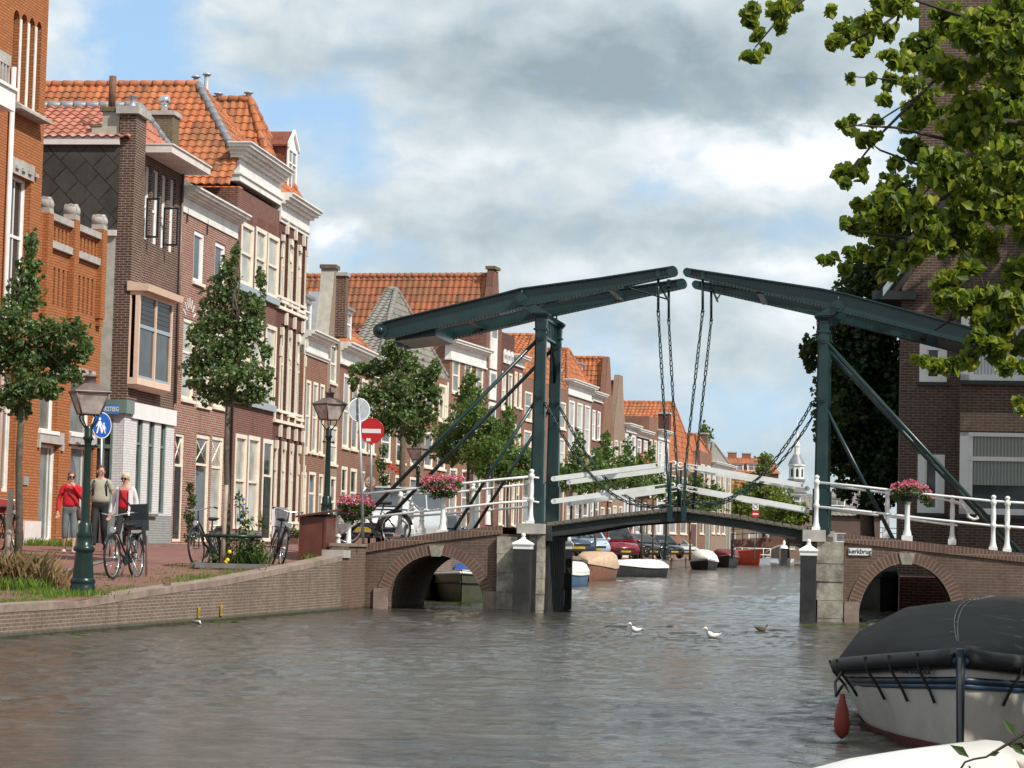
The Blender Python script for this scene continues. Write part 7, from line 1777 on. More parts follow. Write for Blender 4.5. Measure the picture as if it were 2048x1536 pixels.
def planter():
    rd = random.Random(12); c = P(465, 1130, 45); z = gz(c.x, 45)
    k = MB(); e = 0.62
    for a, b in (((-e, -e), (e, -e)), ((e, -e), (e, e)), ((e, e), (-e, e)), ((-e, e), (-e, -e))):
        p, q = Vector((c.x + a[0], 45 + a[1], z)), Vector((c.x + b[0], 45 + b[1], z)); n = Vector((-(q - p).y, (q - p).x, 0)).normalized() * 0.06
        k.hexa([p - n, q - n, q + n, p + n], [v + Vector((0, 0, 0.09)) for v in (p - n * 0.98, q - n * 0.98, q + n * 0.98, p + n * 0.98)])
    t = Thing('planter', 'stone edged planter full of weeds and hollyhocks round the young tree', 'planter', (c.x, 45, z))
    t.part('kerb', k, MT['kerb'])
    f = MB()
    for x, y, n, rx, rz in ((480, 1100, 160, .35, .3), (505, 1105, 150, .3, .28), (495, 1060, 90, .22, .3), (440, 1115, 80, .3, .18), (485, 1030, 50, .14, .25), (478, 1000, 26, .1, .2), (520, 1110, 120, .2, .3), (524, 1045, 40, .12, .2)):
        clump(f, P(x, y, 44.9), (rx, rx, rz), n, 0.075, rd)
    for x in range(455, 530, 5): p = P(x, 1133, 44.8); p.z = z; blades(f, p, 14, .34, .12, rd, 0.008)
    for x, yt in ((478, 978), (470, 1010), (486, 1000), (522, 1022)): p, q = P(x + 4, 1130, 44.9), P(x, yt, 44.9); f.tube([p, q], 0.008, 5)
    t.part('weeds', f, MT['leaf_ivy'])
    b = MB()
    for x, y in ((487, 998), (485, 1012), (489, 1022), (482, 1040)): b.ball(P(x, y, 44.7), 0.03, 7, 5)
    t.part('blue_flowers', b, plain('blue_petal', (0.16, 0.20, 0.55), 0.6))
    y_ = MB(); 
    for x, y in ((459, 1104), (455, 1120), (452, 1124)): y_.ball(P(x, y, 44.5), 0.04, 7, 5)
    t.part('yellow_flowers', y_, plain('yellow_petal', (0.70, 0.50, 0.03), 0.6))
    # ring bench round the tree
    def ring(label, x0, x1, yt, yg, Y, legs, group='green bars round the street trees'):
        cc = P((x0 + x1) / 2, yt, Y); r = (x1 - x0) / 2 * S(Y); b = Thing('tree_guard', label, 'tree guard', (cc.x, Y, gz(cc.x, Y)), group)
        m = MB(); pts = [Vector((cc.x + r * math.cos(a), Y + r * 0.8 * math.sin(a), cc.z)) for a in [i * 2 * math.pi / 28 for i in range(28)]]
        m.tube(pts, 0.045, 8, 0, False, True, True, flat=0.75); b.part('seat_ring', m, MT['lampgreen'])
        for i in range(4):
            a = math.pi * (0.25 + 0.5 * i) + 0.35; m = MB(); p = Vector((cc.x + r * 0.9 * math.cos(a), Y + r * 0.72 * math.sin(a), cc.z)); g = Vector((cc.x + r * 0.62 * math.cos(a), Y + r * 0.5 * math.sin(a), gz(cc.x, Y)))
            m.tube([p, p.lerp(g, 0.35) - Vector((math.cos(a), math.sin(a), 0)) * 0.06, g], [0.035, 0.04, 0.04], 7); b.part('leg', m, MT['lampgreen'])
    ring('round green tree guard bar beside the planter with hollyhocks', 404, 520, 1072, 1132, 45, 4)
    ring('round green tree guard bar half buried in the dry grass', -52, 106, 1118, 1160, 37.6, 4)
    def stake(label, xt, yt, xb, yb, Y, r=0.05):
        p, q = P(xb, yb, Y), P(xt, yt, Y); p.z = gz(p.x, Y); m = MB(); m.tube([p, q], [r, r * 0.85], 8); solo('tree_stake', m, MT['wood_lite'], label, 'stake', p, 'pale stakes beside young trees')
    stake('pale round stake in the dry grass next to the young tree', 22, 980, 12, 1165, 37.4, 0.055)
    stake('pale stake in the planter next to the young tree', 453, 970, 444, 1135, 44.6, 0.045)
planter()
def climber(name, label, x, Y, blobs, ls=0.07, mat='leaf_ivy', cat='shrub', flowers=None):
    rd = random.Random(int(x)); f = MB(); b = P(x, blobs[-1][1], Y); b.z = gz(b.x, Y)
    t = Thing(name, label, cat, b); st = MB()
    for bx, by, rx, ry, n in blobs:
        c = P(bx, by, Y); s = S(Y); clump(f, c, (rx * s, rx * s * 0.8, ry * s), n, ls, rd); limb(st, b, c, 0.02, 0.006, rd, 0.06)
    t.part('stem', st, MT['bark']); t.part('foliage', f, MT[mat])
    if flowers:
        g = MB()
        for fx, fy, fr_, n in flowers: clump(g, P(fx, fy, Y - 0.2), (fr_ * S(Y),) * 3, n, 0.07, rd)
        t.part('flowers', g, MT['red_petal'])
climber('climbing_shrub', 'narrow climbing shrub against the lower red brick house by its door', 383, 63.0, [(380, 975, 9, 14, 110), (384, 1000, 10, 18, 170), (378, 1030, 13, 18, 210), (385, 1055, 14, 18, 240), (382, 1075, 16, 12, 150)])
climber('climbing_shrub', 'leafy climber with red flowers beside the no entry sign', 765, 82, [(768, 900, 10, 14, 90), (762, 930, 12, 18, 140), (768, 960, 14, 18, 150), (760, 990, 12, 18, 120)], 0.11, 'leaf_ivy', 'shrub', [(785, 935, 8, 40), (794, 943, 5, 20), (778, 933, 5, 14)])
climber('flowering_shrub', 'small pale shrub against the striped house near the notice board', 590, 74, [(585, 1062, 10, 8, 90), (598, 1066, 8, 8, 70)], 0.08, 'leaf_far')

def flower_basket(label, xb, yb, w, fl, post):
    """a flower bowl that stands on its own white post"""
    xp, ypt, ypb = post; u, zb = fb(xp, ypb, w); zt = fb(xp, ypt, w)[1]; h = zt - zb
    pt = Thing('flower_post', 'white iron post carrying ' + label, 'post', FB.pt(u, w, zb), 'white posts carrying flower bowls')
    m = MB(FB.M); m.box(u - 0.11, u + 0.11, w - 0.11, w + 0.11, zb - 0.06, zb + 0.07); m.lathe([(0.09, 0.07), (0.085, 0.12), (0.06, 0.2), (0.05, h * 0.6), (0.055, h - 0.05), (0.08, h)], (u, w, zb), 14); pt.part('post', m, MT['railwhite'])
    rd = random.Random(int(xb)); Yd = FB.pt(u, w, zt).y; s = S(Yd); b = FB.pt(u, w, zt)
    t = Thing('flower_bowl', label, 'flower bowl', b, 'bowls of pink flowers on the bridge')
    m = MB(); m.lathe([(0.09, 0.0), (0.15, 0.04), (0.19, 0.11), (0.2, 0.16), (0.17, 0.15)], b, 16); t.part('bowl', m, MT['black'])
    f, g = MB(), MB()
    for x, y, rx, ry in fl:
        c = P(x, y, Yd + rd.uniform(-0.12, 0.12)); clump(f, c + Vector((0, -0.03, -0.10)), (rx * s * 1.1, rx * s * 1.1, ry * s * 1.15), int(rx * ry * 1.15), 0.055, rd, False, 0.3)
        for _ in range(int(rx * ry * 0.15)):
            d = rdir(rd); d.z = abs(d.z) * 1.2 - 0.3; d.y = -abs(d.y) if rd.random() < .5 else d.y; e = c + Vector((d.x * rx * s, d.y * rx * s, d.z * ry * s))
            clump(g, e, (0.038, 0.038, 0.03), 9, 0.042, rd, False, 0.6)
    t.part('foliage', f, MT['leaf_ivy']); t.part('flowers', g, MT['pink'])
flower_basket('bowl of pink geraniums beside the brown cabinet', 710, 1010, W0, [(690, 1005, 14, 16), (712, 1008, 20, 18), (735, 1008, 14, 16), (700, 1025, 16, 12), (720, 1028, 14, 10)], (696, 1042, 1105))
flower_basket('bowl of coral pink geraniums above the sunlit arch', 884, 968, W0, [(858, 962, 15, 13), (884, 960, 20, 14), (910, 962, 15, 13), (872, 978, 16, 11), (900, 978, 14, 10), (845, 970, 8, 6), (922, 958, 6, 6)], (885, 995, 1066))
flower_basket('bowl of pink geraniums before the big dark brick house', 1820, 985, W0, [(1795, 975, 13, 12), (1820, 972, 20, 13), (1846, 982, 15, 13), (1808, 988, 15, 10), (1855, 995, 8, 9), (1788, 985, 7, 6)], (1814, 1004, 1078))
# ------------------------------------------------------------------ street lamps
def lamp_proto():
    t = Thing('street_lamp', 'old green street lamp at the quay edge beside the dry grass, the largest lantern', 'street lamp', (0, 0, 0), 'old copper lantern street lamps')
    g = MT['lampgreen']; m = MB()
    m.lathe([(0.19, 0), (0.19, 0.1), (0.175, 0.12), (0.19, 0.15), (0.185, 0.19), (0.165, 0.22)], n=14, sq=1)
    m.lathe([(0.16, 0.22), (0.13, 0.62)], n=8, smooth=False)
    m.lathe([(0.155, 0.62), (0.165, 0.65), (0.15, 0.70), (0.12, 0.72), (0.125, 0.80), (0.115, 0.84), (0.13, 0.87), (0.10, 0.92), (0.105, 1.02), (0.075, 1.06)], n=14)
    t.part('pedestal', m, g)
    m = MB(); m.lathe([(0.072, 1.06), (0.066, 1.1), (0.052, 2.25), (0.06, 2.3), (0.085, 2.33), (0.06, 2.37), (0.065, 2.48), (0.04, 2.52)], n=12); m.tube([(-0.13, 0, 2.22), (0.13, 0, 2.22)], 0.017, 6); m.ball((-0.13, 0, 2.22), 0.028, 8, 6); m.ball((0.13, 0, 2.22), 0.028, 8, 6)
    t.part('column', m, g)
    m = MB()
    for k in range(4):
        a = math.pi / 4 + k * math.pi / 2; c, s = math.cos(a), math.sin(a)
        m.tube([(c * r, s * r, z) for r, z in ((0.03, 2.44), (0.07, 2.5), (0.15, 2.6), (0.17, 2.66), (0.14, 2.7), (0.13, 2.68))], 0.013, 5)
    t.part('bracket', m, g)
    # lantern: four sloping panes in a copper frame
    z0, z1, r0, r1 = 2.70, 3.02, 0.205, 0.355
    fr, gl = MB(), MB(); C = [(math.cos(math.pi / 4 + k * math.pi / 2), math.sin(math.pi / 4 + k * math.pi / 2)) for k in range(4)]
    for k in range(4):
        c, d = C[k], C[(k + 1) % 4]; lo, hi, lo2, hi2 = Vector((c[0] * r0, c[1] * r0, z0)), Vector((c[0] * r1, c[1] * r1, z1)), Vector((d[0] * r0, d[1] * r0, z0)), Vector((d[0] * r1, d[1] * r1, z1))
        fr.tube([lo, hi], 0.016, 5); fr.tube([lo, lo2], 0.015, 5); fr.tube([hi, hi2], 0.018, 5)
        q = 0.985; gl.quad(*[Vector((v.x * q, v.y * q, v.z)) for v in (lo, lo2, hi2, hi)])
    ln = t.part('lantern', fr, MT['copper']); t.part('pane', gl, MT['lampglass'], ln)
    m = MB(); 
    def ring(r, z): return [(c[0] * r, c[1] * r, z) for c in C]
    m.loft([ring(0.36, 3.02), ring(0.40, 3.03), ring(0.39, 3.045), ring(0.14, 3.165)], 0, False); m.lathe([(0.085, 3.16), (0.085, 3.26), (0.115, 3.265), (0.11, 3.285), (0.03, 3.31), (0.015, 3.33), (0.035, 3.35), (0.01, 3.38), (0.004, 3.42)], n=12)
    t.part('lantern_roof', m, MT['copper'], ln)
    m = MB(); m.lathe([(0.03, 2.72), (0.035, 2.86), (0.02, 2.9)], n=8); t.part('mantle', m, MT['signwhite'], ln)
    return t.o
LP = lamp_proto()
p = P(165, 1186, 36.4); LP.location = (p.x, p.y, gz(p.x, p.y)); LP.rotation_euler = (0, 0, R(22))
for x, Y, lab in ((651, 51.6, 'old green street lamp with copper lantern behind the brown cabinet'), (832, 72, 'street lamp just right of the no entry sign, its lantern crossed by a green brace'), (941, 91, 'street lamp whose lantern peeps over the bowl of coral flowers'),
                  (1141, 106, 'street lamp between the bridge tower and the parked cars, lantern above the hand boards'), (1332, 136, 'street lamp behind the middle of the drawbridge'), (1466, 178, 'street lamp near the far bridge, beside the small no entry sign')):
    q = P(x, 1085, Y); clone(LP, (q.x, q.y, gz(q.x, q.y) - 0.02), R(30 + x % 40), lab)

# ------------------------------------------------------------------ signs
def disc_sign(name, label, x, y, r, Y, face, tilt, extra=None, back='steel', poles=None, cat='traffic sign', rim=None):
    c = P(x, y, Y); rr = r * S(Y); t = Thing(name, label, cat, (c.x, Y, gz(c.x, Y)))
    F_ = Matrix.Translation(c) @ Matrix.Rotation(tilt, 4, 'Z')    # local: x across, -y towards the viewer
    m = MB(F_); m.lathe([(rr, -0.008), (rr, 0.008)], n=32, ax=(0, -1, 0)); pl = t.part('plate', m, MT[face])
    m = MB(F_); m.tube([(rr * math.cos(a), 0, rr * math.sin(a)) for a in [i * math.pi / 16 for i in range(32)]], 0.014, 6, 0, False, True, True); t.part('rim', m, MT[rim or back], pl)
    if extra: extra(t, F_, rr, pl)
    m = MB(); xb, yb = poles; p, q = P(x, y - r * 1.05, Y), P(xb, yb, Y); off = Vector((0, 0.04 if back != 'front' else -0.05, 0)); m.tube([p + off, q + off], 0.03, 8); t.part('pole', m, MT['steel'])
    return t
def bar(t, F_, rr, pl):
    m = MB(F_); m.box(-rr * 0.78, rr * 0.78, -0.014, -0.0085, -rr * 0.17, rr * 0.17); t.part('white_bar', m, MT['signwhite'], pl)
    m = MB(F_); m.box(-rr * 0.4, -rr * 0.05, -0.014, -0.0085, -rr * 0.85, -rr * 0.6); t.part('sticker', m, MT['signwhite'], pl)
disc_sign('no_entry_sign', 'large red no entry sign with white bar, behind the grey sign pole', 743, 862, 24.5, 56, 'signred', R(-6), bar, poles=(741, 1050), rim='signred')
def clampbar(t, F_, rr, pl):
    m = MB(F_)
    for z in (-0.4, 0.4): m.box(-0.05, 0.05, -0.06, -0.0085, z * rr - 0.02, z * rr + 0.02)
    t.part('clamp', m, MT['steel'], pl)
dsn = disc_sign('round_sign', 'round traffic sign seen from its grey back, on a steel pole by the flower bowl', 718, 820, 23, 49.6, 'zinc', R(28), clampbar, back='front', poles=(727, 1088), rim='signwhite')
def figures(t, F_, rr, pl):
    m = MB(F_)
    for ox, k in ((-0.22, 1.0), (0.22, 0.68)):                     # grown-up and child walking hand in hand
        x, b = ox * rr, -0.62 * rr; h = 1.25 * rr * k
        m.lathe([(h * 0.1, -0.012), (h * 0.1, -0.0085)], (x, 0, b + h * 0.9), 12, ax=(0, 1, 0))
        for q in (((-0.14, 0.42), (0.14, 0.42), (0.08, 0.78), (-0.08, 0.78)), ((-0.14, 0.42), (-0.02, 0.42), (-0.16, 0.0), (-0.26, 0.0)), ((0.02, 0.42), (0.14, 0.42), (0.26, 0.0), (0.16, 0.0)), ((-0.08, 0.78), (-0.06, 0.68), (-0.24, 0.4), (-0.29, 0.44)), ((0.06, 0.68), (0.08, 0.78), (0.29, 0.44), (0.24, 0.4))):
            m.prism([(x + a * h, -0.012, b + c * h) for a, c in q], (0, 0.0035, 0))
    t.part('figures', m, MT['signwhite'], pl)
disc_sign('footpath_sign', 'round blue footpath sign with white walking figures at the alley corner', 203, 851, 25.5, 58, 'blue', R(52), figures, poles=(200, 1086), rim='signwhite')
def far_sign():
    Y = 205; c = P(1511, 1028, Y); s = S(Y); t = Thing('no_entry_sign', 'small far no entry sign under a white zone plate, beyond the drawbridge', 'traffic sign', (c.x, Y, 0.7))
    F_ = Matrix.Translation(c); m = MB(F_); m.lathe([(7.5 * s, -0.02), (7.5 * s, 0.02)], n=20, ax=(0, -1, 0)); k = t.part('plate', m, MT['signred']); m = MB(F_); m.box(-5.5 * s, 5.5 * s, -0.03, -0.021, -1.4 * s, 1.4 * s); t.part('white_bar', m, MT['signwhite'], k)
    m = MB(F_); m.box(-6 * s, 6 * s, -0.02, 0.02, 8 * s, 22 * s); k = t.part('zone_plate', m, MT['signwhite']); m = MB(F_); m.tube([(4 * s * math.cos(a), -0.025, 15 * s + 4 * s * math.sin(a)) for a in [i * math.pi / 8 for i in range(16)]], 0.03, 5, 0, False, True, True); t.part('ring', m, MT['kerb'], k)
    m = MB(); m.tube([(c.x, Y + 0.04, 0.6), (c.x, Y + 0.04, c.z + 22 * s)], 0.04, 6); t.part('pole', m, MT['steel'])
far_sign()

# ------------------------------------------------------------------ quay furniture
def cabinet():
    Y = 49.0; b0, b1 = P(599, 1106, Y), P(649, 1112, Y); b0.z = b1.z = gz(b1.x, Y) - 0.02
    f = Frame((b0.x, Y + 0.05), (b1.x, Y - 0.03)); w = f.len; z0 = b1.z; z1 = P(649, 1034, Y).z; d = 0.95
    t = Thing('storage_cabinet', 'brown wooden cabinet with a sloping lid at the low end of the railing', 'cabinet', f.pt(w / 2, d / 2, z0))
    m = MB(f.M); m.hexa([(0, 0, z0), (w, 0, z0), (w, d, z0), (0, d, z0)], [(0, 0, z1), (w, 0, z1), (w, d, z1 + 0.06), (0, d, z1 + 0.06)]); bd = t.part('body', m, MT['wood'])
    m = MB(f.M); m.hexa([(-0.09, -0.1, z1 - 0.03), (w + 0.12, -0.1, z1 + 0.09), (w + 0.12, d + 0.1, z1 + 0.16), (-0.09, d + 0.1, z1 + 0.04)], [(-0.09, -0.1, z1 + 0.01), (w + 0.12, -0.1, z1 + 0.13), (w + 0.12, d + 0.1, z1 + 0.2), (-0.09, d + 0.1, z1 + 0.08)]); t.part('lid', m, MT['wood'])
    for u in (0.0, w): m = MB(f.M); m.box(u - 0.025, u + 0.025, -0.02, 0.0, z0, z1); t.part('corner_batten', m, MT['wood'], bd)
cabinet()
def notice_board():
    Y = 62; a, b = P(547, 1040, Y), P(577, 1040, Y + 2.6); f = Frame((a.x, Y), (b.x, Y + 2.6)); z0 = gz(a.x, Y); zb, zt = P(547, 1078, Y).z, P(547, 1013, Y).z; w = f.len
    t = Thing('notice_board', 'grey notice board in a white frame standing on the pavement by the striped house', 'notice board', f.pt(w / 2, 0, z0))
    m = MB(f.M); m.box(0.04, w - 0.04, 0, 0.03, zb + 0.04, zt - 0.04); k = t.part('panel', m, MT['zinc'])
    m = MB(f.M)
    m.box(0, 0.05, -0.02, 0.05, z0, zt); m.box(w - 0.05, w, -0.02, 0.05, z0, zt); m.box(0.05, w - 0.05, -0.02, 0.05, zt - 0.05, zt); m.box(0.05, w - 0.05, -0.02, 0.05, zb, zb + 0.05); t.part('frame', m, MT['white'])
notice_board()
for x, y, lab in ((130, 1200, 'rusty mooring ring on the coping below the lamp'), (368, 1176, 'rusty mooring ring on the coping near the yellow plates'), (545, 1144, 'rusty mooring ring on the coping beside the rightmost bicycle')):
    Y = 36 if x < 200 else 38.6 if x < 400 else 43.6
    c = Vector((quay_x(Y) - 0.16, Y, gz(quay_x(Y), Y) + 0.03)); m = MB(); m.box(c.x - 0.06, c.x + 0.06, c.y - 0.05, c.y + 0.05, c.z - 0.01, c.z + 0.012)
    k = m.build('mooring_ring', MT['rust'], None, c); tag(k, lab, 'mooring ring', 'mooring rings along the quay'); r = MB(); r.tube([c + Vector((0.07 * math.cos(a), 0.03 * math.sin(a), 0.06 + 0.05 * math.sin(a))) for a in [i * math.pi / 7 for i in range(14)]], 0.011, 6, 0, False, True, True); o = r.build('ring', MT['rust'], k, c)
def figure_board():
    Y = 57.5; s = S(Y); c = P(741, 958, Y); t = Thing('painted_board', 'brown painted board shaped like a head with a tall hat, above the white car', 'painted board', (c.x, Y, gz(c.x, Y)))
    F_ = Matrix.Translation(c) @ Matrix.Scale(s, 4); q = 0.03 / s
    m = MB(F_); m.prism([(x, 0, z) for x, z in ((-10, 28), (12, 28), (12, 14), (15, 8), (13, -12), (2, -24), (-10, -16), (-13, 0), (-11, 12))], (0, q, 0)); t.part('board', m, plain('painted_brown_board', (0.20, 0.115, 0.07), 0.7))
    m = MB(F_); m.lathe([(10.5, -q * 0.4), (10.5, -0.01)], (0, 0, -5), 20, ax=(0, 1, 0)); k = t.part('face', m, plain('painted_face', (0.42, 0.27, 0.18), 0.7))
    for nm, x, z, r, mm in (('eye', -4, -2, 2.6, 'signwhite'), ('eye', 4.5, -4, 2.2, 'signwhite')): 
        m = MB(F_); m.lathe([(r, -q * 0.6), (r, -q * 0.41)], (x, 0, z), 10, ax=(0, 1, 0)); t.part(nm, m, MT[mm], k); m = MB(F_); m.lathe([(r * 0.6, -q * 0.8), (r * 0.6, -q * 0.61)], (x + 0.4, 0, z), 8, ax=(0, 1, 0)); t.part('pupil', m, MT['black'], k)
    m = MB(F_); m.tube([(-5, -q * 0.5, -10), (-1, -q * 0.5, -12), (3, -q * 0.5, -11)], 0.5, 5); t.part('mouth', m, MT['black'], k)
    m = MB(); m.tube([(c.x, Y + 0.05, gz(c.x, Y)), (c.x, Y + 0.05, c.z - 10 * s)], 0.035, 6); t.part('stand', m, MT['tar'])
figure_board()

# ------------------------------------------------------------------ bicycles
def bike_proto():
    t = Thing('bicycle', 'black city bicycle with a black child seat, propped on a stand before the lamp', 'bicycle', (0, 0, 0), 'bicycles parked along the quay')
    K = MT['black']; r = 0.34; A, B = Vector((-0.53, 0, r)), Vector((0.57, 0, r))
    for nm, c in (('rear', A), ('front', B)):
        m = MB(); m.tube([c + Vector((r * math.cos(a), 0, r * math.sin(a))) for a in [i * math.pi / 16 for i in range(32)]], 0.021, 7, 0, False, True, True); w = t.part('wheel', m, MT['rubber'])
        m = MB(); m.tube([c + Vector(((r - 0.03) * math.cos(a), 0, (r - 0.03) * math.sin(a))) for a in [i * math.pi / 14 for i in range(28)]], 0.011, 5, 0, False, True, True)
        for i in range(14): a = i * math.pi / 7; m.tube([c + Vector((0, 0.02 * (-1) ** i, 0)), c + Vector(((r - 0.03) * math.cos(a), 0, (r - 0.03) * math.sin(a)))], 0.0028, 3)
        m.tube([c - Vector((0, 0.06, 0)), c + Vector((0, 0.06, 0))], 0.02, 8); t.part('rim', m, MT['chrome'], w)
        m = MB(); a0, a1 = (0.15, 2.9) if nm == 'rear' else (0.5, 2.75)
        m.tube([c + Vector(((r + 0.045) * math.cos(a), 0, (r + 0.045) * math.sin(a))) for a in [lerp(a0, a1, i / 12) for i in range(13)]], 0.024, 6, flat=1.3); t.part('mudguard', m, K)
    bb, st, hd, hb = Vector((-0.06, 0, 0.30)), Vector((-0.24, 0, 0.80)), Vector((0.40, 0, 0.88)), Vector((0.44, 0, 0.72))
    m = MB(); m.tube([bb, st], 0.019, 8); m.tube([hd, hb], 0.022, 8); m.tube([hb, Vector((0.2, 0, 0.42)), bb], 0.021, 8); m.tube([hd - Vector((0, 0, 0.02)), Vector((0.12, 0, 0.56)), bb + Vector((0, 0, 0.1))], 0.018, 8)
    for y in (-0.05, 0.05): m.tube([st - Vector((0, 0, 0.1)), A + Vector((0, y, 0))], 0.01, 6); m.tube([bb, A + Vector((0, y, 0))], 0.012, 6)
    t.part('frame', m, K)
    m = MB()
    for y in (-0.05, 0.05): m.tube([hb, hb + Vector((0.05, y, -0.08)), B + Vector((0, y, 0))], 0.013, 6)
    m.tube([hd, hd + Vector((-0.03, 0, 0.16))], 0.015, 6); t.part('fork', m, K)
    m = MB(); h = hd + Vector((-0.03, 0, 0.16)); m.tube([h + Vector((-0.22, -0.29, 0.03)), h + Vector((-0.06, -0.27, 0.05)), h + Vector((0.05, -0.12, 0.02)), h, h + Vector((0.05, 0.12, 0.02)), h + Vector((-0.06, 0.27, 0.05)), h + Vector((-0.22, 0.29, 0.03))], 0.012, 6); hbo = t.part('handlebar', m, MT['chrome'])
    m = MB()
    for s in (-1, 1): m.tube([h + Vector((-0.23, s * 0.29, 0.03)), h + Vector((-0.11, s * 0.28, 0.045))], 0.018, 6)
    t.part('grip', m, MT['rubber'], hbo)
    m = MB(); m.loft([[Vector((x, y * w, z + 0.89)) for y, z in ((-1, 0), (-0.6, 0.03), (0, 0.04), (0.6, 0.03), (1, 0), (0, -0.03))] for x, w in ((-0.42, 0.06), (-0.36, 0.11), (-0.25, 0.09), (-0.14, 0.03), (-0.1, 0.015))]); m.tube([st, st + Vector((-0.02, 0, 0.08))], 0.014, 6); t.part('saddle', m, MT['rubber'])
    m = MB()
    for y in (-0.07, 0.07): m.tube([Vector((-0.28, y, 0.75)), Vector((-0.82, y, 0.75)), A + Vector((-0.02, y, 0))], 0.008, 5)
    for x in (-0.4, -0.55, -0.7): m.tube([(x, -0.07, 0.75), (x, 0.07, 0.75)], 0.007, 5)
    t.part('luggage_rack', m, K)
    m = MB(); m.lathe([(0.09, -0.012), (0.09, 0.012)], bb, 16, ax=(0, 1, 0))
    for s in (-1, 1): e = bb + Vector((0.11 * s, -0.07 * s, -0.13 * s)); m.tube([bb + Vector((0, -0.07 * s, 0)), e], 0.011, 5); m.box(e.x - 0.045, e.x + 0.045, e.y - 0.06 * (s > 0) - 0.0, e.y + 0.06 * (s < 0) + 0.01, e.z - 0.012, e.z + 0.012)
    m.box(-0.53, -0.02, -0.045, -0.03, 0.25, 0.37); t.part('crank', m, K)
    m = MB(); m.lathe([(0.02, -0.06), (0.05, -0.02), (0.055, 0.03), (0.045, 0.035)], (0.5, 0, 0.80), 12, ax=(1, 0, 0)); t.part('headlight', m, MT['chrome'])
    m = MB(); m.tube([(-0.2, 0.06, 0.32), (-0.26, 0.16, 0.0)], 0.012, 5); m.tube([(-0.2, -0.06, 0.32), (-0.26, -0.16, 0.0)], 0.012, 5); t.part('kickstand', m, MT['steel'])
    return t
BK = bike_proto(); bk = BK.o
def put_bike(x, y, Y, head, lab, lean=0.0, first=False):
    p = P(x, y, Y); loc = Vector((p.x, Y, gz(p.x, Y)))
    o = bk if first else clone(bk, loc, label=lab)
    o.location = loc; o.rotation_euler = (lean, 0, head); return o
put_bike(420, 1120, 45.6, R(-107), 'black bicycle leaning by the green tree guard, beside the climbing shrub', R(6))
put_bike(552, 1115, 46.5, R(-75), 'bicycle with bright rims leaning beside the planter, just before the notice board', R(-9))
bd_ = put_bike(18, 1090, 50.0, R(-60), 'bicycle with a red bag against the orange building', R(4))
put_bike(745, 1068, 52.5, R(-160), 'bicycle standing at the bridge end behind the round sign pole, mostly hidden', R(3))
put_bike(1312, 1118, 140, R(-20), 'far bicycle with pale tyres parked among the cars on the quay', R(3))
put_bike(250, 1148, 40.6, R(-102), None, R(3), True)
def extra(o, name, mb, mat): q = mb.build(name, mat, o, Vector((0, 0, 0))); return q
m = MB(); m.loft([[Vector((x - 0.52, y * w, z)) for y in (-1, -0.5, 0.5, 1)] for x, z, w in ((0.14, 0.86, 0.15), (0.0, 0.82, 0.17), (-0.14, 0.86, 0.17), (-0.2, 1.05, 0.16), (-0.22, 1.22, 0.13))], 0, True, False, (False, False)); m.box(-0.72, -0.40, -0.17, -0.15, 0.8, 0.98); m.box(-0.72, -0.40, 0.15, 0.17, 0.8, 0.98); m.box(-0.78, -0.7, -0.15, 0.15, 0.82, 1.26); m.box(-0.52, -0.4, 0.17, 0.19, 0.55, 0.8); m.box(-0.52, -0.4, -0.19, -0.17, 0.55, 0.8)
extra(bk, 'child_seat', m, MT['black'])
m = MB(); m.box(-0.75, -0.35, -0.2, 0.2, 0.78, 1.08); extra(bd_, 'bag', m, plain('red_bag', (0.30, 0.03, 0.03), 0.7))
# parking hoop behind the child seat bicycle
c = P(266, 1165, 40.9); zg = gz(c.x, 40.9); m = MB(); m.tube([(c.x, 40.9, zg), (c.x + 0.03, 41.2, zg + 0.72), (c.x + 0.06, 41.4, zg + 0.78), (c.x + 0.1, 41.6, zg + 0.7), (c.x + 0.1, 41.7, zg)], 0.022, 8)
solo('bicycle_hoop', m, MT['steel'], 'steel hoop holding the bicycle with the child seat', 'bicycle stand', (c.x, 40.9, zg))

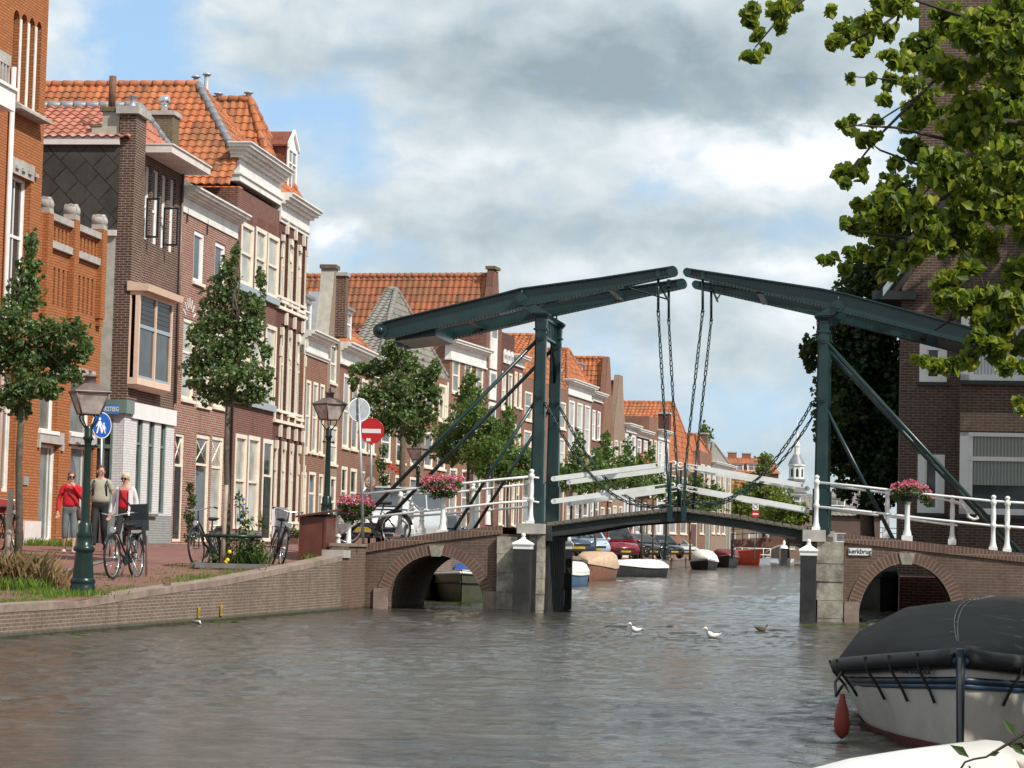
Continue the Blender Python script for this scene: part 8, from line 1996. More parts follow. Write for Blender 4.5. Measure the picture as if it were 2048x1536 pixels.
# ------------------------------------------------------------------ boats
def hull_ring(x, L, B, zs, keel, full=0.5, transom=0.8, flare=1.12):
    k = x / L                                                   # 0 at the stern, 1 at the bow
    b = B / 2 * (1 - max(0, (k - full) / (1 - full)) ** 2.2) * (transom + (1 - transom) * min(1, k / 0.35))
    b = max(b, 0.012); h = zs(k)
    half = [(b, h), (b * lerp(1, 0.97, 1), h * 0.62), (b / flare * 0.98, h * 0.15), (b * 0.72, -keel * 0.6), (0.0, -keel)]
    return half
def boat(label, pos, head, L, B, free, hullm, bow=1.35, rub=None, cover=None, cover_h=0.4, coverm=None, deck=True, group='boats moored along the canal', full=0.5, transom=0.8, bottom=None, wind=False, name='boat', rake=0.35, crown=2.0, strake=None):
    M = Matrix.Translation(Vector(pos)) @ Matrix.Rotation(head, 4, 'Z'); t = Thing(name, label, 'boat', pos, group)
    zs = lambda k: free * (1 + (bow - 1) * max(0, k - 0.25) ** 2 / 0.5625 + 0.06 * (1 - k) ** 2)
    n = 16; rings = []
    xof = lambda k, z: (k - 0.5) * L + rake * (max(0, k - 0.8) / 0.2) ** 2 * (z / (free * bow) - 0.4)
    ks = [i / n for i in range(n)] + [0.965, 0.99, 1.0]
    for k in ks:
        h = hull_ring(k * L, L, B, zs, 0.25, full, transom)
        rings.append([Vector((xof(k, z), y, z)) for y, z in h] + [Vector((xof(k, z), -y, z)) for y, z in h[-2::-1]])
    m = MB(M); m.loft(rings, 0, True, False, (False, False)); m.add(rings[0], (tuple(range(9)),))
    hl = t.part('hull', m, hullm)
    def strip(name, off, dz, hgt, mat):
        q = MB(M)
        for s in (1, -1):
            pts = []
            for k in ks:
                h = hull_ring(k * L, L, B, zs, 0.25, full, transom); z = zs(k) * dz; b = lerp(h[1][0], h[0][0], max(0, (dz - 0.62) / 0.38)) if dz > 0.62 else h[1][0]
                pts.append(Vector((xof(k, z) + (0.02 if k == 1 else 0), s * (b + off), z)))
            q.tube(pts, hgt, 6, flat=1.0)
        t.part(name, q, mat, hl)
    if rub: strip('rubbing_strake', 0.01, 0.93, 0.035, rub)
    if strake: strip('strake', 0.012, 0.62, 0.03, strake)
    if bottom:
        q = MB(M); rr = [[Vector((v.x, v.y * 1.006, v.z)) for v in r[2:7]] for r in rings]
        for r in rr: r[0].z = r[-1].z = 0.055
        q.loft(rr, 0, True, False, (False, False)); t.part('boot_top', q, bottom, hl)
    if cover:
        rr = []
        for k in ks:
            h = hull_ring(k * L, L, B, zs, 0.25, full, transom); b, z = h[0]; e = math.sin(math.pi * min(1, max(0, (1 - k) / 0.62)) / 2) ** 0.9 * (min(1, (k + 0.02) / 0.1) ** 0.5)
            c = cover_h * e; x0 = xof(k, z); row = []
            prof = [(1.03, -0.10), (1.035, 0.0), (0.9, 0.5), (0.62, 0.86), (0.25, 0.98), (0, 1.0)] if cover == 'dome' else [(1.03, -0.14), (1.03, 0.02), (0.93, 0.75), (0.72, 0.97), (0.3, 1.0), (0, 1.0)]
            for u, v in prof: row.append(Vector((x0, b * u + 0.02 * (u > 1), z + (v * c if v > 0 else v))))
            rr.append(row + [Vector((v.x, -v.y, v.z)) for v in row[-2::-1]])
        q = MB(M); q.loft(rr, 0, True, False, (True, True)); t.part('cover', q, coverm)
    elif deck:
        q = MB(M); rr = []
        for k in ks:
            h = hull_ring(k * L, L, B, zs, 0.25, full, transom); b, z = h[0]; x0 = xof(k, z); d = -0.16 if k < 0.7 else 0.02
            rr.append([Vector((x0, b * u, z + (d if abs(u) < 0.9 else 0))) for u in (1, 0.93, 0.9, 0.88, 0, -0.88, -0.9, -0.93, -1)])
        q.loft(rr, 0, False, False, (False, False)); t.part('deck', q, MT['pinkwhite'])
        for kx in (0.3, 0.55):
            q = MB(M); q.box((kx - 0.5) * L - 0.12, (kx - 0.5) * L + 0.12, -B * 0.42, B * 0.42, free - 0.12, free - 0.06); t.part('thwart', q, MT['wood_lite'])
    if wind:
        q = MB(M); x = 0.12 * L; q.hexa([(x, -B * 0.36, free), (x, B * 0.36, free), (x - 0.05, B * 0.36, free), (x - 0.05, -B * 0.36, free)], [(x - 0.35, -B * 0.3, free + 0.5), (x - 0.35, B * 0.3, free + 0.5), (x - 0.4, B * 0.3, free + 0.5), (x - 0.4, -B * 0.3, free + 0.5)]); t.part('windscreen', q, MT['glass'])
    return t, M, zs, lambda k: hull_ring(k * L, L, B, zs, 0.25, full, transom), xof
def pl(n, c, r=0.5, **k): return plain(n, c, r, **k)
HD = math.atan2(0.988, 0.155)                                   # along the canal, away from the viewer
cream_hull = pl('weathered_cream_hull', (0.47, 0.42, 0.38), 0.45, var=0.12, scale=3, dirt=(0.27, 0.23, 0.20))
tarp = pl('black_boat_cover', (0.026, 0.024, 0.023), 0.8, var=0.2, scale=2, bmp=0.03, spec=0.2)
bow = Vector((3.28, 17.35, 0)); L_ = 7.4; hd = HD + math.pi - R(6)
ctr = bow - Vector((math.cos(hd), math.sin(hd), 0)) * (L_ / 2)
navy = pl('navy_paint', (0.010, 0.022, 0.042), 0.4)
t, M, zs, hr, xof = boat('white wooden launch under a big black cover, moored bow first close to the viewer', ctr, hd, L_, 2.5, 0.42, cream_hull, 1.72, navy, 'dome', 0.6, tarp, bottom=pl('red_bottom_paint', (0.14, 0.035, 0.035), 0.6), full=0.5, rake=0.1, strake=None, crown=2)
m = MB(M); xb = xof(1, zs(1)); m.tube([(xb + 0.03, 0, zs(1) + 0.04), (xof(1, 0.3) + 0.03, 0, 0.3), (xof(1, 0.0) + 0.02, 0, -0.1)], [0.034, 0.03, 0.026], 8); st_ = t.part('stem', m, navy); m = MB(M); m.tube([(xb + 0.08, 0, zs(1) - 0.02), (xof(1, 0.3) + 0.07, 0, 0.3), (xof(1, 0.0) + 0.055, 0, -0.1)], 0.012, 6); t.part('stem_band', m, MT['kerb'], st_)
def hull_pt(k, f, s, off=0.02):
    h = hr(k); a = h[0] if f > 0.62 else h[1]; y = lerp(h[2][0], h[0][0], (f - 0.15) / 0.85); z = zs(k) * f; return Vector((xof(k, z), s * (y + off), z))
for f, rr_, mm in ((0.74, 0.032, navy), (0.685, 0.026, pl('blue_grey_highlight', (0.03, 0.07, 0.12), 0.4))):  # lower line is a blue-grey highlight painted along the hull
    m = MB(M)
    for s in (1, -1): m.tube([hull_pt(k / 40, f, s, 0.0) for k in range(0, 41)], rr_, 6)
    t.part('hull_stripe', m, mm)
for f in (0.47, 0.24):
    m = MB(M)
    for s in (1, -1): m.tube([hull_pt(k / 40, f, s, -0.012) for k in range(8, 41)], 0.006, 4)
    t.part('plank_seam', m, pl('seam', (0.16, 0.12, 0.10), 0.7))
m = MB(M)
for s in (1, -1): m.tube([Vector((xof(k / 40, 9) * 0 + xof(k / 40, zs(k / 40)), s * (hr(k / 40)[0][0] + 0.045), zs(k / 40) - 0.02)) for k in range(0, 41)], 0.062, 7, flat=1.0)
t.part('cover_hem', m, pl('cover_hem', (0.016, 0.016, 0.018), 0.6))
for k, s in ((0.955, -1), (0.90, -1), (0.84, -1), (0.72, -1), (0.6, -1), (0.94, 1), (0.86, 1)):
    m = MB(M); q = hull_pt(k, 1.0, s, 0.11); m.tube([q + Vector((0, 0, 0.02)), hull_pt(k, 0.85, s, 0.1), hull_pt(k + 0.004, 0.62, s, 0.04), hull_pt(k + 0.006, 0.5, s, 0.02)], 0.011, 4); t.part('tie_strap', m, MT['rubber'])
m = MB(M)                                                      # seam along the crest of the cover
for s in (0.16, 0.19): m.tube([Vector((xof(k / 30, zs(k / 30)), -hr(k / 30)[0][0] * 1.03 * s, zs(k / 30) + 0.985 * 0.6 * math.sin(math.pi * min(1, (1 - k / 30) / 0.62) / 2) ** 0.9 * (min(1, (k / 30 + 0.02) / 0.1) ** 0.5) + 0.004)) for k in range(2, 29)], 0.005, 4)
t.part('cover_seam', m, pl('seam_piping', (0.13, 0.13, 0.135), 0.5))
rd = random.Random(3); m = MB(M)
for _ in range(12):
    k = rd.uniform(0.3, 0.9); u = rd.uniform(-0.8, 0.5); h = hr(k); e = math.sin(math.pi * min(1, (1 - k) / 0.62) / 2) ** 0.9; v = interp([(0, 1.0), (0.22, .97), (0.55, .8), (0.86, .42), (1.03, 0)], abs(u)); leaf(m, Vector((xof(k, zs(k)), h[0][0] * u, zs(k) + v * 0.6 * e + 0.02)), Vector((0, 0, 1)), rdir(rd), 0.05)
t.part('fallen_leaves', m, MT['drygrass'])
# name lettering on the bow
a, b = hull_pt(0.90, 0.86, -1, 0.03), hull_pt(0.968, 0.87, -1, 0.03); Mw = M
A, B_ = M @ a, M @ b; d = (B_ - A).normalized(); zz = Vector((0, 0, 1)); nrm = d.cross(zz).normalized(); up = nrm.cross(d) * -1
up = zz if up.z < 0 else zz
LM = Matrix(((d.x, -nrm.x, up.x, 0), (d.y, -nrm.y, up.y, 0), (d.z, -nrm.z, up.z, 0), (0, 0, 0, 1))); LM.translation = (A + B_) / 2
lettering('name_lettering', 'DE  DOELTER', LM, 0, -0.012, -0.01, 0.085, FONT_M, t.o, t.b, 0.001, 1.0)
q = P(1684, 1438, 18.4); m = MB(); m.lathe([(0.01, 0.0), (0.05, 0.04), (0.062, 0.11), (0.05, 0.21), (0.026, 0.29), (0.02, 0.34)], q - Vector((0, 0, 0.15)), 14)
bu = Thing('fender_buoy', 'long orange red fender hanging from the side of the covered launch', 'fender', q - Vector((0, 0, 0.15))); bu.part('buoy', m, pl('orange_red_vinyl', (0.26, 0.04, 0.028), 0.6)); m = MB(); m.tube([q + Vector((0, 0, 0.25)), P(1672, 1392, 18.6), P(1670, 1365, 19.0), P(1684, 1345, 19.4)], 0.012, 5); bu.part('rope', m, MT['rubber'])

# white boat right in front
wh = pl('white_gelcoat', (0.86, 0.82, 0.76), 0.25, var=0.03, coat=0.4)
tb = Thing('boat', 'white boat foredeck close to the viewer, below the covered launch', 'boat', (2.0, 8.0, 0.0), 'boats moored along the canal')
edge = [(1560, 1566), (1620, 1537), (1700, 1516), (1800, 1500), (1900, 1487), (1970, 1479), (2000, 1482), (2022, 1496), (2060, 1500)]
far_ = [P(x, y, 8.6 - 0.0004 * (2060 - x)) for x, y in edge]; rings = []
for k, (dy, dz) in enumerate(((0.10, -0.62), (0.06, -0.25), (0.02, -0.06), (0, 0), (-0.06, 0.003), (-0.3, -0.03), (-0.8, -0.1), (-1.2, -0.2), (-1.32, -0.35), (-1.36, -0.85))):
    rings.append([Vector((p.x + 0.12 * dy, p.y + dy, max(p.z + dz, -0.15))) for p in far_])
m = MB(); m.loft(rings, 0, True, False, (False, False)); m.add([r[0] for r in rings], (tuple(range(len(rings))),)); m.add([r[-1] for r in rings], (tuple(range(len(rings))),)); tb.part('deck', m, wh)
m = MB(); p = far_[5]; m.box(p.x + 0.06, p.x + 0.5, p.y - 0.9, p.y - 0.12, p.z - 0.25, p.z - 0.05); tb.part('coaming', m, pl('beige_trim', (0.62, 0.50, 0.40), 0.5))
sp = Thing('bank_sprig', 'dark leafy twig sticking up in front of the white boat', 'plant', P(2080, 1560, 6.4)); m, f = MB(), MB(); rd = random.Random(2)
pts = [P(x, y, 6.4) for x, y in ((1912, 1552), (1930, 1524), (1948, 1518), (1972, 1514), (2005, 1494), (2040, 1472), (2075, 1450))]; m.tube(pts, [0.0035, 0.003, 0.003, 0.003, 0.004, 0.005, 0.006], 5)
for x, y, x1, y1, s in ((1936, 1514, 1904, 1492, .042), (1976, 1512, 1998, 1504, .04), (1938, 1530, 1940, 1540, .032), (2020, 1488, 2048, 1510, .05), (2028, 1474, 2010, 1440, .055), (2044, 1470, 2050, 1496, .04), (2050, 1462, 2060, 1440, .05)):
    c, e = P(x, y, 6.4), P(x1, y1, 6.4); leaf(f, (c + e) / 2, Vector((0.2, -1, 0.4)), e - c, (e - c).length * 1.15, 0.22)
sp.part('twig', m, MT['twig']); sp.part('leaves', f, MT['leaf_dark'])

def moored(label, x, yw, head, L, B, free, hullm, Y=None, **k):
    p = G(x, yw) if Y is None else P(x, yw, Y); return boat(label, (p.x, p.y, 0.0), head, L, B, free, hullm, **k)
olive = pl('olive_hull', (0.08, 0.085, 0.05), 0.4); tan = pl('tan_canvas', (0.50, 0.35, 0.24), 0.8, bmp=0.3); wcan = pl('white_canvas', (0.72, 0.70, 0.66), 0.75, bmp=0.4, var=0.12); red = pl('vermilion_hull', (0.45, 0.055, 0.025), 0.35); burg = pl('burgundy_canvas', (0.17, 0.03, 0.04), 0.7)
moored('olive green boat with a broad white gunwale, seen through the brick arch', 930, 1196, HD + R(188), 5.5, 1.55, 0.66, olive, Y=60.0, rub=MT['white'], strake=MT['tar'], bow=1.15)
m = MB(); c = P(944, 1136, 63); m.hexa([c + Vector((-0.5, -0.4, -0.15)), c + Vector((0.5, -0.4, -0.15)), c + Vector((0.5, 0.6, -0.15)), c + Vector((-0.5, 0.6, -0.15))], [c + Vector((-0.4, -0.3, 0.1)), c + Vector((0.0, -0.3, 0.2)), c + Vector((0, 0.5, 0.2)), c + Vector((-0.4, 0.5, 0.1))]); solo('tarpaulin', m, pl('blue_tarp', (0.03, 0.09, 0.36), 0.5), 'blue tarpaulin over the quay edge behind the brick arch', 'tarpaulin', c)
moored('small blue boat with a pale cover, half hidden by the timber pier', 1116, 1172, HD + R(172), 4.4, 1.25, 0.5, pl('blue_hull', (0.06, 0.13, 0.25), 0.35), cover='flat', cover_h=0.32, coverm=wcan, rub=MT['wood_lite'])
moored('brown boat under a boxy tan canvas cover', 1190, 1160, HD + R(180), 4.4, 1.5, 0.6, pl('brown_hull', (0.22, 0.10, 0.07), 0.5), cover='flat', cover_h=0.55, coverm=tan, transom=0.95)
moored('black open boat under a pleated white canvas', 1268, 1153, HD + R(150), 3.9, 1.5, 0.5, MT['tar'], cover='dome', cover_h=0.3, coverm=wcan)
moored('dark boat with a rounded white hood, first of the three by the far quay', 1408, 1139, HD + R(190), 4.8, 1.8, 0.55, MT['tar'], cover='dome', cover_h=0.75, coverm=wcan, rub=MT['wood'])
moored('black boat with cream gunwale and burgundy canvas, middle of the three by the far quay', 1452, 1134, HD + R(188), 5.5, 1.9, 0.75, MT['tar'], cover='flat', cover_h=0.6, coverm=burg, rub=MT['cream'])
moored('vermilion red boat, farthest of the three by the far quay', 1486, 1129, HD + R(212), 6.0, 2.4, 1.1, red, cover='dome', cover_h=0.2, coverm=red)
moored('tiny grey dinghy by the far pontoon', 1524, 1127, HD + R(200), 2.6, 1.2, 0.35, MT['zinc'], bow=1.2)
moored('far moored boat with a pale hull under the arch of the far bridge', 1572, 1126, HD + R(180), 5, 1.8, 0.7, MT['old_white'], Y=262, cover='flat', cover_h=0.4, coverm=wcan)
moored('dark moored boat with a tarred hull, lying in the gloom behind the shaded arch', 1762, 1180, HD + R(180), 7, 2.4, 0.72, MT['tar'], Y=62, cover='flat', cover_h=0.35, coverm=tarp)
def pontoon():
    Y = 226; a, b = P(1470, 1112, Y), P(1541, 1112, Y); t = Thing('pontoon', 'low floating pontoon fenced with white rails, in front of the far bridge', 'pontoon', ((a.x + b.x) / 2, Y, 0)); m = MB(); m.box(a.x, b.x, Y, Y + 2.2, -0.1, 0.55); t.part('float', m, MT['zinc'])
    m = MB()
    for z in (0.9, 1.5): m.tube([(a.x, Y + 0.1, z), (b.x, Y + 0.1, z)], 0.035, 5)
    for i in range(6): x = lerp(a.x, b.x, i / 5); m.tube([(x, Y + 0.1, 0.5), (x, Y + 0.1, 1.5)], 0.035, 5)
    t.part('railing', m, MT['white']); m = MB(); m.lathe([(0.35, 0.55), (0.35, 1.0), (0.2, 1.3)], (a.x + 1.8, Y + 1.2, 0), 10); t.part('drum', m, MT['zinc'])
pontoon()
def far_bridge():
    Y = 240; f = Frame((14.0, Y), (15.0, Y)); t = Thing('far_bridge', 'low brick bridge crossing the canal far behind the drawbridge', 'bridge', (28, Y, 0)); M = f.M
    zt = [(0, 1.6), (8, 2.3), (14, 2.75), (22, 2.9), (34, 2.6)]; uc = f.at(1583, 1110)[0]; half = 3.0; rise = 1.95; m = MB(M); us = sorted({0, 34, 8, 14, 22, *[uc + half * math.cos(math.pi * i / 20) for i in range(21)]})
    arc = lambda u: rise * math.sqrt(max(0, 1 - ((u - uc) / half) ** 2))
    for w in (0, 6):
        for a, b in zip(us, us[1:]):
            q = abs((a + b) / 2 - uc) < half; m.quad((a, w, arc(a) if q else -0.3), (b, w, arc(b) if q else -0.3), (b, w, interp(zt, b)), (a, w, interp(zt, a)))
    for a, b in zip(us, us[1:]): m.quad((a, 0, interp(zt, a)), (b, 0, interp(zt, b)), (b, 6, interp(zt, b)), (a, 6, interp(zt, a)))
    for a, b in zip(us, us[1:]):
        if abs((a + b) / 2 - uc) < half: m.quad((a, 0, arc(a)), (b, 0, arc(b)), (b, 6, arc(b)), (a, 6, arc(a)))
    t.part('masonry', m, MT['maroon_brick'])
    m = MB(M); ring = [(uc + half * math.cos(math.pi * i / 20), -0.06, rise * math.sin(math.pi * i / 20)) for i in range(21)]; m.tube(ring, 0.13, 5); t.part('arch_ring', m, MT['stone'])
    m = MB(M)
    for k in range(24): u = 1 + k * 1.4; m.tube([(u, 0.1, interp(zt, u)), (u, 0.1, interp(zt, u) + 1.0)], 0.035, 4)
    for h in (0.5, 1.0): m.tube([(u, 0.1, interp(zt, u) + h) for u in range(0, 35, 2)], 0.035, 4)
    t.part('railing', m, MT['black'])
    p = P(1568, 1110, 228); g = Thing('fender_post', 'far fender post with a white cap before the low bridge', 'fender post', (p.x, 228, 0), 'tarred fender posts with white caps'); m = MB(); m.box(p.x - .28, p.x + .28, 227.7, 228.3, -.4, P(1568, 1097, 228).z); g.part('post', m, MT['tar']); m = MB(); m.lathe([(.42, 0), (.3, .25), (.1, .35), (.15, .6), (.02, .8)], P(1568, 1097, 228), 10); g.part('cap', m, MT['white'])
far_bridge()

# ------------------------------------------------------------------ cars
def car(label, x, Y, head, col, kind='hatch', z=None, L=4.1, W=1.7, H=1.45, group='cars parked on the far quay'):
    p = P(x, 1095, Y); z = gz(p.x, Y) if z is None else z; pos = Vector((p.x, Y, z)); M = Matrix.Translation(pos) @ Matrix.Rotation(head, 4, 'Z')
    t = Thing('parked_car', label, 'car', pos, group); paint = plain('car_paint', col, 0.25, 0.15, var=0.04, scale=2, coat=0.8)
    q = {'hatch': ((-.5, .78, .9), (-.42, .92, 1.0), (.18, .92, 1.0), (.34, .86, .95), (.5, .66, .86)), 'sedan': ((-.5, .8, .9), (-.3, .9, 1.0), (.12, .9, 1.0), (.38, .82, .96), (.5, .64, .88)), 'mpv': ((-.5, .9, .92), (-.42, .98, 1.0), (.24, .98, 1.0), (.38, .88, .95), (.5, .68, .88))}[kind]
    m = MB(M); rings = []
    for a, zt, w in q:
        h = W / 2 * w; b = 0.24 if abs(a) < .45 else 0.3; rings.append([Vector((a * L, y, zz)) for y, zz in ((-h * .94, b), (-h, b + .2), (-h, zt - .14), (-h * .93, zt), (h * .93, zt), (h, zt - .14), (h, b + .2), (h * .94, b))])
    m.loft(rings, 0, True); body = t.part('body', m, paint)
    g = {'hatch': ((-.49, .8), (-.38, H), (.04, H), (.27, .9)), 'sedan': ((-.34, .9), (-.2, H), (.02, H), (.2, .9)), 'mpv': ((-.49, .95), (-.42, H), (.1, H), (.34, .95))}[kind]; h0, h1 = W / 2 * .93, W / 2 * .74
    def pane(pts, nm): mm = MB(M); mm.add(pts, (tuple(range(len(pts))),)); t.part(nm, mm, MT['glass'], cab)
    (xa, za), (xb, zb), (xc, zc), (xd, zd) = [(a * L, b) for a, b in g]
    m = MB(M); m.loft([[Vector((xa, s * h0, za)) for s in (-1, 1)] , [Vector((xb, s * h1, zb)) for s in (-1, 1)], [Vector((lerp(xb, xc, .5), s * h1, zb + .03)) for s in (-1, 1)], [Vector((xc, s * h1, zc)) for s in (-1, 1)], [Vector((xd, s * h0, zd)) for s in (-1, 1)]], 0, True, False, (False, False))
    for s in (-1, 1): m.add([(xa, s * h0, za), (xb, s * h1, zb), (xc, s * h1, zc), (xd, s * h0, zd)], ((0, 1, 2, 3),))
    cab = t.part('cabin', m, paint)
    def lr(a, b, k): return Vector(a).lerp(Vector(b), k)
    e = 0.012; A0, A1, B0, B1 = (xd, -h0, zd), (xd, h0, zd), (xc, -h1, zc), (xc, h1, zc)
    o = Vector((e * 2, 0, e * 2)); pane([lr(lr(A0, B0, .08), lr(A1, B1, .08), .07) + o, lr(lr(A0, B0, .08), lr(A1, B1, .08), .93) + o, lr(lr(A0, B0, .92), lr(A1, B1, .92), .93) + o, lr(lr(A0, B0, .92), lr(A1, B1, .92), .07) + o], 'windscreen')
    A0, A1, B0, B1 = (xa, -h0, za), (xa, h0, za), (xb, -h1, zb), (xb, h1, zb); o = Vector((-e * 2, 0, e)); pane([lr(lr(A0, B0, .1), lr(A1, B1, .1), .08) + o, lr(lr(A0, B0, .1), lr(A1, B1, .1), .92) + o, lr(lr(A0, B0, .9), lr(A1, B1, .9), .92) + o, lr(lr(A0, B0, .9), lr(A1, B1, .9), .08) + o], 'rear_window')
    for s in (-1, 1):
        P0, P1, P2, P3 = [Vector((a, s * (hh + e), zz)) for a, hh, zz in ((xa, h0, za), (xb, h1, zb), (xc, h1, zc), (xd, h0, zd))]
        for k0, k1 in ((.06, .48), (.52, .93)):
            lo0, lo1, hi0, hi1 = P0.lerp(P3, k0), P0.lerp(P3, k1), P1.lerp(P2, max(0, k0 * 1.1 - .03)), P1.lerp(P2, min(1, k1)); pane([lo0.lerp(hi0, .1), lo1.lerp(hi1, .1), lo1.lerp(hi1, .88), lo0.lerp(hi0, .88)], 'side_window')
        m = MB(M); m.ball((xd - .12, s * (W / 2 + .08), zd + .03), (.06, .1, .07), 8, 6); t.part('wing_mirror', m, paint)
        m = MB(M); m.ball((.46 * L, s * W * .34, .66), (.1, .15, .085), 10, 6); t.part('headlight', m, MT['chrome'])
        for a in (-.31, .32):
            m = MB(M); m.lathe([(.29, -.1), (.31, -.08), (.31, .08), (.29, .1)], (a * L, s * (W / 2 - .1), .3), 18, ax=(0, 1, 0)); w = t.part('wheel', m, MT['rubber']); m = MB(M); m.lathe([(.19, -.115), (.19, .115)], (a * L, s * (W / 2 - .1), .3), 14, ax=(0, 1, 0)); t.part('rim', m, MT['steel'], w)
    m = MB(M); m.box(.495 * L, .495 * L + .03, -W * .3, W * .3, .5, .6); m.box(.49 * L, .49 * L + .05, -W * .42, W * .42, .28, .36); t.part('grille', m, MT['black'])
    m = MB(M); m.box(.5 * L, .5 * L + .035, -.26, .26, .38, .48); t.part('number_plate', m, MT['yellow'])
hc = R(-72)
car('blue black car half hidden by the timber pier, nearest of the parked row', 1126, 103, R(-72), (0.05, 0.07, 0.11))
car('silver blue hatchback behind the tan covered boat', 1166, 111, R(-76), (0.42, 0.50, 0.58), H=1.5)
car('dark red people carrier parked between the silver and black cars', 1226, 123, R(-74), (0.20, 0.012, 0.025), 'mpv', H=1.66)
car('black car on the quay behind the boat with the pleated canvas', 1276, 144, R(-66), (0.02, 0.022, 0.025))
car('second black car on the quay, by the far bicycle', 1320, 158, R(-66), (0.03, 0.032, 0.035), H=1.5)
car('silver saloon parked on the quay under the middle of the drawbridge', 1348, 174, R(-62), (0.52, 0.54, 0.55), 'sedan', L=4.5, W=1.78, H=1.4)
car('small red car between the silver saloon and the far white car', 1392, 196, R(-62), (0.38, 0.02, 0.03), L=3.6, W=1.6)
car('white car at the far end of the parked row', 1418, 206, R(-62), (0.75, 0.75, 0.75))
car('white car with a tall windscreen parked at the bridge end behind the railing', 786, 59, R(-105), (0.72, 0.74, 0.76), 'mpv', L=4.3, W=1.6, H=1.5, group='cars parked near the bridge')
car('dark blue car beyond the bridge railing, below the coral flower bowl', 884, 93, R(-95), (0.02, 0.03, 0.06), group='cars parked near the bridge')

# ------------------------------------------------------------------ birds
def bird(label, x, y, s, body, back, head, cat, bill, face=180):
    p = G(x, y); M = Matrix.Translation(p) @ Matrix.Rotation(R(face), 4, 'Z') @ Matrix.Scale(s, 4); t = Thing('gull' if cat == 'gull' else 'duck', label, cat, p, 'gulls on the water' if cat == 'gull' else None)
    m = MB(M); prof = [(-.25, .005, .14), (-.2, .035, .125), (-.1, .075, .10), (0, .09, .085), (.1, .08, .09), (.16, .06, .12), (.17, .04, .17), (.175, .036, .20), (.2, .042, .235), (.235, .034, .24), (.26, .012, .235)]
    m.loft([[Vector((x_ + (0 if x_ < .16 else -.0), r * math.cos(a), z + r * .95 * math.sin(a))) for a in [i * math.pi / 5 for i in range(10)]] for x_, r, z in prof], 0, True); b = t.part('body', m, body)
    m = MB(M)
    for sg in (-1, 1): m.loft([[Vector((x_, sg * (r * math.cos(a) + .02), z + r * .8 * math.sin(a))) for a in [i * math.pi / 4 for i in range(8)]] for x_, r, z in ((.1, .02, .13), (.02, .065, .14), (-.12, .055, .15), (-.26, .02, .18), (-.3, .004, .2))], 0, True)
    t.part('wing', m, back, b)
    m = MB(M); m.lathe([(.014, 0), (.011, .04), (.003, .07)], (.255, 0, .232), 8, ax=(1, 0, -.15)); t.part('bill', m, bill, b)
    m = MB(M)
    for sg in (-1, 1): m.ball((.235, sg * .03, .25), .006, 6, 4)
    t.part('eye', m, MT['black'], b)
gb, gw, ye = pl('gull_white', (0.80, 0.79, 0.77), .6), pl('gull_grey', (0.13, 0.14, 0.15), .6), pl('bill_yellow', (0.6, 0.35, 0.05), .5)
bird('white gull with grey wings floating nearest the drawbridge pier', 1272, 1265, 0.62, gb, gw, gb, 'gull', ye, 215)
bird('white gull with grey wings floating below the middle of the drawbridge', 1426, 1277, 0.68, gb, gw, gb, 'gull', ye, 210)
db_ = pl('duck_brown', (0.10, 0.07, 0.045), .8)
bird('small brown duck on the water before the second fender post', 1523, 1264, .5, db_, db_, db_, 'duck', ye, 20)
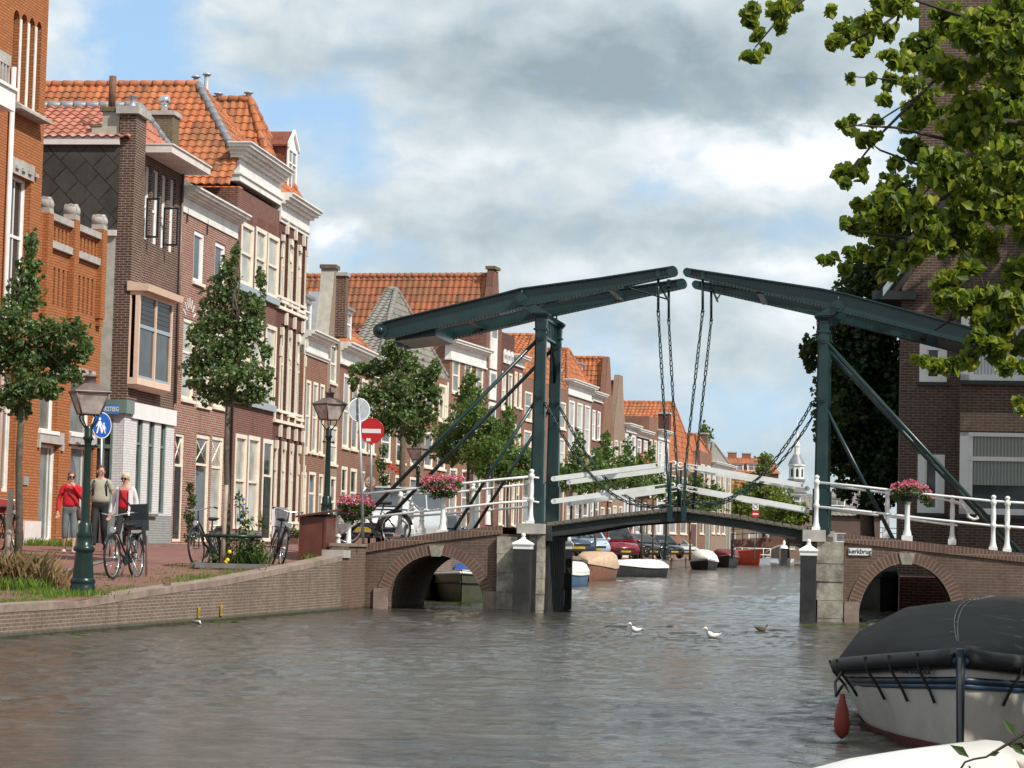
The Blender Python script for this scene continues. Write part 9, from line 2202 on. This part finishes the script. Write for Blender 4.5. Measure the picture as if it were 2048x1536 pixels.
# ------------------------------------------------------------------ people
def skin(name, vs, es, mat, parent, loc=None, sub=2):
    """one continuous surface grown round a skeleton of joints (position, radius)"""
    me = bpy.data.meshes.new(name); me.from_pydata([tuple(v[0]) for v in vs], es, []); me.materials.append(mat)
    o = bpy.data.objects.new(name, me); COL.objects.link(o); o.parent = parent
    md = o.modifiers.new('skin', 'SKIN'); md.use_smooth_shade = True
    for v, d in zip(vs, me.skin_vertices[0].data): d.radius = v[1] if isinstance(v[1], tuple) else (v[1], v[1])
    me.skin_vertices[0].data[0].use_root = True
    s = o.modifiers.new('sub', 'SUBSURF'); s.levels = s.render_levels = sub
    return o
skin_m = plain('skin', (0.52, 0.30, 0.22), 0.5, var=0.05)
def person(label, x, Y, H, rot, arms, legs, top, bottom, sleeve, leg_len, shoes, hair, hairstyle='short', head_turn=0.0, shades=False, girth=1.0, extra=None, group=None, hem=0.93):
    p = P(x, 1100, Y); base = Vector((p.x, Y, gz(p.x, Y))); t = Thing('person', label, 'person', base, group); o = t.o; o.rotation_euler = (0, 0, rot); k = H / 1.70; o.scale = (k, k, k)
    V = Vector; J = [(V((0, 0, .93)), (.135 * girth, .10 * girth)), (V((0, 0, 1.08)), (.12 * girth, .095 * girth)), (V((0, .01, 1.28)), (.145, .10)), (V((0, .015, 1.41)), (.075, .07)), (V((0, 0, 1.48)), (.05, .05)), (V((0, -.01, 1.56)), (.066, .078)), (V((0, -.005, 1.63)), (.072, .088)), (V((0, .0, 1.685)), (.045, .055))]
    E = [(i, i + 1) for i in range(7)]; tops = [(J[0][0], (.186 * girth, .145 * girth)), (J[1][0], (.178 * girth, .14 * girth)), (J[2][0], (.178, .135)), (J[3][0] - V((0, 0, .02)), .092)]; te = [(0, 1), (1, 2), (2, 3)]
    def chain(vs, es, start, pts):
        last = start
        for q in pts: vs.append(q); es.append((last, len(vs) - 1)); last = len(vs) - 1
        return last
    for s, (el, wr) in zip((-1, 1), arms):
        sh, el, wr = V((s * .165, .015, 1.385)), V(el), V(wr); d = (wr - el).normalized(); hd = wr + d * .055
        last = chain(J, E, 3, [(sh, .052), (sh.lerp(el, .5), .043), (el, .036), (el.lerp(wr, .45), .034), (wr, .023), (hd, (.034, .018))])
        sd = d.cross(V((0, 1, 0))); sd = sd.normalized() if sd.length > .1 else V((1, 0, 0)); n = d.cross(sd)
        for i, (off, ln) in enumerate(((-.026, .062), (-.009, .076), (.009, .072), (.025, .056))): a = hd + sd * off + d * .03; chain(J, E, last, [(a, .0095), (a + d * ln * .55 + n * .012, .0085), (a + d * ln * .9 + n * .035, .007)])
        a = hd - sd * .034 * s; chain(J, E, last, [(a, .011), (a + d * .03 - sd * .018 * s, .0095), (a + d * .055 - sd * .012 * s + n * .01, .008)])
        tp = [(sh, .068), (sh.lerp(el, .5), .058)]
        if sleeve == 'long': tp += [(el, .05), (el.lerp(wr, .5), .047), (wr - d * .01, .038)]
        elif sleeve == 'short': tp = [(sh, .07), (sh.lerp(el, .45), .064), (sh.lerp(el, .72), .062)]
        else: tp = [(V((s * .1, .015, 1.385)), .05)]
        chain(tops, te, 3, tp)
    bt = [(V((0, 0, 1.05)), (.158 * girth, .122 * girth)), (V((0, 0, .90)), (.172 * girth, .128 * girth))]; be = [(0, 1)]
    for s, (kn, an) in zip((-1, 1), legs):
        hp, kn, an = V((s * .085, 0, .86)), V(kn), V(an); toe = an + V((s * .02, -.13, -.045))
        chain(J, E, 0, [(hp, .088), (hp.lerp(kn, .5), .075), (kn, .052), (kn.lerp(an, .3), .055), (an, .035), (an + V((0, -.03, -.045)), .035), (toe, (.035, .022))])
        bp = [(hp, .10), (hp.lerp(kn, .5), .088), (kn, .072)]
        if leg_len > 0: bp += [(kn.lerp(an, leg_len * .5), .07), (kn.lerp(an, leg_len), .066)]
        chain(bt, be, 1, bp)
        sh = MB(); sv = an + V((0, -.03, -.045)); q = skin('shoe', [(an + V((0, .035, -.05)), .045), (sv, .05), (toe, (.047, .034))], [(0, 1), (1, 2)], shoes, o)
    body = skin('body', J, E, skin_m, o)
    skin('top', tops, te, top, o); skin('trousers', bt, be, bottom, o)
    hc = V((0, .0, 1.60)); m = MB(); ca, sa = math.cos(head_turn), math.sin(head_turn)
    def h(x, y, z): return V((x * ca - y * sa, x * sa + y * ca, z))
    m.loft([[h(.086 * r * math.cos(a), .022 + .098 * r * math.sin(a) * (1 if math.sin(a) > 0 else .82), z) for a in [i * math.pi / 7 for i in range(14)]] for r, z in ((.55, 1.715), (.88, 1.69), (1.03, 1.65))] + [[h(.088 * math.cos(a), .022 + .10 * math.sin(a) * (1 if math.sin(a) > 0 else .55), z) for a in [lerp(-.45, math.pi + .45, i / 13) for i in range(14)]] for z in (1.60, 1.53)], 0, True, True, (True, False)); hr = m.build('hair', hair, o)
    if hairstyle != 'short': q = MB(); q.ball(h(0, .11, 1.66 if hairstyle == 'up' else 1.57), (.05, .05, .055), 10, 6); q.build('hair_bun', hair, hr)
    f = MB(); f.lathe([(.016, -.02), (.013, .012), (.004, .03)], h(0, -.088, 1.575), 8, ax=h(0, -1, -.2)); f.build('nose', skin_m, body)
    f = MB(); f.box(-.024, .024, -.003, .003, -.005, .005); f.v = [h(v.x, v.y - .086, v.z + 1.535) for v in f.v]; f.build('mouth', plain('lips', (.30, .09, .08), .6), body)
    for s in (-1, 1):
        f = MB(); f.ball(h(s * .083, .012, 1.585), (.012, .02, .03), 8, 6); f.build('ear', skin_m, body)
        if not shades: f = MB(); f.ball(h(s * .03, -.08, 1.603), .011, 8, 6); f.build('eye', MT['black'], body)
    if shades:
        f = MB()
        for s in (-1, 1): f.lathe([(.03, -.006), (.03, .006)], h(s * .036, -.09, 1.603), 12, ax=h(0, -1, 0)); f.tube([h(s * .065, -.085, 1.607), h(s * .088, .01, 1.605)], .005, 5)
        f.build('sunglasses', MT['black'], o)
    if extra: extra(o)
    return t
def cloth(n, c, r=.8): return plain(n, c, r, var=.12, scale=9, bmp=.2)
dk = plain('dark_leather', (.03, .025, .022), .5)
def bagged(col, sx, z):
    def f(o):
        m = MB(); m.tube([(-sx * .12, -.02, 1.42), (-sx * .02, -.135, 1.25), (sx * .13, -.14, 1.08), (sx * .2, -.05, z + .1)], .014, 5, flat=.6); m.tube([(-sx * .12, -.02, 1.42), (0, .125, 1.25), (sx * .19, .04, z + .1)], .014, 5); m.build('strap', dk, o)
        m = MB(); m.loft([[Vector((sx * .2 + w * a, b * .1, zz)) for a, b in ((-1, -1), (1, -1), (1, 1), (-1, 1))] for zz, w in ((z - .17, .045), (z - .1, .06), (z + .05, .055), (z + .1, .03))], 0, True); m.build('shoulder_bag', plain('bag_leather', col, .6), o)
    return f
def straps(o):
    for s in (-1, 1): m = MB(); m.tube([(s * .12, .1, 1.36), (s * .125, .0, 1.455), (s * .125, -.12, 1.34), (s * .135, -.11, 1.12), (s * .14, .08, 1.06)], .02, 5, flat=.5); m.build('backpack_strap', MT['black'], o)
    m = MB(); m.loft([[Vector((a * w, .13 + b * d, z)) for a, b in ((-1, 0), (1, 0), (.8, 1), (-.8, 1))] for z, w, d in ((1.02, .13, .13), (1.1, .15, .17), (1.35, .14, .15), (1.43, .08, .08))], 0, True); m.build('backpack', MT['black'], o)
walk = (((-.10, -.05, .47), (-.10, .03, .085)), ((.09, -.12, .48), (.10, -.14, .085)))
walk2 = (((-.09, -.16, .49), (-.085, -.20, .085)), ((.09, -.02, .47), (.10, .16, .12)))
person('woman in a red jacket and grey cropped trousers, hand at her chin, brown shoulder bag', 138, 49.5, 1.66, R(6), (((-.25, .02, 1.12), (-.26, -.06, .86)), ((.25, -.05, 1.14), (.05, -.17, 1.42))), walk, cloth('red_knit', (.50, .012, .02)), cloth('grey_trousers', (.13, .14, .135)), 'long', .45, plain('beige_shoe', (.55, .47, .36), .7), plain('brown_hair', (.15, .07, .035), .6), 'down', R(10), True, 1.08, bagged((.10, .055, .04), 1, .86))
person('man in a khaki polo shirt and black trousers, half behind the lamp post', 197, 50.3, 1.80, R(2), (((-.24, .03, 1.12), (-.25, -.06, .88)), ((.26, .0, 1.12), (.25, -.06, .87))), walk2, cloth('khaki_shirt', (.36, .33, .26)), cloth('black_trousers', (.018, .018, .02)), 'short', .93, plain('black_shoe', (.02, .02, .02), .5), plain('dark_brown_hair', (.07, .035, .022), .6), 'short', R(35), False, 1.16, straps)
person('blonde woman in a red top, pale cardigan and black shorts, dark bag strap across', 246, 48.9, 1.66, R(-4), (((-.25, .03, 1.12), (-.30, -.04, .86)), ((.25, .03, 1.12), (.25, -.05, .86))), walk2, cloth('red_top', (.50, .012, .022)), cloth('black_shorts', (.018, .018, .02)), 'none', .12, plain('white_shoe', (.72, .70, .68), .6), plain('blonde_hair', (.62, .45, .25), .6), 'up', R(-12), True, 1.0, bagged((.02, .02, .02), 1, .9))
def cardigan():
    o = [x for x in bpy.data.objects if x.name.startswith('person') and x.get('label', '').startswith('blonde')][0]
    for s, (el, wr) in zip((-1, 1), (((-.25, .03, 1.12), (-.30, -.04, .86)), ((.25, .03, 1.12), (.25, -.05, .86)))):
        sh, el, wr = Vector((s * .165, .015, 1.385)), Vector(el), Vector(wr)
        skin('cardigan_front', [(Vector((s * .10, .02, 1.41)), .07), (sh, .066), (sh.lerp(el, .5), .057), (el, .05), (el.lerp(wr, .5), .047), (wr, .04)], [(i, i + 1) for i in range(5)], CARD, o)
        m = MB(); m.loft([[Vector((s * a, b, z)) for a, b in ((.175, .06), (.18, -.03), (.13, -.12), (.105, -.125))] for z in (1.38, 1.2, 1.0, .84)], 0, True, False, (False, False)); m.build('cardigan_front', CARD, o)
CARD = cloth('pale_cardigan', (.62, .58, .60))
cardigan()
person('far pedestrian with reddish hair in a blue jacket walking behind the parked cars', 1396, 205, 1.72, R(160), (((-.25, .03, 1.12), (-.26, -.06, .88)), ((.25, .0, 1.12), (.25, -.06, .87))), walk, cloth('blue_jacket', (.07, .10, .15)), cloth('navy_trousers', (.03, .03, .05)), 'long', .9, dk, plain('red_hair', (.20, .07, .04), .6), 'down')
person('person in blue working clothes standing between the black cars on the quay', 1262, 140, 1.75, R(90), (((-.25, .03, 1.12), (-.24, -.12, .95)), ((.25, .0, 1.12), (.22, -.14, .95))), walk, cloth('blue_work_shirt', (.05, .08, .15)), cloth('blue_jeans', (.07, .11, .20)), 'long', .93, dk, plain('dark_hair', (.04, .025, .02), .6))
